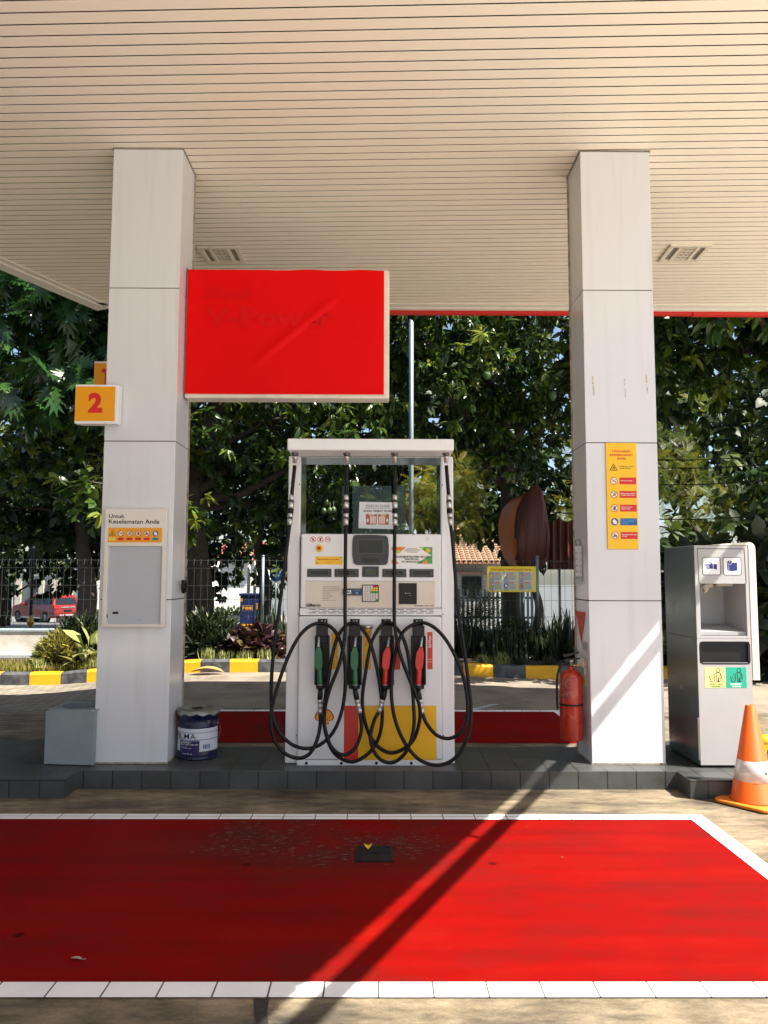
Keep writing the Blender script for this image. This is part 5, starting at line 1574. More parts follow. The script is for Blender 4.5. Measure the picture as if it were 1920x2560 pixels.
# low rendered wall with a bluish cap
WT = P(120, 1573, WALL_Y).z
M_WALL = mat('rendered_wall', (.62, .58, .52), .8, var=.7, vscale=2.4, col2=(.28, .22, .15), bump=.3, bscale=30)
M_CAP = mat('wall_cap', (.34, .42, .45), .7, var=.9, vscale=6, col2=(.14, .17, .17), bump=.3)
w = thing('low_wall', 'low stained cement wall under the mesh fence behind the planting bed', 'wall', (0, WALL_Y, 0))
mb = MB(); mb.box(-16, 16, WALL_Y, WALL_Y + .2, -.5, WT - .05); mb.build('wall_body', M_WALL, w, w.location)
mb = MB(); mb.box(-16, 16, WALL_Y - .02, WALL_Y + .22, WT - .0495, WT); mb.build('cap', M_CAP, w, w.location, bevel=.01)
mb = MB(); mb.box(-16, -2.6, WALL_Y - .22, WALL_Y - .001, -.3, .10); mb.build('footing_ledge', mat('ledge_cement', (.42, .43, .42), .8, var=.8, vscale=5, col2=(.12, .13, .13)), w, w.location, bevel=.01)

# wire mesh fence on the wall
FYY = WALL_Y + .1
FT = P(560, 1398, FYY).z
M_WIRE = mat('fence_wire', (.085, .10, .10), .5, metal=.3)
fence = thing('mesh_fence', 'galvanised wire mesh fence with round posts on top of the low wall', 'fence', (0, FYY, WT))
posts = [P(px, 1500, FYY).x for px in (-376, -32, 312, 656, 1000, 1344, 1688, 2032)]
for x in posts:
    mb = MB(); mb.cyl((x, FYY, WT - .02), (x, FYY, FT + .05), .028, n=14); mb.lathe([(.033, 0), (.033, .015), (.001, .03)], (x, FYY, FT + .05), 14)
    mb.build('post', M_GALV, fence, fence.location)
for xa, xb in zip(posts, posts[1:]):
    mb = MB(); n = max(2, int((xb - xa) / .118)); r = .0024
    for k in range(1, n):
        x = xa + (xb - xa) * k / n
        h = FT - WT
        zz = [0, .03, .17, .23, h * .40, h * .44, h - .16, h - .10, h]
        yy = [0, 0, -.035, 0, 0, 0, 0, -.0, 0]
        yy = [.0, .0, -.04, 0, 0, 0, 0, -.04, 0]
        vs = []
        for z_, y_ in zip(zz, yy):
            vs += [(x - r, FYY + y_, WT + z_), (x + r, FYY + y_, WT + z_)]
        mb.add(vs, [(2 * q, 2 * q + 1, 2 * q + 3, 2 * q + 2) for q in range(len(zz) - 1)])
        mb.add([(vx, vy + .005, vz) for vx, vy, vz in vs], [(2 * q, 2 * q + 1, 2 * q + 3, 2 * q + 2) for q in range(len(zz) - 1)])
    h = FT - WT
    for zf in (.03, .23, h * .42, h * .62, h - .16, h - .02):
        mb.box(xa, xb, FYY - .004, FYY + .004, WT + zf - r * 1.1, WT + zf + r * 1.1)
    mb.build('mesh_panel', M_WIRE, fence, fence.location)

# yellow safety board wired to the fence
by = FYY - .04
bd = thing('fence_board', 'wide yellow safety board with six pictograms wired to the mesh fence', 'sign', P(1279, 1448, by))
q0, q1 = P(1218, 1448, by).x, P(1340.5, 1448, by).x; r0, r1 = P(1279, 1480, by).z, P(1279, 1416, by).z
mb = MB(); mb.box(q0, q1, by, by + .012, r0, r1); mb.build('panel', mat('board_yellow', (.85, .70, .015), .45, var=.15, vscale=3), bd, bd.location)
a = Art((q0, by - .001, r1), ((q1 - q0) / 122, 0, 0), (0, 0, -(r1 - r0) / 64), (0, -1, 0), .002)
a.text('Utamakan keselamatan Anda', 10, 5, 110, 10.2, M_ORANGE_TXT, 0, .03)
cream = mat('board_cream', (.62, .64, .52), .5)
for k, x in enumerate((5, 41, 79)):
    a.rect(x, 13.5, x + 12, 60, mat('board_grey', (.32, .36, .44), .5), 0); a.rect(x + 12, 13.5, x + (35 if k < 2 else 36.5), 60, cream, 0)
    for r in (0, 1):
        picto(a, (('smoke', 'phone', 'engine'), ('moto', 'hand', 'flame'))[r][k], x + 6, 25 + r * 23, 5.6, 1)
        for j in range(2): a.rect(x + 13.5, 16 + r * 23 + j * 2.4, x + 25 + (k * 5 + j * 3) % 8, 17.4 + r * 23 + j * 2.4, M_ORANGE_TXT, 1)
        for j in range(6): a.rect(x + 13.5, 22 + r * 23 + j * 2.2, x + 29 + (j * 3 + k) % 4, 22.9 + r * 23 + j * 2.2, mat('board_text', (.22, .28, .24), .6), 1)
a.build('board_print', bd, bd.location)

# tall galvanised pole behind the dispenser
p0 = P(1028, 800, 12.3)
mb = MB(); mb.cyl((p0.x, 12.3, .1), (p0.x, 12.3, p0.z - .06), .040, n=16); mb.lathe([(.040, 0), (.036, .03), (.012, .06), (.001, .065)], (p0.x, 12.3, p0.z - .06), 16)
tag(mb.build('steel_pole', M_GALV, org=(p0.x, 12.3, .1)), 'tall plain galvanised pole standing behind the dispenser', 'pole')

# ================================================================ foliage generators
def leaf_material(name, ramp, rough=.38, trans=.22, spec=.5):
    m, nt, b = _nodes(name)
    at = N(nt, 'ShaderNodeAttribute', attribute_name='tint')
    cr = N(nt, 'ShaderNodeValToRGB'); e = cr.color_ramp.elements
    e[0].position = ramp[0][0]; e[0].color = c4(ramp[0][1]); e[1].position = ramp[-1][0]; e[1].color = c4(ramp[-1][1])
    for p_, c_ in ramp[1:-1]:
        x = e.new(p_); x.color = c4(c_)
    L(nt, at.outputs['Fac'], cr.inputs[0]); L(nt, cr.outputs[0], b.inputs['Base Color'])
    b.inputs['Roughness'].default_value = rough; b.inputs['Specular IOR Level'].default_value = spec
    tl = N(nt, 'ShaderNodeBsdfTranslucent')
    hs = N(nt, 'ShaderNodeHueSaturation', Value=1.5); hs.inputs['Hue'].default_value = .485
    L(nt, cr.outputs[0], hs.inputs['Color']); L(nt, hs.outputs[0], tl.inputs[0])
    mx = N(nt, 'ShaderNodeMixShader'); mx.inputs[0].default_value = trans
    L(nt, b.outputs[0], mx.inputs[1]); L(nt, tl.outputs[0], mx.inputs[2]); L(nt, mx.outputs[0], nt.nodes['Material Output'].inputs['Surface'])
    return m


LEAF_MANGO = leaf_material('leaf_mango', [(0, (.012, .026, .006)), (.5, (.034, .070, .011)), (.85, (.105, .170, .022)), (1, (.27, .30, .045))], .30, .26, .4)
LEAF_BREAD = leaf_material('leaf_breadfruit', [(0, (.012, .034, .010)), (.6, (.030, .082, .022)), (.9, (.095, .17, .03)), (1, (.30, .34, .05))], .26, .24, .45)
LEAF_FERN = leaf_material('leaf_feathery', [(0, (.03, .06, .012)), (.5, (.11, .15, .016)), (1, (.32, .29, .02))], .5, .35)
LEAF_FAR = leaf_material('leaf_far', [(0, (.012, .022, .006)), (.6, (.026, .048, .011)), (1, (.09, .12, .02))], .5, .2, .3)
LEAF_SHRUB = leaf_material('leaf_shrub', [(0, (.06, .065, .02)), (.5, (.16, .16, .03)), (1, (.36, .30, .05))], .5, .25)
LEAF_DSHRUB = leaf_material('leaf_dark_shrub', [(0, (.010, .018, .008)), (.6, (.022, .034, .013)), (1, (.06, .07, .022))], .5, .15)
LEAF_CROTON = leaf_material('leaf_croton', [(0, (.03, .012, .018)), (.6, (.05, .02, .022)), (1, (.12, .10, .03))], .35, .15)
LEAF_PALE = leaf_material('leaf_variegated', [(0, (.10, .16, .04)), (1, (.50, .50, .18))], .45, .25)
M_BARK = mat('bark', (.060, .045, .032), .9, var=.8, vscale=7, col2=(.018, .014, .011), bump=.8, bscale=14)
M_BARKP = mat('bark_pale', (.22, .19, .15), .85, var=.8, vscale=6, col2=(.08, .07, .055), bump=.6, bscale=20)
M_FRUIT = mat('mango_green', (.055, .105, .03), .4, var=.4, vscale=12)


def L_lance(w=.24, droop=.18):
    v = [(0, 0, 0), (-w * .8, .35, .04), (0, .35, 0), (w * .8, .35, .04), (-w * .7, .68, -droop * .4 + .03), (0, .7, -droop * .5), (w * .7, .68, -droop * .4 + .03), (0, 1, -droop)]
    f = [(0, 2, 1), (0, 3, 2), (1, 2, 5), (1, 5, 4), (2, 3, 6), (2, 6, 5), (4, 5, 7), (5, 6, 7)]
    return np.array(v, float), np.array(f, int)


def L_lobed():
    lob = [(.04, .10), (.07, .16), (.24, .36), (.09, .32), (.31, .60), (.11, .50), (.30, .84), (.10, .68), (.20, 1.0), (.05, .84)]
    v = [(0, 0, 0), (0, 1.06, -.30)]
    f = []
    mid = [.10, .25, .42, .60, .77, .9]
    for m in mid: v.append((0, m, -.28 * m * m))
    base = len(v)
    for s in (-1, 1):
        b0 = len(v)
        for (x, y) in lob: v.append((s * x, y, -.28 * y * y + .05 * x / .4))
        # webs: (root, tip, root) triangles, midrib fans
        ring = [0] + list(range(b0, b0 + len(lob))) + [1]
        m_ = [2 + k for k in range(len(mid))]
        tri = [(0, b0, 2), (b0, b0 + 1, 2), (b0 + 1, b0 + 3, 3), (2, b0 + 1, 3), (b0 + 1, b0 + 2, b0 + 3), (3, b0 + 3, 4), (b0 + 3, b0 + 5, 4), (b0 + 3, b0 + 4, b0 + 5), (4, b0 + 5, 5), (b0 + 5, b0 + 7, 5), (b0 + 5, b0 + 6, b0 + 7), (5, b0 + 7, 6), (b0 + 7, b0 + 9, 6), (b0 + 7, b0 + 8, b0 + 9), (6, b0 + 9, 7), (7, b0 + 9, 1)]
        f += tri if s > 0 else [t[::-1] for t in tri]
    return np.array(v, float), np.array(f, int)


def L_feather(n=9, w=.15):
    v = []; f = []
    for i in range(n):
        y = .12 + .85 * i / n; l = w * (1 - abs(i / n - .45) * .9)
        for s in (-1, 1):
            b = len(v); z = -.22 * y * y
            v += [(0, y, z), (s * l, y + .07, z - .02), (s * l, y + .045, z - .02), (0, y - .02, z)]
            f += [(b, b + 1, b + 2), (b, b + 2, b + 3)]
    return np.array(v, float), np.array(f, int)


def L_blade(w=.05, droop=.35):
    v = []; n = 4
    for i in range(n + 1):
        t = i / n; ww = w * (1 - t) ** .7 + .002
        v += [(-ww, t, -droop * t * t * t), (ww, t, -droop * t * t * t)]
    f = []
    for i in range(n): f += [(2 * i, 2 * i + 1, 2 * i + 3), (2 * i, 2 * i + 3, 2 * i + 2)]
    return np.array(v, float), np.array(f, int)


LEAVES = {'mango': L_lance(.20, .22), 'broad': L_lance(.34, .25), 'lobed': L_lobed(), 'feather': L_feather(), 'blade': L_blade(), 'thin': L_lance(.10, .1), 'small': (np.array([(0, 0, 0), (-.3, .5, .03), (0, 1, -.08), (.3, .5, .03)], float), np.array([(0, 3, 2), (0, 2, 1)], int))}


def norm(a):
    return a / np.maximum(np.linalg.norm(a, axis=-1, keepdims=True), 1e-9)


def leaf_cloud(name, kind, pos, d, up, size, tint, m, parent, org):
    """one mesh of many leaves: leaf axis along d, face towards up"""
    lv, lf = LEAVES[kind]
    y = norm(d); x = norm(np.cross(y, up)); z = np.cross(x, y)
    R_ = np.stack([x, y, z], axis=2)                         # columns
    V = np.einsum('nij,kj->nki', R_, lv) * size[:, None, None] + pos[:, None, :]
    V -= np.array(org)[None, None, :]
    n, k = V.shape[0], lv.shape[0]
    F = (lf[None, :, :] + (np.arange(n) * k)[:, None, None]).reshape(-1, 3)
    me = bpy.data.meshes.new(name)
    me.vertices.add(n * k); me.vertices.foreach_set('co', V.reshape(-1).astype(np.float32))
    nf = F.shape[0]
    me.loops.add(nf * 3); me.loops.foreach_set('vertex_index', F.reshape(-1).astype(np.int32))
    me.polygons.add(nf); me.polygons.foreach_set('loop_start', (np.arange(nf) * 3).astype(np.int32))
    me.materials.append(m)
    me.update(calc_edges=True); me.validate()
    at = me.attributes.new('tint', 'FLOAT', 'POINT'); at.data.foreach_set('value', np.repeat(tint, k).astype(np.float32))
    o = bpy.data.objects.new(name, me); COL.objects.link(o)
    if parent is not None: o.parent = parent
    else: o.location = org
    return o


def crown_points(rs, blobs, density):
    """twig ends inside ellipsoids (x, y, z, rx, ry, rz), thicker towards their skins"""
    pts = []; out = []
    for (cx, cy, cz, rx, ry, rz) in blobs:
        n = int(density * (rx * ry + ry * rz + rx * rz))
        d = norm(rs.normal(size=(n, 3)))
        r = 1 - .62 * rs.random(n) ** 2.0
        lump = 1 + .16 * np.sin(d[:, 0] * 6 + cx) * np.cos(d[:, 2] * 7 + cz) + .08 * rs.normal(size=n)
        r = np.clip(r, .2, 1.0) * lump
        q_ = np.stack([d[:, 0] * rx * r + cx, d[:, 1] * ry * r + cy, d[:, 2] * rz * r + cz], 1)
        hole = np.sin(q_[:, 0] * 2.7 + 1.3) * np.sin(q_[:, 1] * 2.1 + .4) + np.sin(q_[:, 2] * 3.1 + q_[:, 0] * 1.1) * .8
        keep = hole > -.72
        d = d[keep]; r = r[keep]
        pts.append(np.stack([cx + d[:, 0] * rx * r, cy + d[:, 1] * ry * r, cz + d[:, 2] * rz * r], 1)); out.append(d)
    return np.concatenate(pts), np.concatenate(out)


def whorls(rs, p, out, nleaf, size, droop=.35, sv=.3, tint_hi=.25):
    n = len(p)
    pos = np.repeat(p, nleaf, 0); o = np.repeat(out, nleaf, 0)
    rnd = norm(rs.normal(size=(n * nleaf, 3)))
    d = norm(rnd + .55 * o + np.array([0, 0, -droop]))
    up = norm(np.array([0, 0, 1.0]) + .5 * o + .45 * rs.normal(size=(n * nleaf, 3)))
    s = size * (1 + sv * rs.uniform(-1, 1, n * nleaf))
    base = rs.random(n)
    tint = np.clip(np.repeat(base, nleaf) * .7 + rs.random(n * nleaf) * .3, 0, 1)
    young = np.repeat(rs.random(n) < tint_hi * .3, nleaf)
    tint = np.where(young, .85 + .15 * rs.random(n * nleaf), tint * .85)
    return pos + d * (.04 * size), d, up, s, tint


def limb(mb, a, b, r0, r1, rs, wob=.12, n=6):
    a = np.array(a, float); b = np.array(b, float); ln = np.linalg.norm(b - a)
    pts = [a + (b - a) * (i / n) + (rs.normal(size=3) * wob * ln / n if 0 < i < n else 0) for i in range(n + 1)]
    pts = spline(pts, 3); k = len(pts)
    mb.tube(pts, [r0 + (r1 - r0) * i / (k - 1) for i in range(k)], 9, caps=True)


def tree(name, label, group, seed, base, trunk, tr, blobs, kind, leafmat, size, nleaf, density, bark=None, droop=.35, fruit=(), tint_hi=.25, cat='tree', limbs=True):
    rs = np.random.default_rng(seed)
    t = thing(name, label, cat, base, 0, group)
    mb = MB()
    tp = [Vector(base)] + [Vector(q) for q in trunk]
    sp_ = spline(tp, 6); k = len(sp_)
    mb.tube(sp_, [tr * (1.25 - .75 * i / (k - 1)) if i > 1 else tr * (1.55 - .15 * i) for i in range(k)], 14)
    top = tp[-1]
    if limbs:
        for (cx, cy, cz, rx, ry, rz) in blobs:
            s_ = sp_[int((.45 + .5 * rs.random()) * (k - 1))]
            limb(mb, s_, (cx, cy, cz), tr * .42, tr * .10, rs)
            for q in range(4):
                e = np.array([cx, cy, cz]) + norm(rs.normal(size=3)) * np.array([rx, ry, rz]) * .85
                limb(mb, (cx, cy, cz), e, tr * .13, tr * .03, rs)
    mb.build('trunk', bark or M_BARK, t, base)
    p, o = crown_points(rs, blobs, density)
    leaf_cloud('crown', kind, *whorls(rs, p, o, nleaf, size, droop, tint_hi=tint_hi), leafmat, t, base)
    for (fx, fy, fz, fr) in fruit:
        mb = MB(); mb.lathe([(.001, -fr * 1.25), (fr * .55, -fr * 1.0), (fr * .95, -fr * .3), (fr, .1 * fr), (fr * .75, .8 * fr), (fr * .3, 1.12 * fr), (.004, 1.2 * fr), (.003, 3.2 * fr), (.001, 3.25 * fr)], (fx, fy, fz), 14)
        mb.build('mango_fruit', M_FRUIT, t, base)
    return t


gr = lambda x, y: ground_z(x, y)
TB = 'tall trees behind the station fence'
# big-leaved breadfruit on the left
tree('breadfruit_tree', 'breadfruit tree with large lobed leaves beyond the left pillar', TB, 3, (-4.75, 15.6, -.1), [(-4.8, 15.5, 2.2), (-5.0, 15.0, 4.4), (-5.4, 14.6, 6.6)], .16,
     [(-5.6, 14.0, 7.4, 2.1, 1.7, 1.5), (-6.9, 14.2, 6.0, 1.7, 1.5, 1.4), (-4.5, 14.5, 6.7, 1.3, 1.2, 1.2), (-5.7, 13.9, 5.3, 1.4, 1.1, 1.0), (-6.4, 14.6, 8.8, 2.2, 1.8, 1.5), (-4.2, 14.6, 8.2, 1.6, 1.5, 1.4)],
     'lobed', LEAF_BREAD, .50, 6, 17, M_BARKP, droop=.45)
# mango crowns
tree('mango_tree', 'mango tree with low sunlit leaf sprays left of the left pillar', TB, 5, (-4.6, 17.0, -.1), [(-4.75, 17.0, 1.2), (-4.5, 17.0, 2.6), (-4.6, 16.8, 4.5)], .24,
     [(-5.6, 15.8, 3.8, 1.7, 1.4, 1.0), (-4.9, 14.2, 3.05, 1.15, .8, .62), (-4.05, 14.0, 2.6, .75, .6, .5), (-7.3, 16.0, 4.4, 1.8, 1.5, 1.3), (-4.2, 16.4, 5.0, 1.6, 1.5, 1.3)],
     'broad', LEAF_MANGO, .225, 9, 40, droop=.45, tint_hi=1.0)
tree('mango_tree', 'mango tree with the thick leaning trunk behind the red sign', TB, 8, (-3.72, 16.2, -.05), [(-3.85, 16.2, 1.4), (-4.0, 16.2, 3.2), (-3.5, 16.1, 5.2), (-3.0, 16.0, 7.4)], .27,
     [(-2.4, 15.4, 4.6, 1.7, 1.5, 1.2), (-1.0, 15.0, 5.4, 1.7, 1.5, 1.5), (-3.2, 15.4, 6.6, 1.9, 1.7, 1.6), (-1.6, 15.8, 7.6, 2.0, 1.8, 1.6), (-.9, 14.6, 3.9, 1.2, 1.0, .9), (-2.9, 16.6, 3.4, 1.5, 1.2, 1.0), (-1.6, 16.6, 3.2, 1.4, 1.2, .9)],
     'mango', LEAF_MANGO, .225, 10, 44, droop=.45, fruit=[(P(x, y, 13.9).x, 13.9, P(x, y, 13.9).z, .05) for x, y in ((810, 1277), (825, 1276), (834, 1274), (817, 1256))])
tree('mango_tree', 'mango tree with dense dark crown and hanging fruit behind the dispenser', TB, 12, (2.9, 16.4, -.05), [(2.8, 16.4, 2.0), (2.7, 16.2, 4.0), (2.2, 16.0, 6.2)], .20,
     [(.7, 15.2, 6.6, 1.7, 1.5, 1.4), (2.2, 14.9, 5.8, 1.7, 1.5, 1.4), (3.4, 15.0, 6.8, 1.6, 1.5, 1.4), (1.2, 15.6, 5.0, 1.5, 1.3, 1.1), (2.6, 15.4, 4.4, 1.4, 1.2, 1.0), (1.6, 15.8, 8.2, 2.3, 1.9, 1.5), (.0, 15.8, 5.8, 1.3, 1.2, 1.2), (3.7, 15.8, 5.2, 1.2, 1.2, 1.1)],
     'mango', LEAF_MANGO, .215, 10, 46, droop=.45, fruit=[(P(x, y, 13.6).x, 13.6, P(x, y, 13.6).z, .075) for x, y in ((1217, 938), (1382, 990))])
tree('mango_tree', 'added unseen mango tree beside the lane past the left edge', TB, 17, (-9.6, 11.5, -.2), [(-9.6, 11.4, 2.0), (-9.5, 11.2, 4.2)], .22,  # out of view, added to hold back light from the left
     [(-9.3, 10.6, 4.6, 1.9, 2.2, 1.7), (-10.4, 8.6, 4.0, 1.9, 2.2, 1.9), (-9.4, 11.8, 2.6, 1.5, 1.6, 1.4), (-10.2, 6.4, 3.6, 1.6, 1.8, 2.0)], 'broad', LEAF_MANGO, .36, 8, 18, droop=.5)
tree('mango_tree', 'mango tree with heavy dark crown filling the gap right of the right pillar', TB, 15, (8.9, 14.6, -.05), [(8.8, 14.5, 2.2), (8.4, 14.2, 4.4), (7.6, 13.8, 6.4)], .22,
     [(6.2, 13.4, 6.4, 2.0, 1.8, 1.6), (7.8, 12.9, 5.6, 1.9, 1.7, 1.6), (5.2, 14.2, 5.6, 1.5, 1.4, 1.2), (6.9, 12.6, 7.6, 2.2, 2.0, 1.6), (7.9, 13.6, 3.6, 1.5, 1.4, 1.2), (6.2, 15.0, 7.8, 2.2, 1.9, 1.5), (8.8, 11.6, 6.8, 1.9, 1.9, 1.5), (5.5, 10.1, 5.8, 1.5, .8, 1.0), (7.4, 10.2, 5.2, 1.7, .95, 1.4), (6.4, 10.7, 6.8, 1.9, 1.2, 1.2), (4.6, 10.6, 6.7, 1.2, .9, .9)],
     'mango', LEAF_MANGO, .27, 10, 34, droop=.5)
# feathery yellow-green tree seen through and right of the dispenser
tree('feathery_tree', 'small feathery yellow green tree right of the dispenser', None, 21, (1.15, 14.35, -.1), [(1.15, 14.35, 1.2), (1.1, 14.3, 2.3)], .055,
     [(1.25, 14.0, 3.25, .62, .5, .50), (.72, 14.0, 2.85, .5, .45, .5), (1.45, 14.1, 2.6, .55, .5, .45), (.3, 14.1, 3.1, .5, .45, .5)],
     'feather', LEAF_FERN, .30, 6, 120, droop=.15, tint_hi=.6)
tree('feathery_tree', 'thin airy tree with pale sky showing through beyond the right pillar', None, 23, (6.2, 20, -.2), [(6.2, 20, 1.8), (6.3, 20, 3.6)], .07,
     [(6.4, 19.6, 4.6, 1.7, 1.2, 1.0), (7.3, 18.6, 5.3, 1.0, .8, .8), (7.8, 19.6, 3.6, 1.5, 1.2, 1.1), (5.6, 19.8, 3.2, 1.1, 1.0, .9), (9.0, 19.4, 2.8, 1.4, 1.2, 1.0)],
     'feather', LEAF_FERN, .40, 4, 34, droop=.15, tint_hi=.2)
# farther street trees, seen through the gaps
FT_ = 'street trees beyond the road'
far = [(-15.5, 31, .26, [(-15, 30, 5.5, 3.5, 3, 2.6), (-18, 30, 4.5, 3, 2.6, 2.3), (-12, 30, 4.6, 2.8, 2.5, 2.1)], 'dark broad street tree beyond the road at the far left edge'),
       (-10.4, 27, .30, [(-10.4, 26.5, 6.2, 3.2, 2.8, 2.8), (-8.2, 26.5, 4.2, 2.2, 2, 1.7), (-12.4, 27, 3.8, 2.3, 2, 1.6)], 'dark street tree with a forked trunk just left of the left pillar'),
       (-4.6, 30, .24, [(-4.6, 29.5, 5.5, 3.4, 3, 2.8), (-2.2, 30, 3.4, 2.2, 2, 1.6), (-6.2, 30, 8.5, 3, 2.6, 2.2)], 'dark street tree beyond the blue cabinet'),
       (1.6, 26, .20, [(1.6, 25.5, 6.5, 3.4, 3, 2.8), (-.6, 26, 4.2, 2.2, 2, 1.8), (4.2, 26, 4.6, 2.4, 2, 2.0), (3.2, 27, 9, 3, 2.6, 2.2)], 'dark street tree standing behind the dispenser and tall pole'),
       (10.2, 25, .24, [(10.2, 24.5, 6.4, 3.4, 3, 2.6), (12.4, 25, 3.6, 2.6, 2.2, 1.9), (8.2, 25, 7.4, 2.6, 2.2, 2.0), (14, 25, 7, 3, 2.6, 2.4)], 'dark street tree at the far right edge')]
for i, (x, y, r, bl, lab) in enumerate(far):
    z = gr(x, y)
    tree('street_tree', lab, FT_, 40 + i, (x, y, z), [(x + .1, y, z + 1.6), (x - .2, y, z + 3.4), (x, y - .3, 5.0)], r, bl, 'broad', LEAF_FAR, .42, 7, 15, droop=.3, tint_hi=.1)
GLOW = 'low spreading trees along the far verge'
low = [(-17.5, 36, [(-17.5, 35, 2.7, 4.2, 2.5, 2.1), (-13.5, 35.5, 2.9, 2.6, 2.2, 1.9)], 'low spreading dark tree beyond the parked red car'),
       (-9.6, 33, [(-9.8, 33, 3.0, 2.6, 2.2, 2.0), (-7.4, 33.5, 2.6, 2.0, 2.0, 2.2)], 'low dark tree showing in the gap right of the left pillar'),
       (-4.0, 38, [(-4.4, 38, 3.2, 2.4, 2.2, 2.6), (-1.4, 38, 3.0, 2.6, 2.2, 2.8)], 'low dark tree behind the round blue road sign'),
       (4.8, 23.5, [(4.8, 23.5, 3.6, 2.2, 1.8, 1.7), (2.6, 23.0, 3.9, 1.8, 1.6, 1.3)], 'low dark tree in front of the tiled house roof'),
       (7.6, 18.4, [(7.0, 18.4, 1.6, 1.7, 1.4, 1.6), (9.4, 18.2, 2.2, 1.8, 1.4, 2.0)], 'low dark tree behind the service cabinet')]
for i, (x, y, bl, lab) in enumerate(low):
    z = gr(x, y)
    tree('verge_tree', lab, GLOW, 60 + i, (x, y, z), [(x + .1, y, z + .9), (x - .1, y, z + 1.8), (x, y - .2, z + 2.8)], .13, bl, 'broad', LEAF_FAR, .36, 7, 22, droop=.3, tint_hi=.08)
# understorey that closes the view low down on the right
RSX = np.random.default_rng(77)


def bush(name, label, cat, seed, c, r, kind, m, size, n, group=None, mode='ball', droop=.1, tint_hi=.3):
    rs = np.random.default_rng(seed)
    t = thing(name, label, cat, c, 0, group)
    c = np.array(c, float)
    if mode == 'ball':
        d = norm(rs.normal(size=(n, 3))); d[:, 2] = np.abs(d[:, 2]) * .95 - .05
        rr = (1 - .7 * rs.random(n) ** 1.6)
        p = c + d * np.array(r) * rr[:, None]
        dirs = norm(d + .6 * rs.normal(size=(n, 3)) + np.array([0, 0, .25 - droop])); up = norm(np.array([0, 0, 1.0]) + .6 * rs.normal(size=(n, 3)))
        s = size * (.7 + .6 * rs.random(n))
    else:                                  # sprays of blades from the ground
        p = c + rs.normal(size=(n, 3)) * np.array([r[0] * .42, r[1] * .42, 0])
        dirs = norm(np.stack([rs.normal(size=n) * .45, rs.normal(size=n) * .45, np.ones(n)], 1)); up = norm(np.stack([dirs[:, 0], dirs[:, 1], -.3 * np.ones(n)], 1) + .01)
        up = norm(np.cross(np.cross(dirs, np.array([0, 0, 1.0])), dirs) * -1)
        s = r[2] * (.55 + .5 * rs.random(n))
    mb = MB()
    for k in range(7):
        a = rs.random() * 6.28; q = c + np.array([math.cos(a) * r[0] * .55, math.sin(a) * r[1] * .55, r[2] * (.55 + .3 * rs.random())])
        limb(mb, tuple(c), tuple(q), .012, .004, rs, .15, 4)
    mb.build('stems', M_BARK, t, tuple(c))
    tint = np.clip(rs.random(n) * .85 + (rs.random(n) < tint_hi) * .2, 0, 1)
    leaf_cloud('foliage', kind, p, dirs, up, s, tint, m, t, tuple(c))
    return t


def at(px, py, Y): q = P(px, py, Y); return (q.x, Y)


def bed(x, y): return .16 + ground_z(x, KERB_Y) * .6


for o_, lab_ in (((-9.0, 6.2, -.05), 'added unseen mango tree beside the forecourt outside the left edge'), ((-9.6, 1.2, 0), 'added unseen mango tree farther forward outside the left edge')):
    lt = [o for o in bpy.data.objects if o.get('label') == 'added unseen mango tree beside the lane past the left edge'][0]
    c_ = copy_tree(lt); c_.location = o_; c_.rotation_euler.z = rad(25 + 40 * o_[1]); c_['label'] = lab_  # unseen copies, added to shade the left and mirror in the pillars
x, y = at(145, 1640, 12.55); bush('spiky_shrub', 'yellow green needle leaved shrub in front of the low wall at left', 'shrub', 101, (x, y, bed(x, y) - .02), (.34, .34, .50), 'thin', LEAF_SHRUB, .14, 2600, mode='ball', droop=-.1)
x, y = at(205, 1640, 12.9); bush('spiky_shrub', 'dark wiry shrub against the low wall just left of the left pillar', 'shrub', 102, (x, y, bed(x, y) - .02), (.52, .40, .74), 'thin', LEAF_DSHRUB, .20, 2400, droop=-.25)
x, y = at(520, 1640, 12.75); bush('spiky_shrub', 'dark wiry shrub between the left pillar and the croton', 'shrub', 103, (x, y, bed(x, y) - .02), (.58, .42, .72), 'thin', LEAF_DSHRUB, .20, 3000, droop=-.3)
x, y = at(645, 1650, 12.5); bush('croton_shrub', 'purple leaved croton shrub left of the dispenser', 'shrub', 104, (x, y, bed(x, y) - .02), (.50, .38, .52), 'broad', LEAF_CROTON, .17, 900, droop=.1)
x, y = at(690, 1600, 13.1); bush('strap_plant', 'strap leaved plant rising behind the croton', 'plant', 105, (x, y, bed(x, y)), (.30, .2, .80), 'blade', LEAF_DSHRUB, .5, 90, mode='spray')
x, y = at(222, 1650, 12.2); bush('broad_plant', 'broad pale leaved plant against the left pillar edge', 'plant', 106, (x, y, bed(x, y)), (.26, .2, .42), 'broad', LEAF_PALE, .30, 26, droop=.1)
GP = 'small spider plants along the kerb'
for i, (px, lab) in enumerate(((98, 'spider plant on the kerb at far left beside the lawn strip'), (235, 'pale spider plant on the kerb at the left pillar edge'), (522, 'spider plant above the curled dry leaf'), (560, 'spider plant on the second yellow block right of the left pillar'), (612, 'low spider plant between black and yellow kerb blocks'),
                               (662, 'bushy spider plant left of the dispenser hoses'), (1206, 'dim spider plant right of the dispenser on the dark kerb'), (1298, 'dim spider plant above the chipped yellow kerb block'), (1255, 'small dim spider plant beside the chipped yellow kerb block'), (1370, 'dim spider plant left of the fire extinguisher'))):
    x, y = at(px, 1665, KERB_Y + .30)
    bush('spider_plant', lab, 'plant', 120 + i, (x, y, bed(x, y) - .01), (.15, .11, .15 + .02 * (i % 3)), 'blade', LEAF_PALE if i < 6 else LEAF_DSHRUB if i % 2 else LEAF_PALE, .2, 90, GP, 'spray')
GL = 'strap leaved clumps along the wall at right'
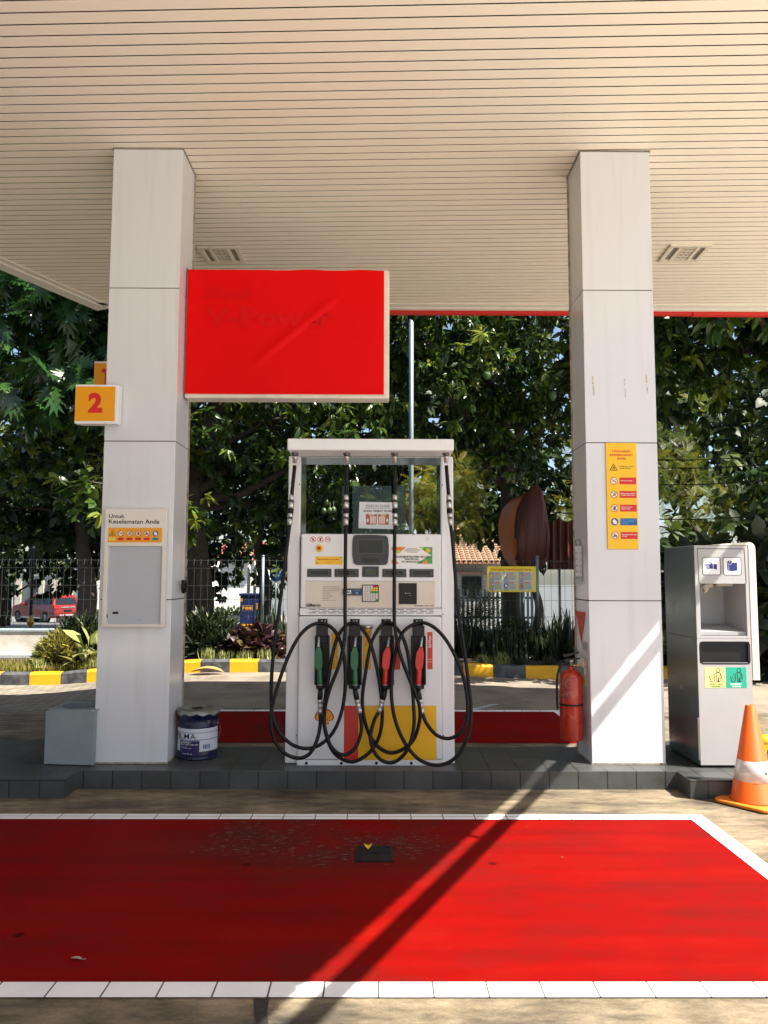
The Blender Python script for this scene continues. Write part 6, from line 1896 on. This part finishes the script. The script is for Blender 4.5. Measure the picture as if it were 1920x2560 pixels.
for i, (px, h, lab) in enumerate(((1180, .75, 'dark strap leaved clump right of the dispenser'), (1262, .62, 'dark strap leaved clump under the yellow fence board'), (1345, .7, 'dark strap leaved clump at the fence post'), (1412, 1.0, 'tall dark strap leaved clump beside the extinguisher'), (1135, .8, 'dark strap leaved clump at the dispenser edge'))):
    x, y = at(px, 1650, 12.9)
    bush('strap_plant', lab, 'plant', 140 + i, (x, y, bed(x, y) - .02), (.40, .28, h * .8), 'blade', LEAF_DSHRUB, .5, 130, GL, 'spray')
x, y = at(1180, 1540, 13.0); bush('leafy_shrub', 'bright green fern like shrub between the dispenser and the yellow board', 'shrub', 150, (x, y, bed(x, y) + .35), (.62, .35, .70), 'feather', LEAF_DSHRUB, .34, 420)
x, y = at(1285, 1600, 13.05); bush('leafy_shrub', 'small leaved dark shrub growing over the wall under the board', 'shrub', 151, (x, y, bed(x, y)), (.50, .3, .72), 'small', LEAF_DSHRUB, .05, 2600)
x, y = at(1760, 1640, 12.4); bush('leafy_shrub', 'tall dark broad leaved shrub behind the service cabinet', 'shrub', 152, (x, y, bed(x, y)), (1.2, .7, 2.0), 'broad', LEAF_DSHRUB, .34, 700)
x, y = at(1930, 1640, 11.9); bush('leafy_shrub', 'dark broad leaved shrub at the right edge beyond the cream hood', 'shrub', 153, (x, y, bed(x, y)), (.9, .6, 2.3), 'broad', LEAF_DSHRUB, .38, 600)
# grass strip on the left of the bed: nobody could count it
rs = np.random.default_rng(9); n = 5200
gx_ = rs.uniform(-7.5, -4.0, n); gy_ = KERB_Y + .18 + rs.random(n) * 1.0
gp_ = np.stack([gx_, gy_, np.array([ground_z(a, KERB_Y) + .14 for a in gx_])], 1)
dd_ = norm(np.stack([rs.normal(size=n) * .5, rs.normal(size=n) * .5, np.ones(n)], 1)); up_ = norm(np.cross(np.cross(dd_, np.array([0, 0, 1.0])), dd_) * -1)
tag(leaf_cloud('grass', 'blade', gp_, dd_, up_, .10 + .06 * rs.random(n), np.clip(rs.random(n), 0, 1), LEAF_SHRUB, None, (0, 0, 0)), kind='stuff')

# ================================================================ across the road
# black overhead cables on the right
GC = 'sagging black cables across the right gap'
for i, (py0, py1, lab) in enumerate(((1132, 1120, 'topmost thin black overhead cable at right'), (1150, 1143, 'second thin black overhead cable at right'), (1195, 1180, 'third thin black overhead cable at right'), (1280, 1268, 'lowest black overhead cable above the service cabinet'))):
    p_, q_ = P(1380, py0, 14.6), P(2100, py1, 13.4)
    mb = MB(); mb.tube([p_.lerp(q_, k / 12) - Vector((0, 0, .18 * math.sin(math.pi * k / 12))) for k in range(13)], .011, 6)
    tag(mb.build('overhead_cable', M_BLACK, org=tuple(p_)), lab, 'cable', GC)

# orange tarpaulin stall awning behind the fence
tb = P(1330, 1400, 15.6)
M_TARP = mat('tarpaulin_orange', (.62, .17, .03), .42, var=.35, vscale=2, col2=(.34, .075, .018))
st = thing('stall_awning', 'rounded orange tarpaulin stall awning standing behind the mesh fence', 'awning', (tb.x, 15.6, gr(tb.x, 15.6)))


def shell_sheet(cx, y0, y1, prof, th, seed):
    """folded sheet hung over hoops: prof = outline points (photo px) at depth y0 swept back to y1"""
    rs = np.random.default_rng(seed); mb = MB(); rows = []
    nr = 5
    for j in range(nr):
        f = j / (nr - 1); Y = y0 + (y1 - y0) * f
        row = []
        for (px, py) in prof:
            q = P(px, py, y0); k = 1 - .10 * f
            row.append((q.x + cx * f + rs.normal() * .02, Y + rs.normal() * .02, q.z * k + .05 * f + rs.normal() * .02))
        rows.append(row)
    n = len(prof); vs = [v for r in rows for v in r]
    mb.add(vs, [(j * n + i, j * n + i + 1, (j + 1) * n + i + 1, (j + 1) * n + i) for j in range(nr - 1) for i in range(n - 1)])
    mb.add([(v[0] + .012, v[1], v[2] - .012) for v in vs], [(j * n + i, j * n + i + 1, (j + 1) * n + i + 1, (j + 1) * n + i) for j in range(nr - 1) for i in range(n - 1)])
    return mb


outl = [(1285, 1418), (1268, 1390), (1258, 1350), (1255, 1310), (1260, 1283), (1270, 1258), (1288, 1240), (1312, 1236)]
inn_ = [(1300, 1421), (1297, 1395), (1295, 1355), (1295, 1315), (1298, 1283), (1304, 1260), (1314, 1242), (1326, 1230)]
O_ = spline([P(px, py, 15.75) for px, py in outl], 4); I_ = spline([P(px, py, 15.62) for px, py in inn_], 4)
mb = MB(); n = len(O_); nu = 6
for j in range(nu + 1):
    f = j / nu
    for i in range(n):
        q = O_[i].lerp(I_[i], f); mb.v.append((q.x, q.y - .10 * math.sin(math.pi * f) + .5 * (1 - f) ** 2, q.z))
for j in range(nu):
    for i in range(n - 1):
        a_ = j * n + i; mb.f.append((a_, a_ + 1, a_ + n + 1, a_ + n)); mb.m.append(0); mb.sm.append(True)
mb.build('side_sheet', M_TARP, st, st.location)
top_ = [(1289, 1345), (1290, 1310), (1295, 1278), (1306, 1250), (1322, 1228), (1338, 1216), (1350, 1226), (1358, 1250), (1364, 1280), (1367, 1310)]
bot_ = [(1286, 1400), (1290, 1410), (1296, 1418), (1304, 1424), (1314, 1428), (1326, 1430), (1338, 1428), (1348, 1422), (1358, 1412), (1366, 1400)]
T_ = spline([P(px, py, 15.6) for px, py in top_], 5); B_ = spline([P(px, py, 15.6) for px, py in bot_], 5)
mb = MB(); n = len(T_); nv = 9; rs = np.random.default_rng(4)
for j in range(nv + 1):
    f = j / nv
    for i in range(n):
        q = T_[i].lerp(B_[i], f)
        fold = .014 * math.sin(i * .55 + 1.2 * f) * (.25 + .75 * f) + .006 * rs.normal()
        mb.v.append((q.x + .02 * math.sin(i * .9) * f, q.y + fold - .30 * math.sin(math.pi * min(1, f * .8 + .1)), q.z))
for j in range(nv):
    for i in range(n - 1):
        a_ = j * n + i; mb.f.append((a_, a_ + 1, a_ + n + 1, a_ + n)); mb.m.append(0); mb.sm.append(True)
mb.tube([v + Vector((0, .0, .0)) for v in T_], .03, 8)
# roof sheet running back from the hoop
bk = [v + Vector((.10, 1.3, -.12)) for v in T_]
mb.add(T_ + bk, [(i, i + 1, n + i + 1, n + i) for i in range(n - 1)], 0, True)
mb.build('front_sheet', mat('tarpaulin_shaded_maroon', (.105, .026, .012), .5, var=.6, vscale=2, col2=(.05, .014, .010)), st, st.location)  # shaded part of the orange sheet, its darkness put into the colour
mb = MB()
for k_ in range(24):                   # plain curtain hung at the back, folded
    pass
cv = []
for i in range(31):
    px = 1368 + 3.2 * i; yy = 16.4 + .05 * math.sin(i * 1.1)
    a_, b_ = P(px, 1300 + 4 * math.sin(i * .5), 16.4), P(px, 1424, 16.4); cv += [(a_.x, yy, a_.z), (b_.x, yy + .03 * math.sin(i * .7), b_.z)]
mb.add(cv, [(2 * i, 2 * i + 1, 2 * i + 3, 2 * i + 2) for i in range(30)], 0, True)
mb.build('curtain', MATS['tarpaulin_shaded_maroon'], st, st.location)
mb = MB()
for px in (1300, 1345, 1400, 1445):
    q = P(px, 1420, 15.7); mb.cyl((q.x, 15.75, gr(q.x, 15.7)), (q.x, 15.75, q.z), .025, n=8)
mb.build('leg_frame', M_DARKSTEEL, st, st.location)

# house with a tiled roof on the right
M_TILE = m_brick('clay_roof_tile', (.52, .26, .13), (.42, .20, .10), (.09, .04, .025), .20, .26, .03, .8, .5, var=.3, bump=.8)
hy = 33.0
h0, h1 = P(1080, 1400, hy), P(1272, 1400, hy)
ez = P(1200, 1404, hy).z; gz_ = gr(3, hy)
hs = thing('tiled_house', 'low white house with an orange tiled roof beyond the fence right of the dispenser', 'house', ((h0.x + h1.x) / 2, hy + 3, gz_))
HO = hs.location
mb = MB(); mb.box(h0.x, h1.x, hy + .5, hy + 6, gz_ - .5, ez + .1); mb.build('wall', mat('house_wall', (.62, .62, .58), .7, var=.4, vscale=1.5), hs, HO)
mb = MB()
mb.prism([(0, 0), (3.2, 1.25), (6.4, 0), (6.4, -.09), (3.2, 1.16), (0, -.09)], (h0.x - .4, hy, ez), (0, 1, 0), (0, 0, 1), (h1.x - h0.x + .8, 0, 0))
rf = mb.build('roof', M_TILE, hs, HO)
mb = MB(); zz = ez + .0
nrow = 12
for r in range(nrow):                  # rounded tile courses standing proud of the slope
    f0 = r / nrow; y_ = hy + 3.2 * f0; z_ = ez + 1.25 * f0
    k = int((h1.x - h0.x + .8) / .24)
    for i in range(k):
        x_ = h0.x - .4 + i * .24
        mb.add([(x_ + .02, y_ - .02, z_ + .035), (x_ + .12, y_ - .03, z_ + .075), (x_ + .22, y_ - .02, z_ + .035), (x_ + .02, y_ + .26, z_ + .115), (x_ + .12, y_ + .26, z_ + .14), (x_ + .22, y_ + .26, z_ + .115)], [(0, 1, 4, 3), (1, 2, 5, 4), (0, 2, 1)])
mb.build('roof_tile', mat('clay_tile', (.30, .19, .115), .75, var=.8, vscale=3, col2=(.18, .11, .07)), rf, None)
bpy.context.view_layer.update()
ro = [o for o in bpy.data.objects if o.parent == rf][0]; ro.location = (-HO.x, -HO.y, -HO.z)
w0, w1 = P(1155, 1460, hy + .49), P(1204, 1460, hy + .49); wz0, wz1 = P(1180, 1490, hy + .49).z, P(1180, 1441, hy + .49).z
mb = MB(); mb.box(w0.x, w1.x, hy + .46, hy + .499, wz0, wz1); mb.build('window', mat('dark_window', (.03, .035, .035), .2), hs, HO)
mb = MB(); mb.box(w0.x - .35, w1.x + .15, hy - .1, hy + .499, wz1 + .08, wz1 + .2); mb.build('window_canopy', mat('dark_wood', (.06, .035, .025), .7), hs, HO)
# second higher tiled roof behind
h2 = P(1150, 1370, 40); mb = MB()
t = thing('roofed_building', 'upper tiled roof half hidden by leaves behind the low white house', 'house', (h2.x + 1.4, 42, gr(3, 40)))
z2 = P(1150, 1368, 40).z
mb.prism([(0, 0), (3, 1.3), (6, 0), (6, -.1), (3, 1.2), (0, -.1)], (h2.x, 40, z2), (0, 1, 0), (0, 0, 1), (2.9, 0, 0)); mb.build('roof', M_TILE, t, t.location)
mb = MB(); mb.box(h2.x + .3, h2.x + 2.6, 40.5, 45.5, gr(3, 40) - .5, z2 + .05); mb.build('wall', M_WALL, t, t.location)
# picket fence before the house
py_ = 27.5
pk = thing('picket_fence', 'weathered grey picket fence in front of the low white house', 'fence', (P(1210, 1500, py_).x, py_, gr(3, py_)))
pa, pb = P(1080, 1500, py_).x, P(1335, 1500, py_).x; pt = P(1200, 1470, py_).z; pbm = gr(3, py_)
mb = MB(); x = pa
while x < pb:
    mb.prism([(0, 0), (.085, 0), (.085, pt - pbm - .08), (.0425, pt - pbm), (0, pt - pbm - .08)], (x, py_, pbm), (1, 0, 0), (0, 0, 1), (0, .025, 0)); x += .155
mb.build('picket', mat('picket_paint', (.34, .42, .44), .6, var=.6, vscale=4), pk, pk.location)
mb = MB()
for f in (.3, .75): mb.box(pa, pb, py_ + .027, py_ + .07, pbm + (pt - pbm) * f, pbm + (pt - pbm) * f + .08)
mb.build('rail', M_DARKSTEEL, pk, pk.location)

# blue utility cabinet with its number plates
uy = 34.0
u0, u1, uz0, uz1 = P(600, 1524, uy).x, P(665, 1524, uy).x, P(632, 1567, uy).z, P(632, 1484, uy).z
uc = thing('utility_cabinet', 'dark blue roadside cabinet on a yellow base seen through the mesh fence', 'cabinet', ((u0 + u1) / 2, uy, uz0))
uo = uc.location
M_UB = mat('cabinet_blue', (.012, .020, .085), .35, var=.15); M_UB2 = mat('cabinet_blue_side', (.014, .07, .22), .35)
mb = MB(); mb.box(u0, u1, uy, uy + .9, uz0 + .12, uz1 - .10); mb.build('body', M_UB2, uc, uo, bevel=.01)
mb = MB(); mb.box(u0 + .02, (u0 + u1) / 2 - .01, uy - .02, uy - .001, uz0 + .15, uz1 - .14); mb.build('door', M_UB, uc, uo)
mb = MB(); mb.box((u0 + u1) / 2 + .01, u1 - .02, uy - .02, uy - .001, uz0 + .15, uz1 - .14); mb.build('door', M_UB, uc, uo)
mb = MB(); mb.box(u0 - .05, u1 + .05, uy - .06, uy + .96, uz1 - .099, uz1); mb.build('roof', M_UB, uc, uo, bevel=.02)
mb = MB(); mb.box(u0 - .02, u1 + .02, uy - .03, uy + .93, uz0 - .3, uz0 + .119); mb.build('base', M_NUMY, uc, uo)
a = Art.front(632, 1524, uy, .022, .004)
M_PLATE = mat('plate_amber', (.70, .36, .02), .4)
a.rect(604, 1514, 631.5, 1527, M_PLATE, 0); a.rect(605, 1515, 630.5, 1526, M_UB, 1); a.text('P 0308', 606.5, 1517, 629.5, 1524, M_PLATE, 2, .05)
a.build('number_plate', uc, uo)
a = Art.front(632, 1524, uy, .022, .004)
a.text('CENTER', 640, 1508, 660, 1513.5, M_PLATE, 0, .04); a.text('1', 641.5, 1514.5, 646, 1523.5, M_PLATE, 0, .06); a.rect(601, 1496, 606.5, 1503.5, M_PLATE, 0); a.rect(656, 1551, 664, 1556, M_PLATE, 0)
a.build('lettering', uc, uo)

# white posts behind it
GW = 'white posts behind the blue cabinet'
for i, (px, py1, lab) in enumerate(((621, 1383, 'leftmost tall white post behind the blue cabinet'), (637, 1370, 'tallest white post behind the blue cabinet'), (652, 1395, 'third white post from the left behind the blue cabinet'), (661, 1405, 'short rightmost white post behind the blue cabinet'))):
    q = P(px, 1480, 40); tz = P(px, py1, 40).z; b0 = gr(q.x, 40)
    mb = MB(); mb.cyl((q.x, 40, b0), (q.x, 40, tz), .10, .08, 12); mb.lathe([(.13, 0), (.13, .06), (.001, .16)], (q.x, 40, tz), 12)
    tag(mb.build('white_post', mat('post_white', (.66, .64, .58), .6, var=.3), org=(q.x, 40, b0)), lab, 'post', GW)
# round blue road sign
q = P(690, 1438, 36); b0 = gr(q.x, 36)
t = thing('road_sign', 'round blue road sign with a white arrow right of the blue cabinet', 'road sign', (q.x, 36, b0))
mb = MB(); mb.lathe([(.30, 0), (.30, .02), (.001, .021)], (q.x, 35.97, q.z), 24, axis=(0, -1, 0)); mb.build('disc', M_BLUE, t, t.location)
a = Art((q.x, 35.945, q.z), (1, 0, 0), (0, 0, -1), (0, -1, 0), .004); a.poly([(-.16, -.02), (.02, -.16), (.02, -.08), (.16, -.1), (.14, .04), (.02, .06), (.02, .14)], M_WINK, 0); a.build('arrow', t, t.location)
mb = MB(); mb.cyl((q.x, 36.0, b0), (q.x, 36.0, q.z + .2), .035, n=10); mb.build('post', M_GALV, t, t.location)

# black and white far kerb
ky = 47.0
fk = thing('striped_kerb', 'black and white striped kerb across the road', 'kerb', (-14, ky, gr(-14, ky)))
M_KW = mat('kerb_white', (.55, .56, .55), .6, var=.5, vscale=2)
for i in range(26):
    xa = -24 + i * 1.05; zg = gr(xa, ky)
    mb = MB(); mb.box(xa + .01, xa + 1.04, ky, ky + .4, zg - .1, zg + .38); mb.build('kerb_block', M_KW if i % 2 else M_KB, fk, fk.location)

# sunlit white building; frontage behind the car has its shade put into dark colours
wy = 66.0
b0_, b1_ = P(90, 1480, wy), P(262, 1480, wy)
wb = thing('white_building', 'sunlit white building beyond the road behind the red car', 'building', ((b0_.x + b1_.x) / 2, wy + 4, gr(-28, wy)))
mb = MB(); mb.box(P(196, 1480, wy).x, b1_.x + 9, wy, wy + 8, gr(-28, wy) - .5, P(230, 1395, wy).z); mb.build('wall', mat('building_white', (.80, .77, .68), .7), wb, wb.location)
mb = MB(); mb.box(b0_.x - 14, P(194, 1480, wy).x, wy - 3, wy + 8, gr(-28, wy) - .5, P(120, 1440, wy).z); mb.build('shopfront', mat('shopfront_shade_grey', (.075, .10, .10), .5, var=.6, vscale=1), wb, wb.location)
mb = MB()
for px, w_ in ((40, .5), (100, .35), (128, .6), (150, 1.0), (172, .35)):
    x_ = P(px, 1470, wy - 3.05).x; mb.box(x_, x_ + w_, wy - 3.3, wy - 3.01, gr(-28, wy), P(px, 1446, wy).z)
mb.build('pilaster', mat('building_cream', (.40, .36, .29), .7), wb, wb.location)
# red roofed house centre left
ry_ = 58.0
q0, q1 = P(545, 1390, ry_), P(640, 1390, ry_); zr_ = P(570, 1400, ry_).z
rh = thing('red_roofed_house', 'white house with red tiled roof glimpsed left of the blue cabinet', 'house', ((q0.x + q1.x) / 2, ry_ + 4, gr(-12, ry_)))
mb = MB(); mb.box(q0.x, q1.x, ry_ + .6, ry_ + 8, gr(-12, ry_) - .5, zr_ + .05); mb.build('wall', mat('house_wall_b', (.70, .68, .62), .7), rh, rh.location)
mb = MB(); mb.prism([(0, 0), (4.2, 1.6), (8.4, 0), (8.4, -.12), (4.2, 1.45), (0, -.12)], (q0.x - .4, ry_, zr_), (0, 1, 0), (0, 0, 1), (q1.x - q0.x + .8, 0, 0)); mb.build('roof', m_brick('red_roof_tile', (.55, .16, .10), (.45, .12, .08), (.12, .03, .02), .5, .45, .08, .8, .5, var=.3, bump=.8), rh, rh.location)

# clipped hedge
x, y = at(213, 1520, 50)
bush('clipped_hedge', 'small dark clipped hedge right of the red car', 'hedge', 160, (x, y, gr(x, y)), (1.1, .8, 1.0), 'small', LEAF_FAR, .22, 1200)
x, y = at(560, 1530, 48.5)
bush('verge_shrub', 'dim low shrub row behind the striped kerb left of the blue cabinet', 'shrub', 161, (x, y, gr(x, y)), (3.0, .8, .9), 'small', LEAF_FAR, .25, 1500)

# crowd barrier at the far left
q = P(14, 1500, 45); gb = gr(q.x, 45)
cb = thing('crowd_barrier', 'grey steel crowd barrier at the far left edge behind the car', 'barrier', (q.x, 45, gb))
mb = MB(); bw_, bh_ = 1.0, P(14, 1486, 45).z - gb
mb.tube([(-bw_, 0, .12), (-bw_, 0, bh_), (bw_ * .4, 0, bh_), (bw_ * .4, 0, .12), (-bw_, 0, .12)], .03, 8); mb.build('frame', M_GALV, cb)
mb = MB()
for k in range(8): mb.cyl((-bw_ + .15 * (k + 1), 0, .14), (-bw_ + .15 * (k + 1), 0, bh_ * .62), .015, n=6)
mb.box(-bw_, bw_ * .4, -.015, .015, bh_ * .62, bh_ * .66); mb.build('bar', M_GALV, cb)
mb = MB(); mb.box(-bw_ + .05, bw_ * .4 - .05, -.01, .01, bh_ * .68, bh_ - .05); mb.build('panel', M_GREY, cb)
mb = MB()
for x_ in (-bw_ + .2, bw_ * .25): mb.box(x_, x_ + .05, -.3, .3, .02, .1)
mb.build('foot', M_GALV, cb)

# black lamp post with gold base collar, and a bag of rubbish behind the wall
q = P(76, 1560, 18.5); gb = gr(q.x, 18.5)
lp = thing('lamp_post', 'slim black post with a gold collar in front of the red car', 'lamp post', (q.x, 18.5, gb))
mb = MB(); mb.tube([(0, 0, 0), (0, 0, .4), (0, 0, 1.4), (0, 0, 2.3)], [.05, .042, .036, .034], 12); mb.build('shaft', M_BLACK, lp)
cz_ = q.z - gb + .06
mb = MB(); mb.lathe([(.045, -.13), (.05, -.1), (.085, -.03), (.088, .0), (.06, .06), (.045, .09), (.045, .13)], (0, 0, cz_), 14); mb.build('collar', mat('gold_paint', (.50, .30, .04), .35, metal=.5), lp)
q = P(27, 1552, 16.2); gb = gr(q.x, 16.2)
rs = np.random.default_rng(6); mb = MB(); n1, n2 = 12, 20; vs = []
for i in range(n1 + 1):
    th = math.pi * i / n1
    for j in range(n2):
        ph_ = 2 * math.pi * j / n2; r = (.28 + .03 * rs.normal()) * (1 + .25 * math.cos(th))
        vs.append((r * math.sin(th) * math.cos(ph_), r * .8 * math.sin(th) * math.sin(ph_), .36 - .36 * math.cos(th) if i < n1 else .72))
mb.add(vs, [(i * n2 + j, i * n2 + (j + 1) % n2, (i + 1) * n2 + (j + 1) % n2, (i + 1) * n2 + j) for i in range(n1) for j in range(n2)], 0, True)
rbag = mb.build('rubbish_bag', mat('bag_plastic', (.42, .34, .30), .3, var=.8, vscale=6, col2=(.55, .25, .14)), org=(q.x, 16.2, q.z - .36))
tag(rbag, 'pale plastic bag of rubbish standing behind the low wall at far left', 'bag')

# ================================================================ red people carrier on the road
cg_ = P(106, 1557, 45.0)
gz2 = gr(-19, 45)
CAR_L, CAR_H, CAR_W = 4.45, 1.70, 1.74
car = thing('parked_car', 'dark red people carrier on the road beyond the low wall', 'car', (0, 0, 0))
# local frame: x towards the nose, y to the left side, z up; origin at the middle of the wheelbase
M_CAR = mat('car_red', (.17, .009, .007), .25, coat=.25); M_CGL = mat('car_glass', (.012, .016, .02), .08, spec=.3); M_TYRE = mat('tyre', (.012, .012, .012), .7)
M_TAIL = mat('tail_lamp', (.55, .02, .015), .15)
side = [(-2.18, .42), (-2.22, .62), (-2.17, .95), (-2.10, 1.06), (-1.96, 1.46), (-1.80, 1.60), (-.9, 1.66), (.0, 1.62), (.55, 1.48), (1.15, 1.08), (1.95, .92), (2.16, .74), (2.20, .46), (2.05, .30), (1.75, .28)]
def wheel_arch(cx, r=.37): return [(cx + r * math.cos(rad(a)), .30 + r * math.sin(rad(a))) for a in range(0, 181, 20)]
lower = side + wheel_arch(1.36) + [(.95, .26), (-.9, .26)] + wheel_arch(-1.30) + [(-1.75, .30)]
mb = MB()
hw = CAR_W / 2
def tum(z): return hw if z < 1.0 else hw - (z - 1.0) * .30
n = len(lower)
va = [(x, -tum(z), z) for x, z in lower]; vb = [(x, tum(z), z) for x, z in lower]
mb.add(va + vb, [tuple(range(n))[::-1], tuple(range(n, 2 * n))] + [(k, (k + 1) % n, n + (k + 1) % n, n + k) for k in range(n)])
mb.build('body', M_CAR, car, bevel=.05, bseg=3)
mb = MB()
def sidewin(pts, s):
    v = [(x, s * (tum(z) + .006), z) for x, z in pts]; mb.add(v, [tuple(range(len(v)))])
for s in (-1, 1):
    sidewin([(-1.78, 1.10), (-1.72, 1.46), (-1.10, 1.52), (-1.05, 1.08)], s); sidewin([(-1.0, 1.08), (-1.04, 1.53), (-.22, 1.55), (-.16, 1.06)], s); sidewin([(-.10, 1.06), (-.16, 1.55), (.30, 1.46), (.92, 1.08)], s)
mb.build('side_window', M_CGL, car)
mb = MB(); mb.quad((-2.125, -.70, 1.08), (-2.125, .70, 1.08), (-1.985, .58, 1.45), (-1.985, -.58, 1.45)); mb.build('rear_window', M_CGL, car)
mb = MB(); mb.quad((1.11, -.72, 1.13), (1.11, .72, 1.13), (.60, .60, 1.475), (.60, -.60, 1.475)); mb.build('windscreen', M_CGL, car)
for s in (-1, 1):
    mb = MB(); mb.box(-2.235, -1.98, s * (hw + .008) - .0 if s < 0 else hw - .30, s * hw + .30 if s < 0 else hw + .008, .86, 1.06); mb.build('tail_light', M_TAIL, car, bevel=.02)
    mb = MB(); mb.tube([(-1.5, s * .60, 1.66), (-1.4, s * .60, 1.72), (.0, s * .60, 1.70), (.15, s * .60, 1.62)], .025, 8); mb.build('roof_rail', M_CHROME, car)
    mb = MB(); mb.box(.62, .85, s * hw if s > 0 else -hw - .18, hw + .18 if s > 0 else -hw, 1.02, 1.16); mb.build('mirror', M_CAR, car, bevel=.03)
    mb = MB(); mb.box(-.9, .95, s * (hw + .012) if s < 0 else hw - .02, s * (hw - .02) if s < 0 else hw + .012, .27, .34); mb.build('sill_strip', M_CHROME, car)
mb = MB(); mb.box(-2.26, -2.20, -.55, .55, .42, .50); mb.build('bumper_strip', M_CHROME, car, bevel=.01)
mb = MB(); mb.box(-2.225, -2.19, -.45, .45, .90, .94); mb.build('tailgate_strip', M_CHROME, car)
mb = MB(); mb.box(-2.24, -2.20, -.24, .24, .66, .78); mb.build('number_plate', M_BLACK, car)
for (wx, s) in ((1.36, -1), (1.36, 1), (-1.30, -1), (-1.30, 1)):
    mb = MB(); mb.lathe([(.19, -.10), (.30, -.10), (.325, -.06), (.325, .06), (.30, .10), (.19, .10)], (wx, s * (hw - .11), .325), 28, axis=(0, s, 0))
    ty = mb.build('wheel', M_TYRE, car)
    mb = MB(); mb.lathe([(.19, .07), (.20, .09), (.19, .10)], (wx, s * (hw - .11), .325), 24, axis=(0, s, 0))
    for k in range(5):
        a_ = k * 2 * math.pi / 5; mb.obox((wx + .1 * math.cos(a_), s * (hw - .11) + s * .085, .325 + .1 * math.sin(a_)), (.2, .02, .05), Matrix.Rotation(-a_, 3, 'Y'))
    mb.build('rim', M_CHROME, ty)
# heading: tail towards the viewer's right
car.rotation_euler = (0, 0, rad(180 - 33 + 0))
car.location = (cg_.x - .15, 45.0 + .6, gz2)

# ================================================================ camera, sun, sky
cam = bpy.data.cameras.new('camera'); cam.sensor_fit = 'VERTICAL'; cam.sensor_height = 36.0; cam.lens = 36.0 * FOC / 2560
cam.clip_start = .05; cam.clip_end = 2000
co = bpy.data.objects.new('camera', cam); COL.objects.link(co)
M4 = CAM_M.to_4x4(); M4.translation = Vector((0, 0, CAM_Z)); co.matrix_world = M4
scene.camera = co
sun = bpy.data.lights.new('sun', 'SUN'); sun.energy = 5.0; sun.angle = rad(.3); sun.color = (1.0, .93, .82)
so_ = bpy.data.objects.new('sun', sun); COL.objects.link(so_)
so_.rotation_euler = SUN.to_track_quat('-Z', 'Y').to_euler()
w = bpy.data.worlds.new('World'); scene.world = w; w.use_nodes = True
nt = w.node_tree; bg = nt.nodes['Background']
sky = N(nt, 'ShaderNodeTexSky', sky_type='NISHITA'); sky.sun_disc = False
el = math.atan2(1.0, math.hypot(SUN.x, SUN.y)); az = math.atan2(-SUN.x, -SUN.y)      # azimuth from +Y towards +X
sky.sun_elevation = el; sky.sun_rotation = az; sky.air_density = 1.0; sky.dust_density = 1.5; sky.ozone_density = 1.0
L(nt, sky.outputs[0], bg.inputs[0]); bg.inputs[1].default_value = .07
scene.view_settings.view_transform = 'Standard'; scene.view_settings.look = 'None'; scene.view_settings.gamma = 1.0
scene.view_settings.exposure = 1.6
scene.cycles.max_bounces = 10; scene.cycles.diffuse_bounces = 5; scene.cycles.transparent_max_bounces = 8
scene.cycles.use_denoising = True
scene.cycles.sample_clamp_indirect = 8
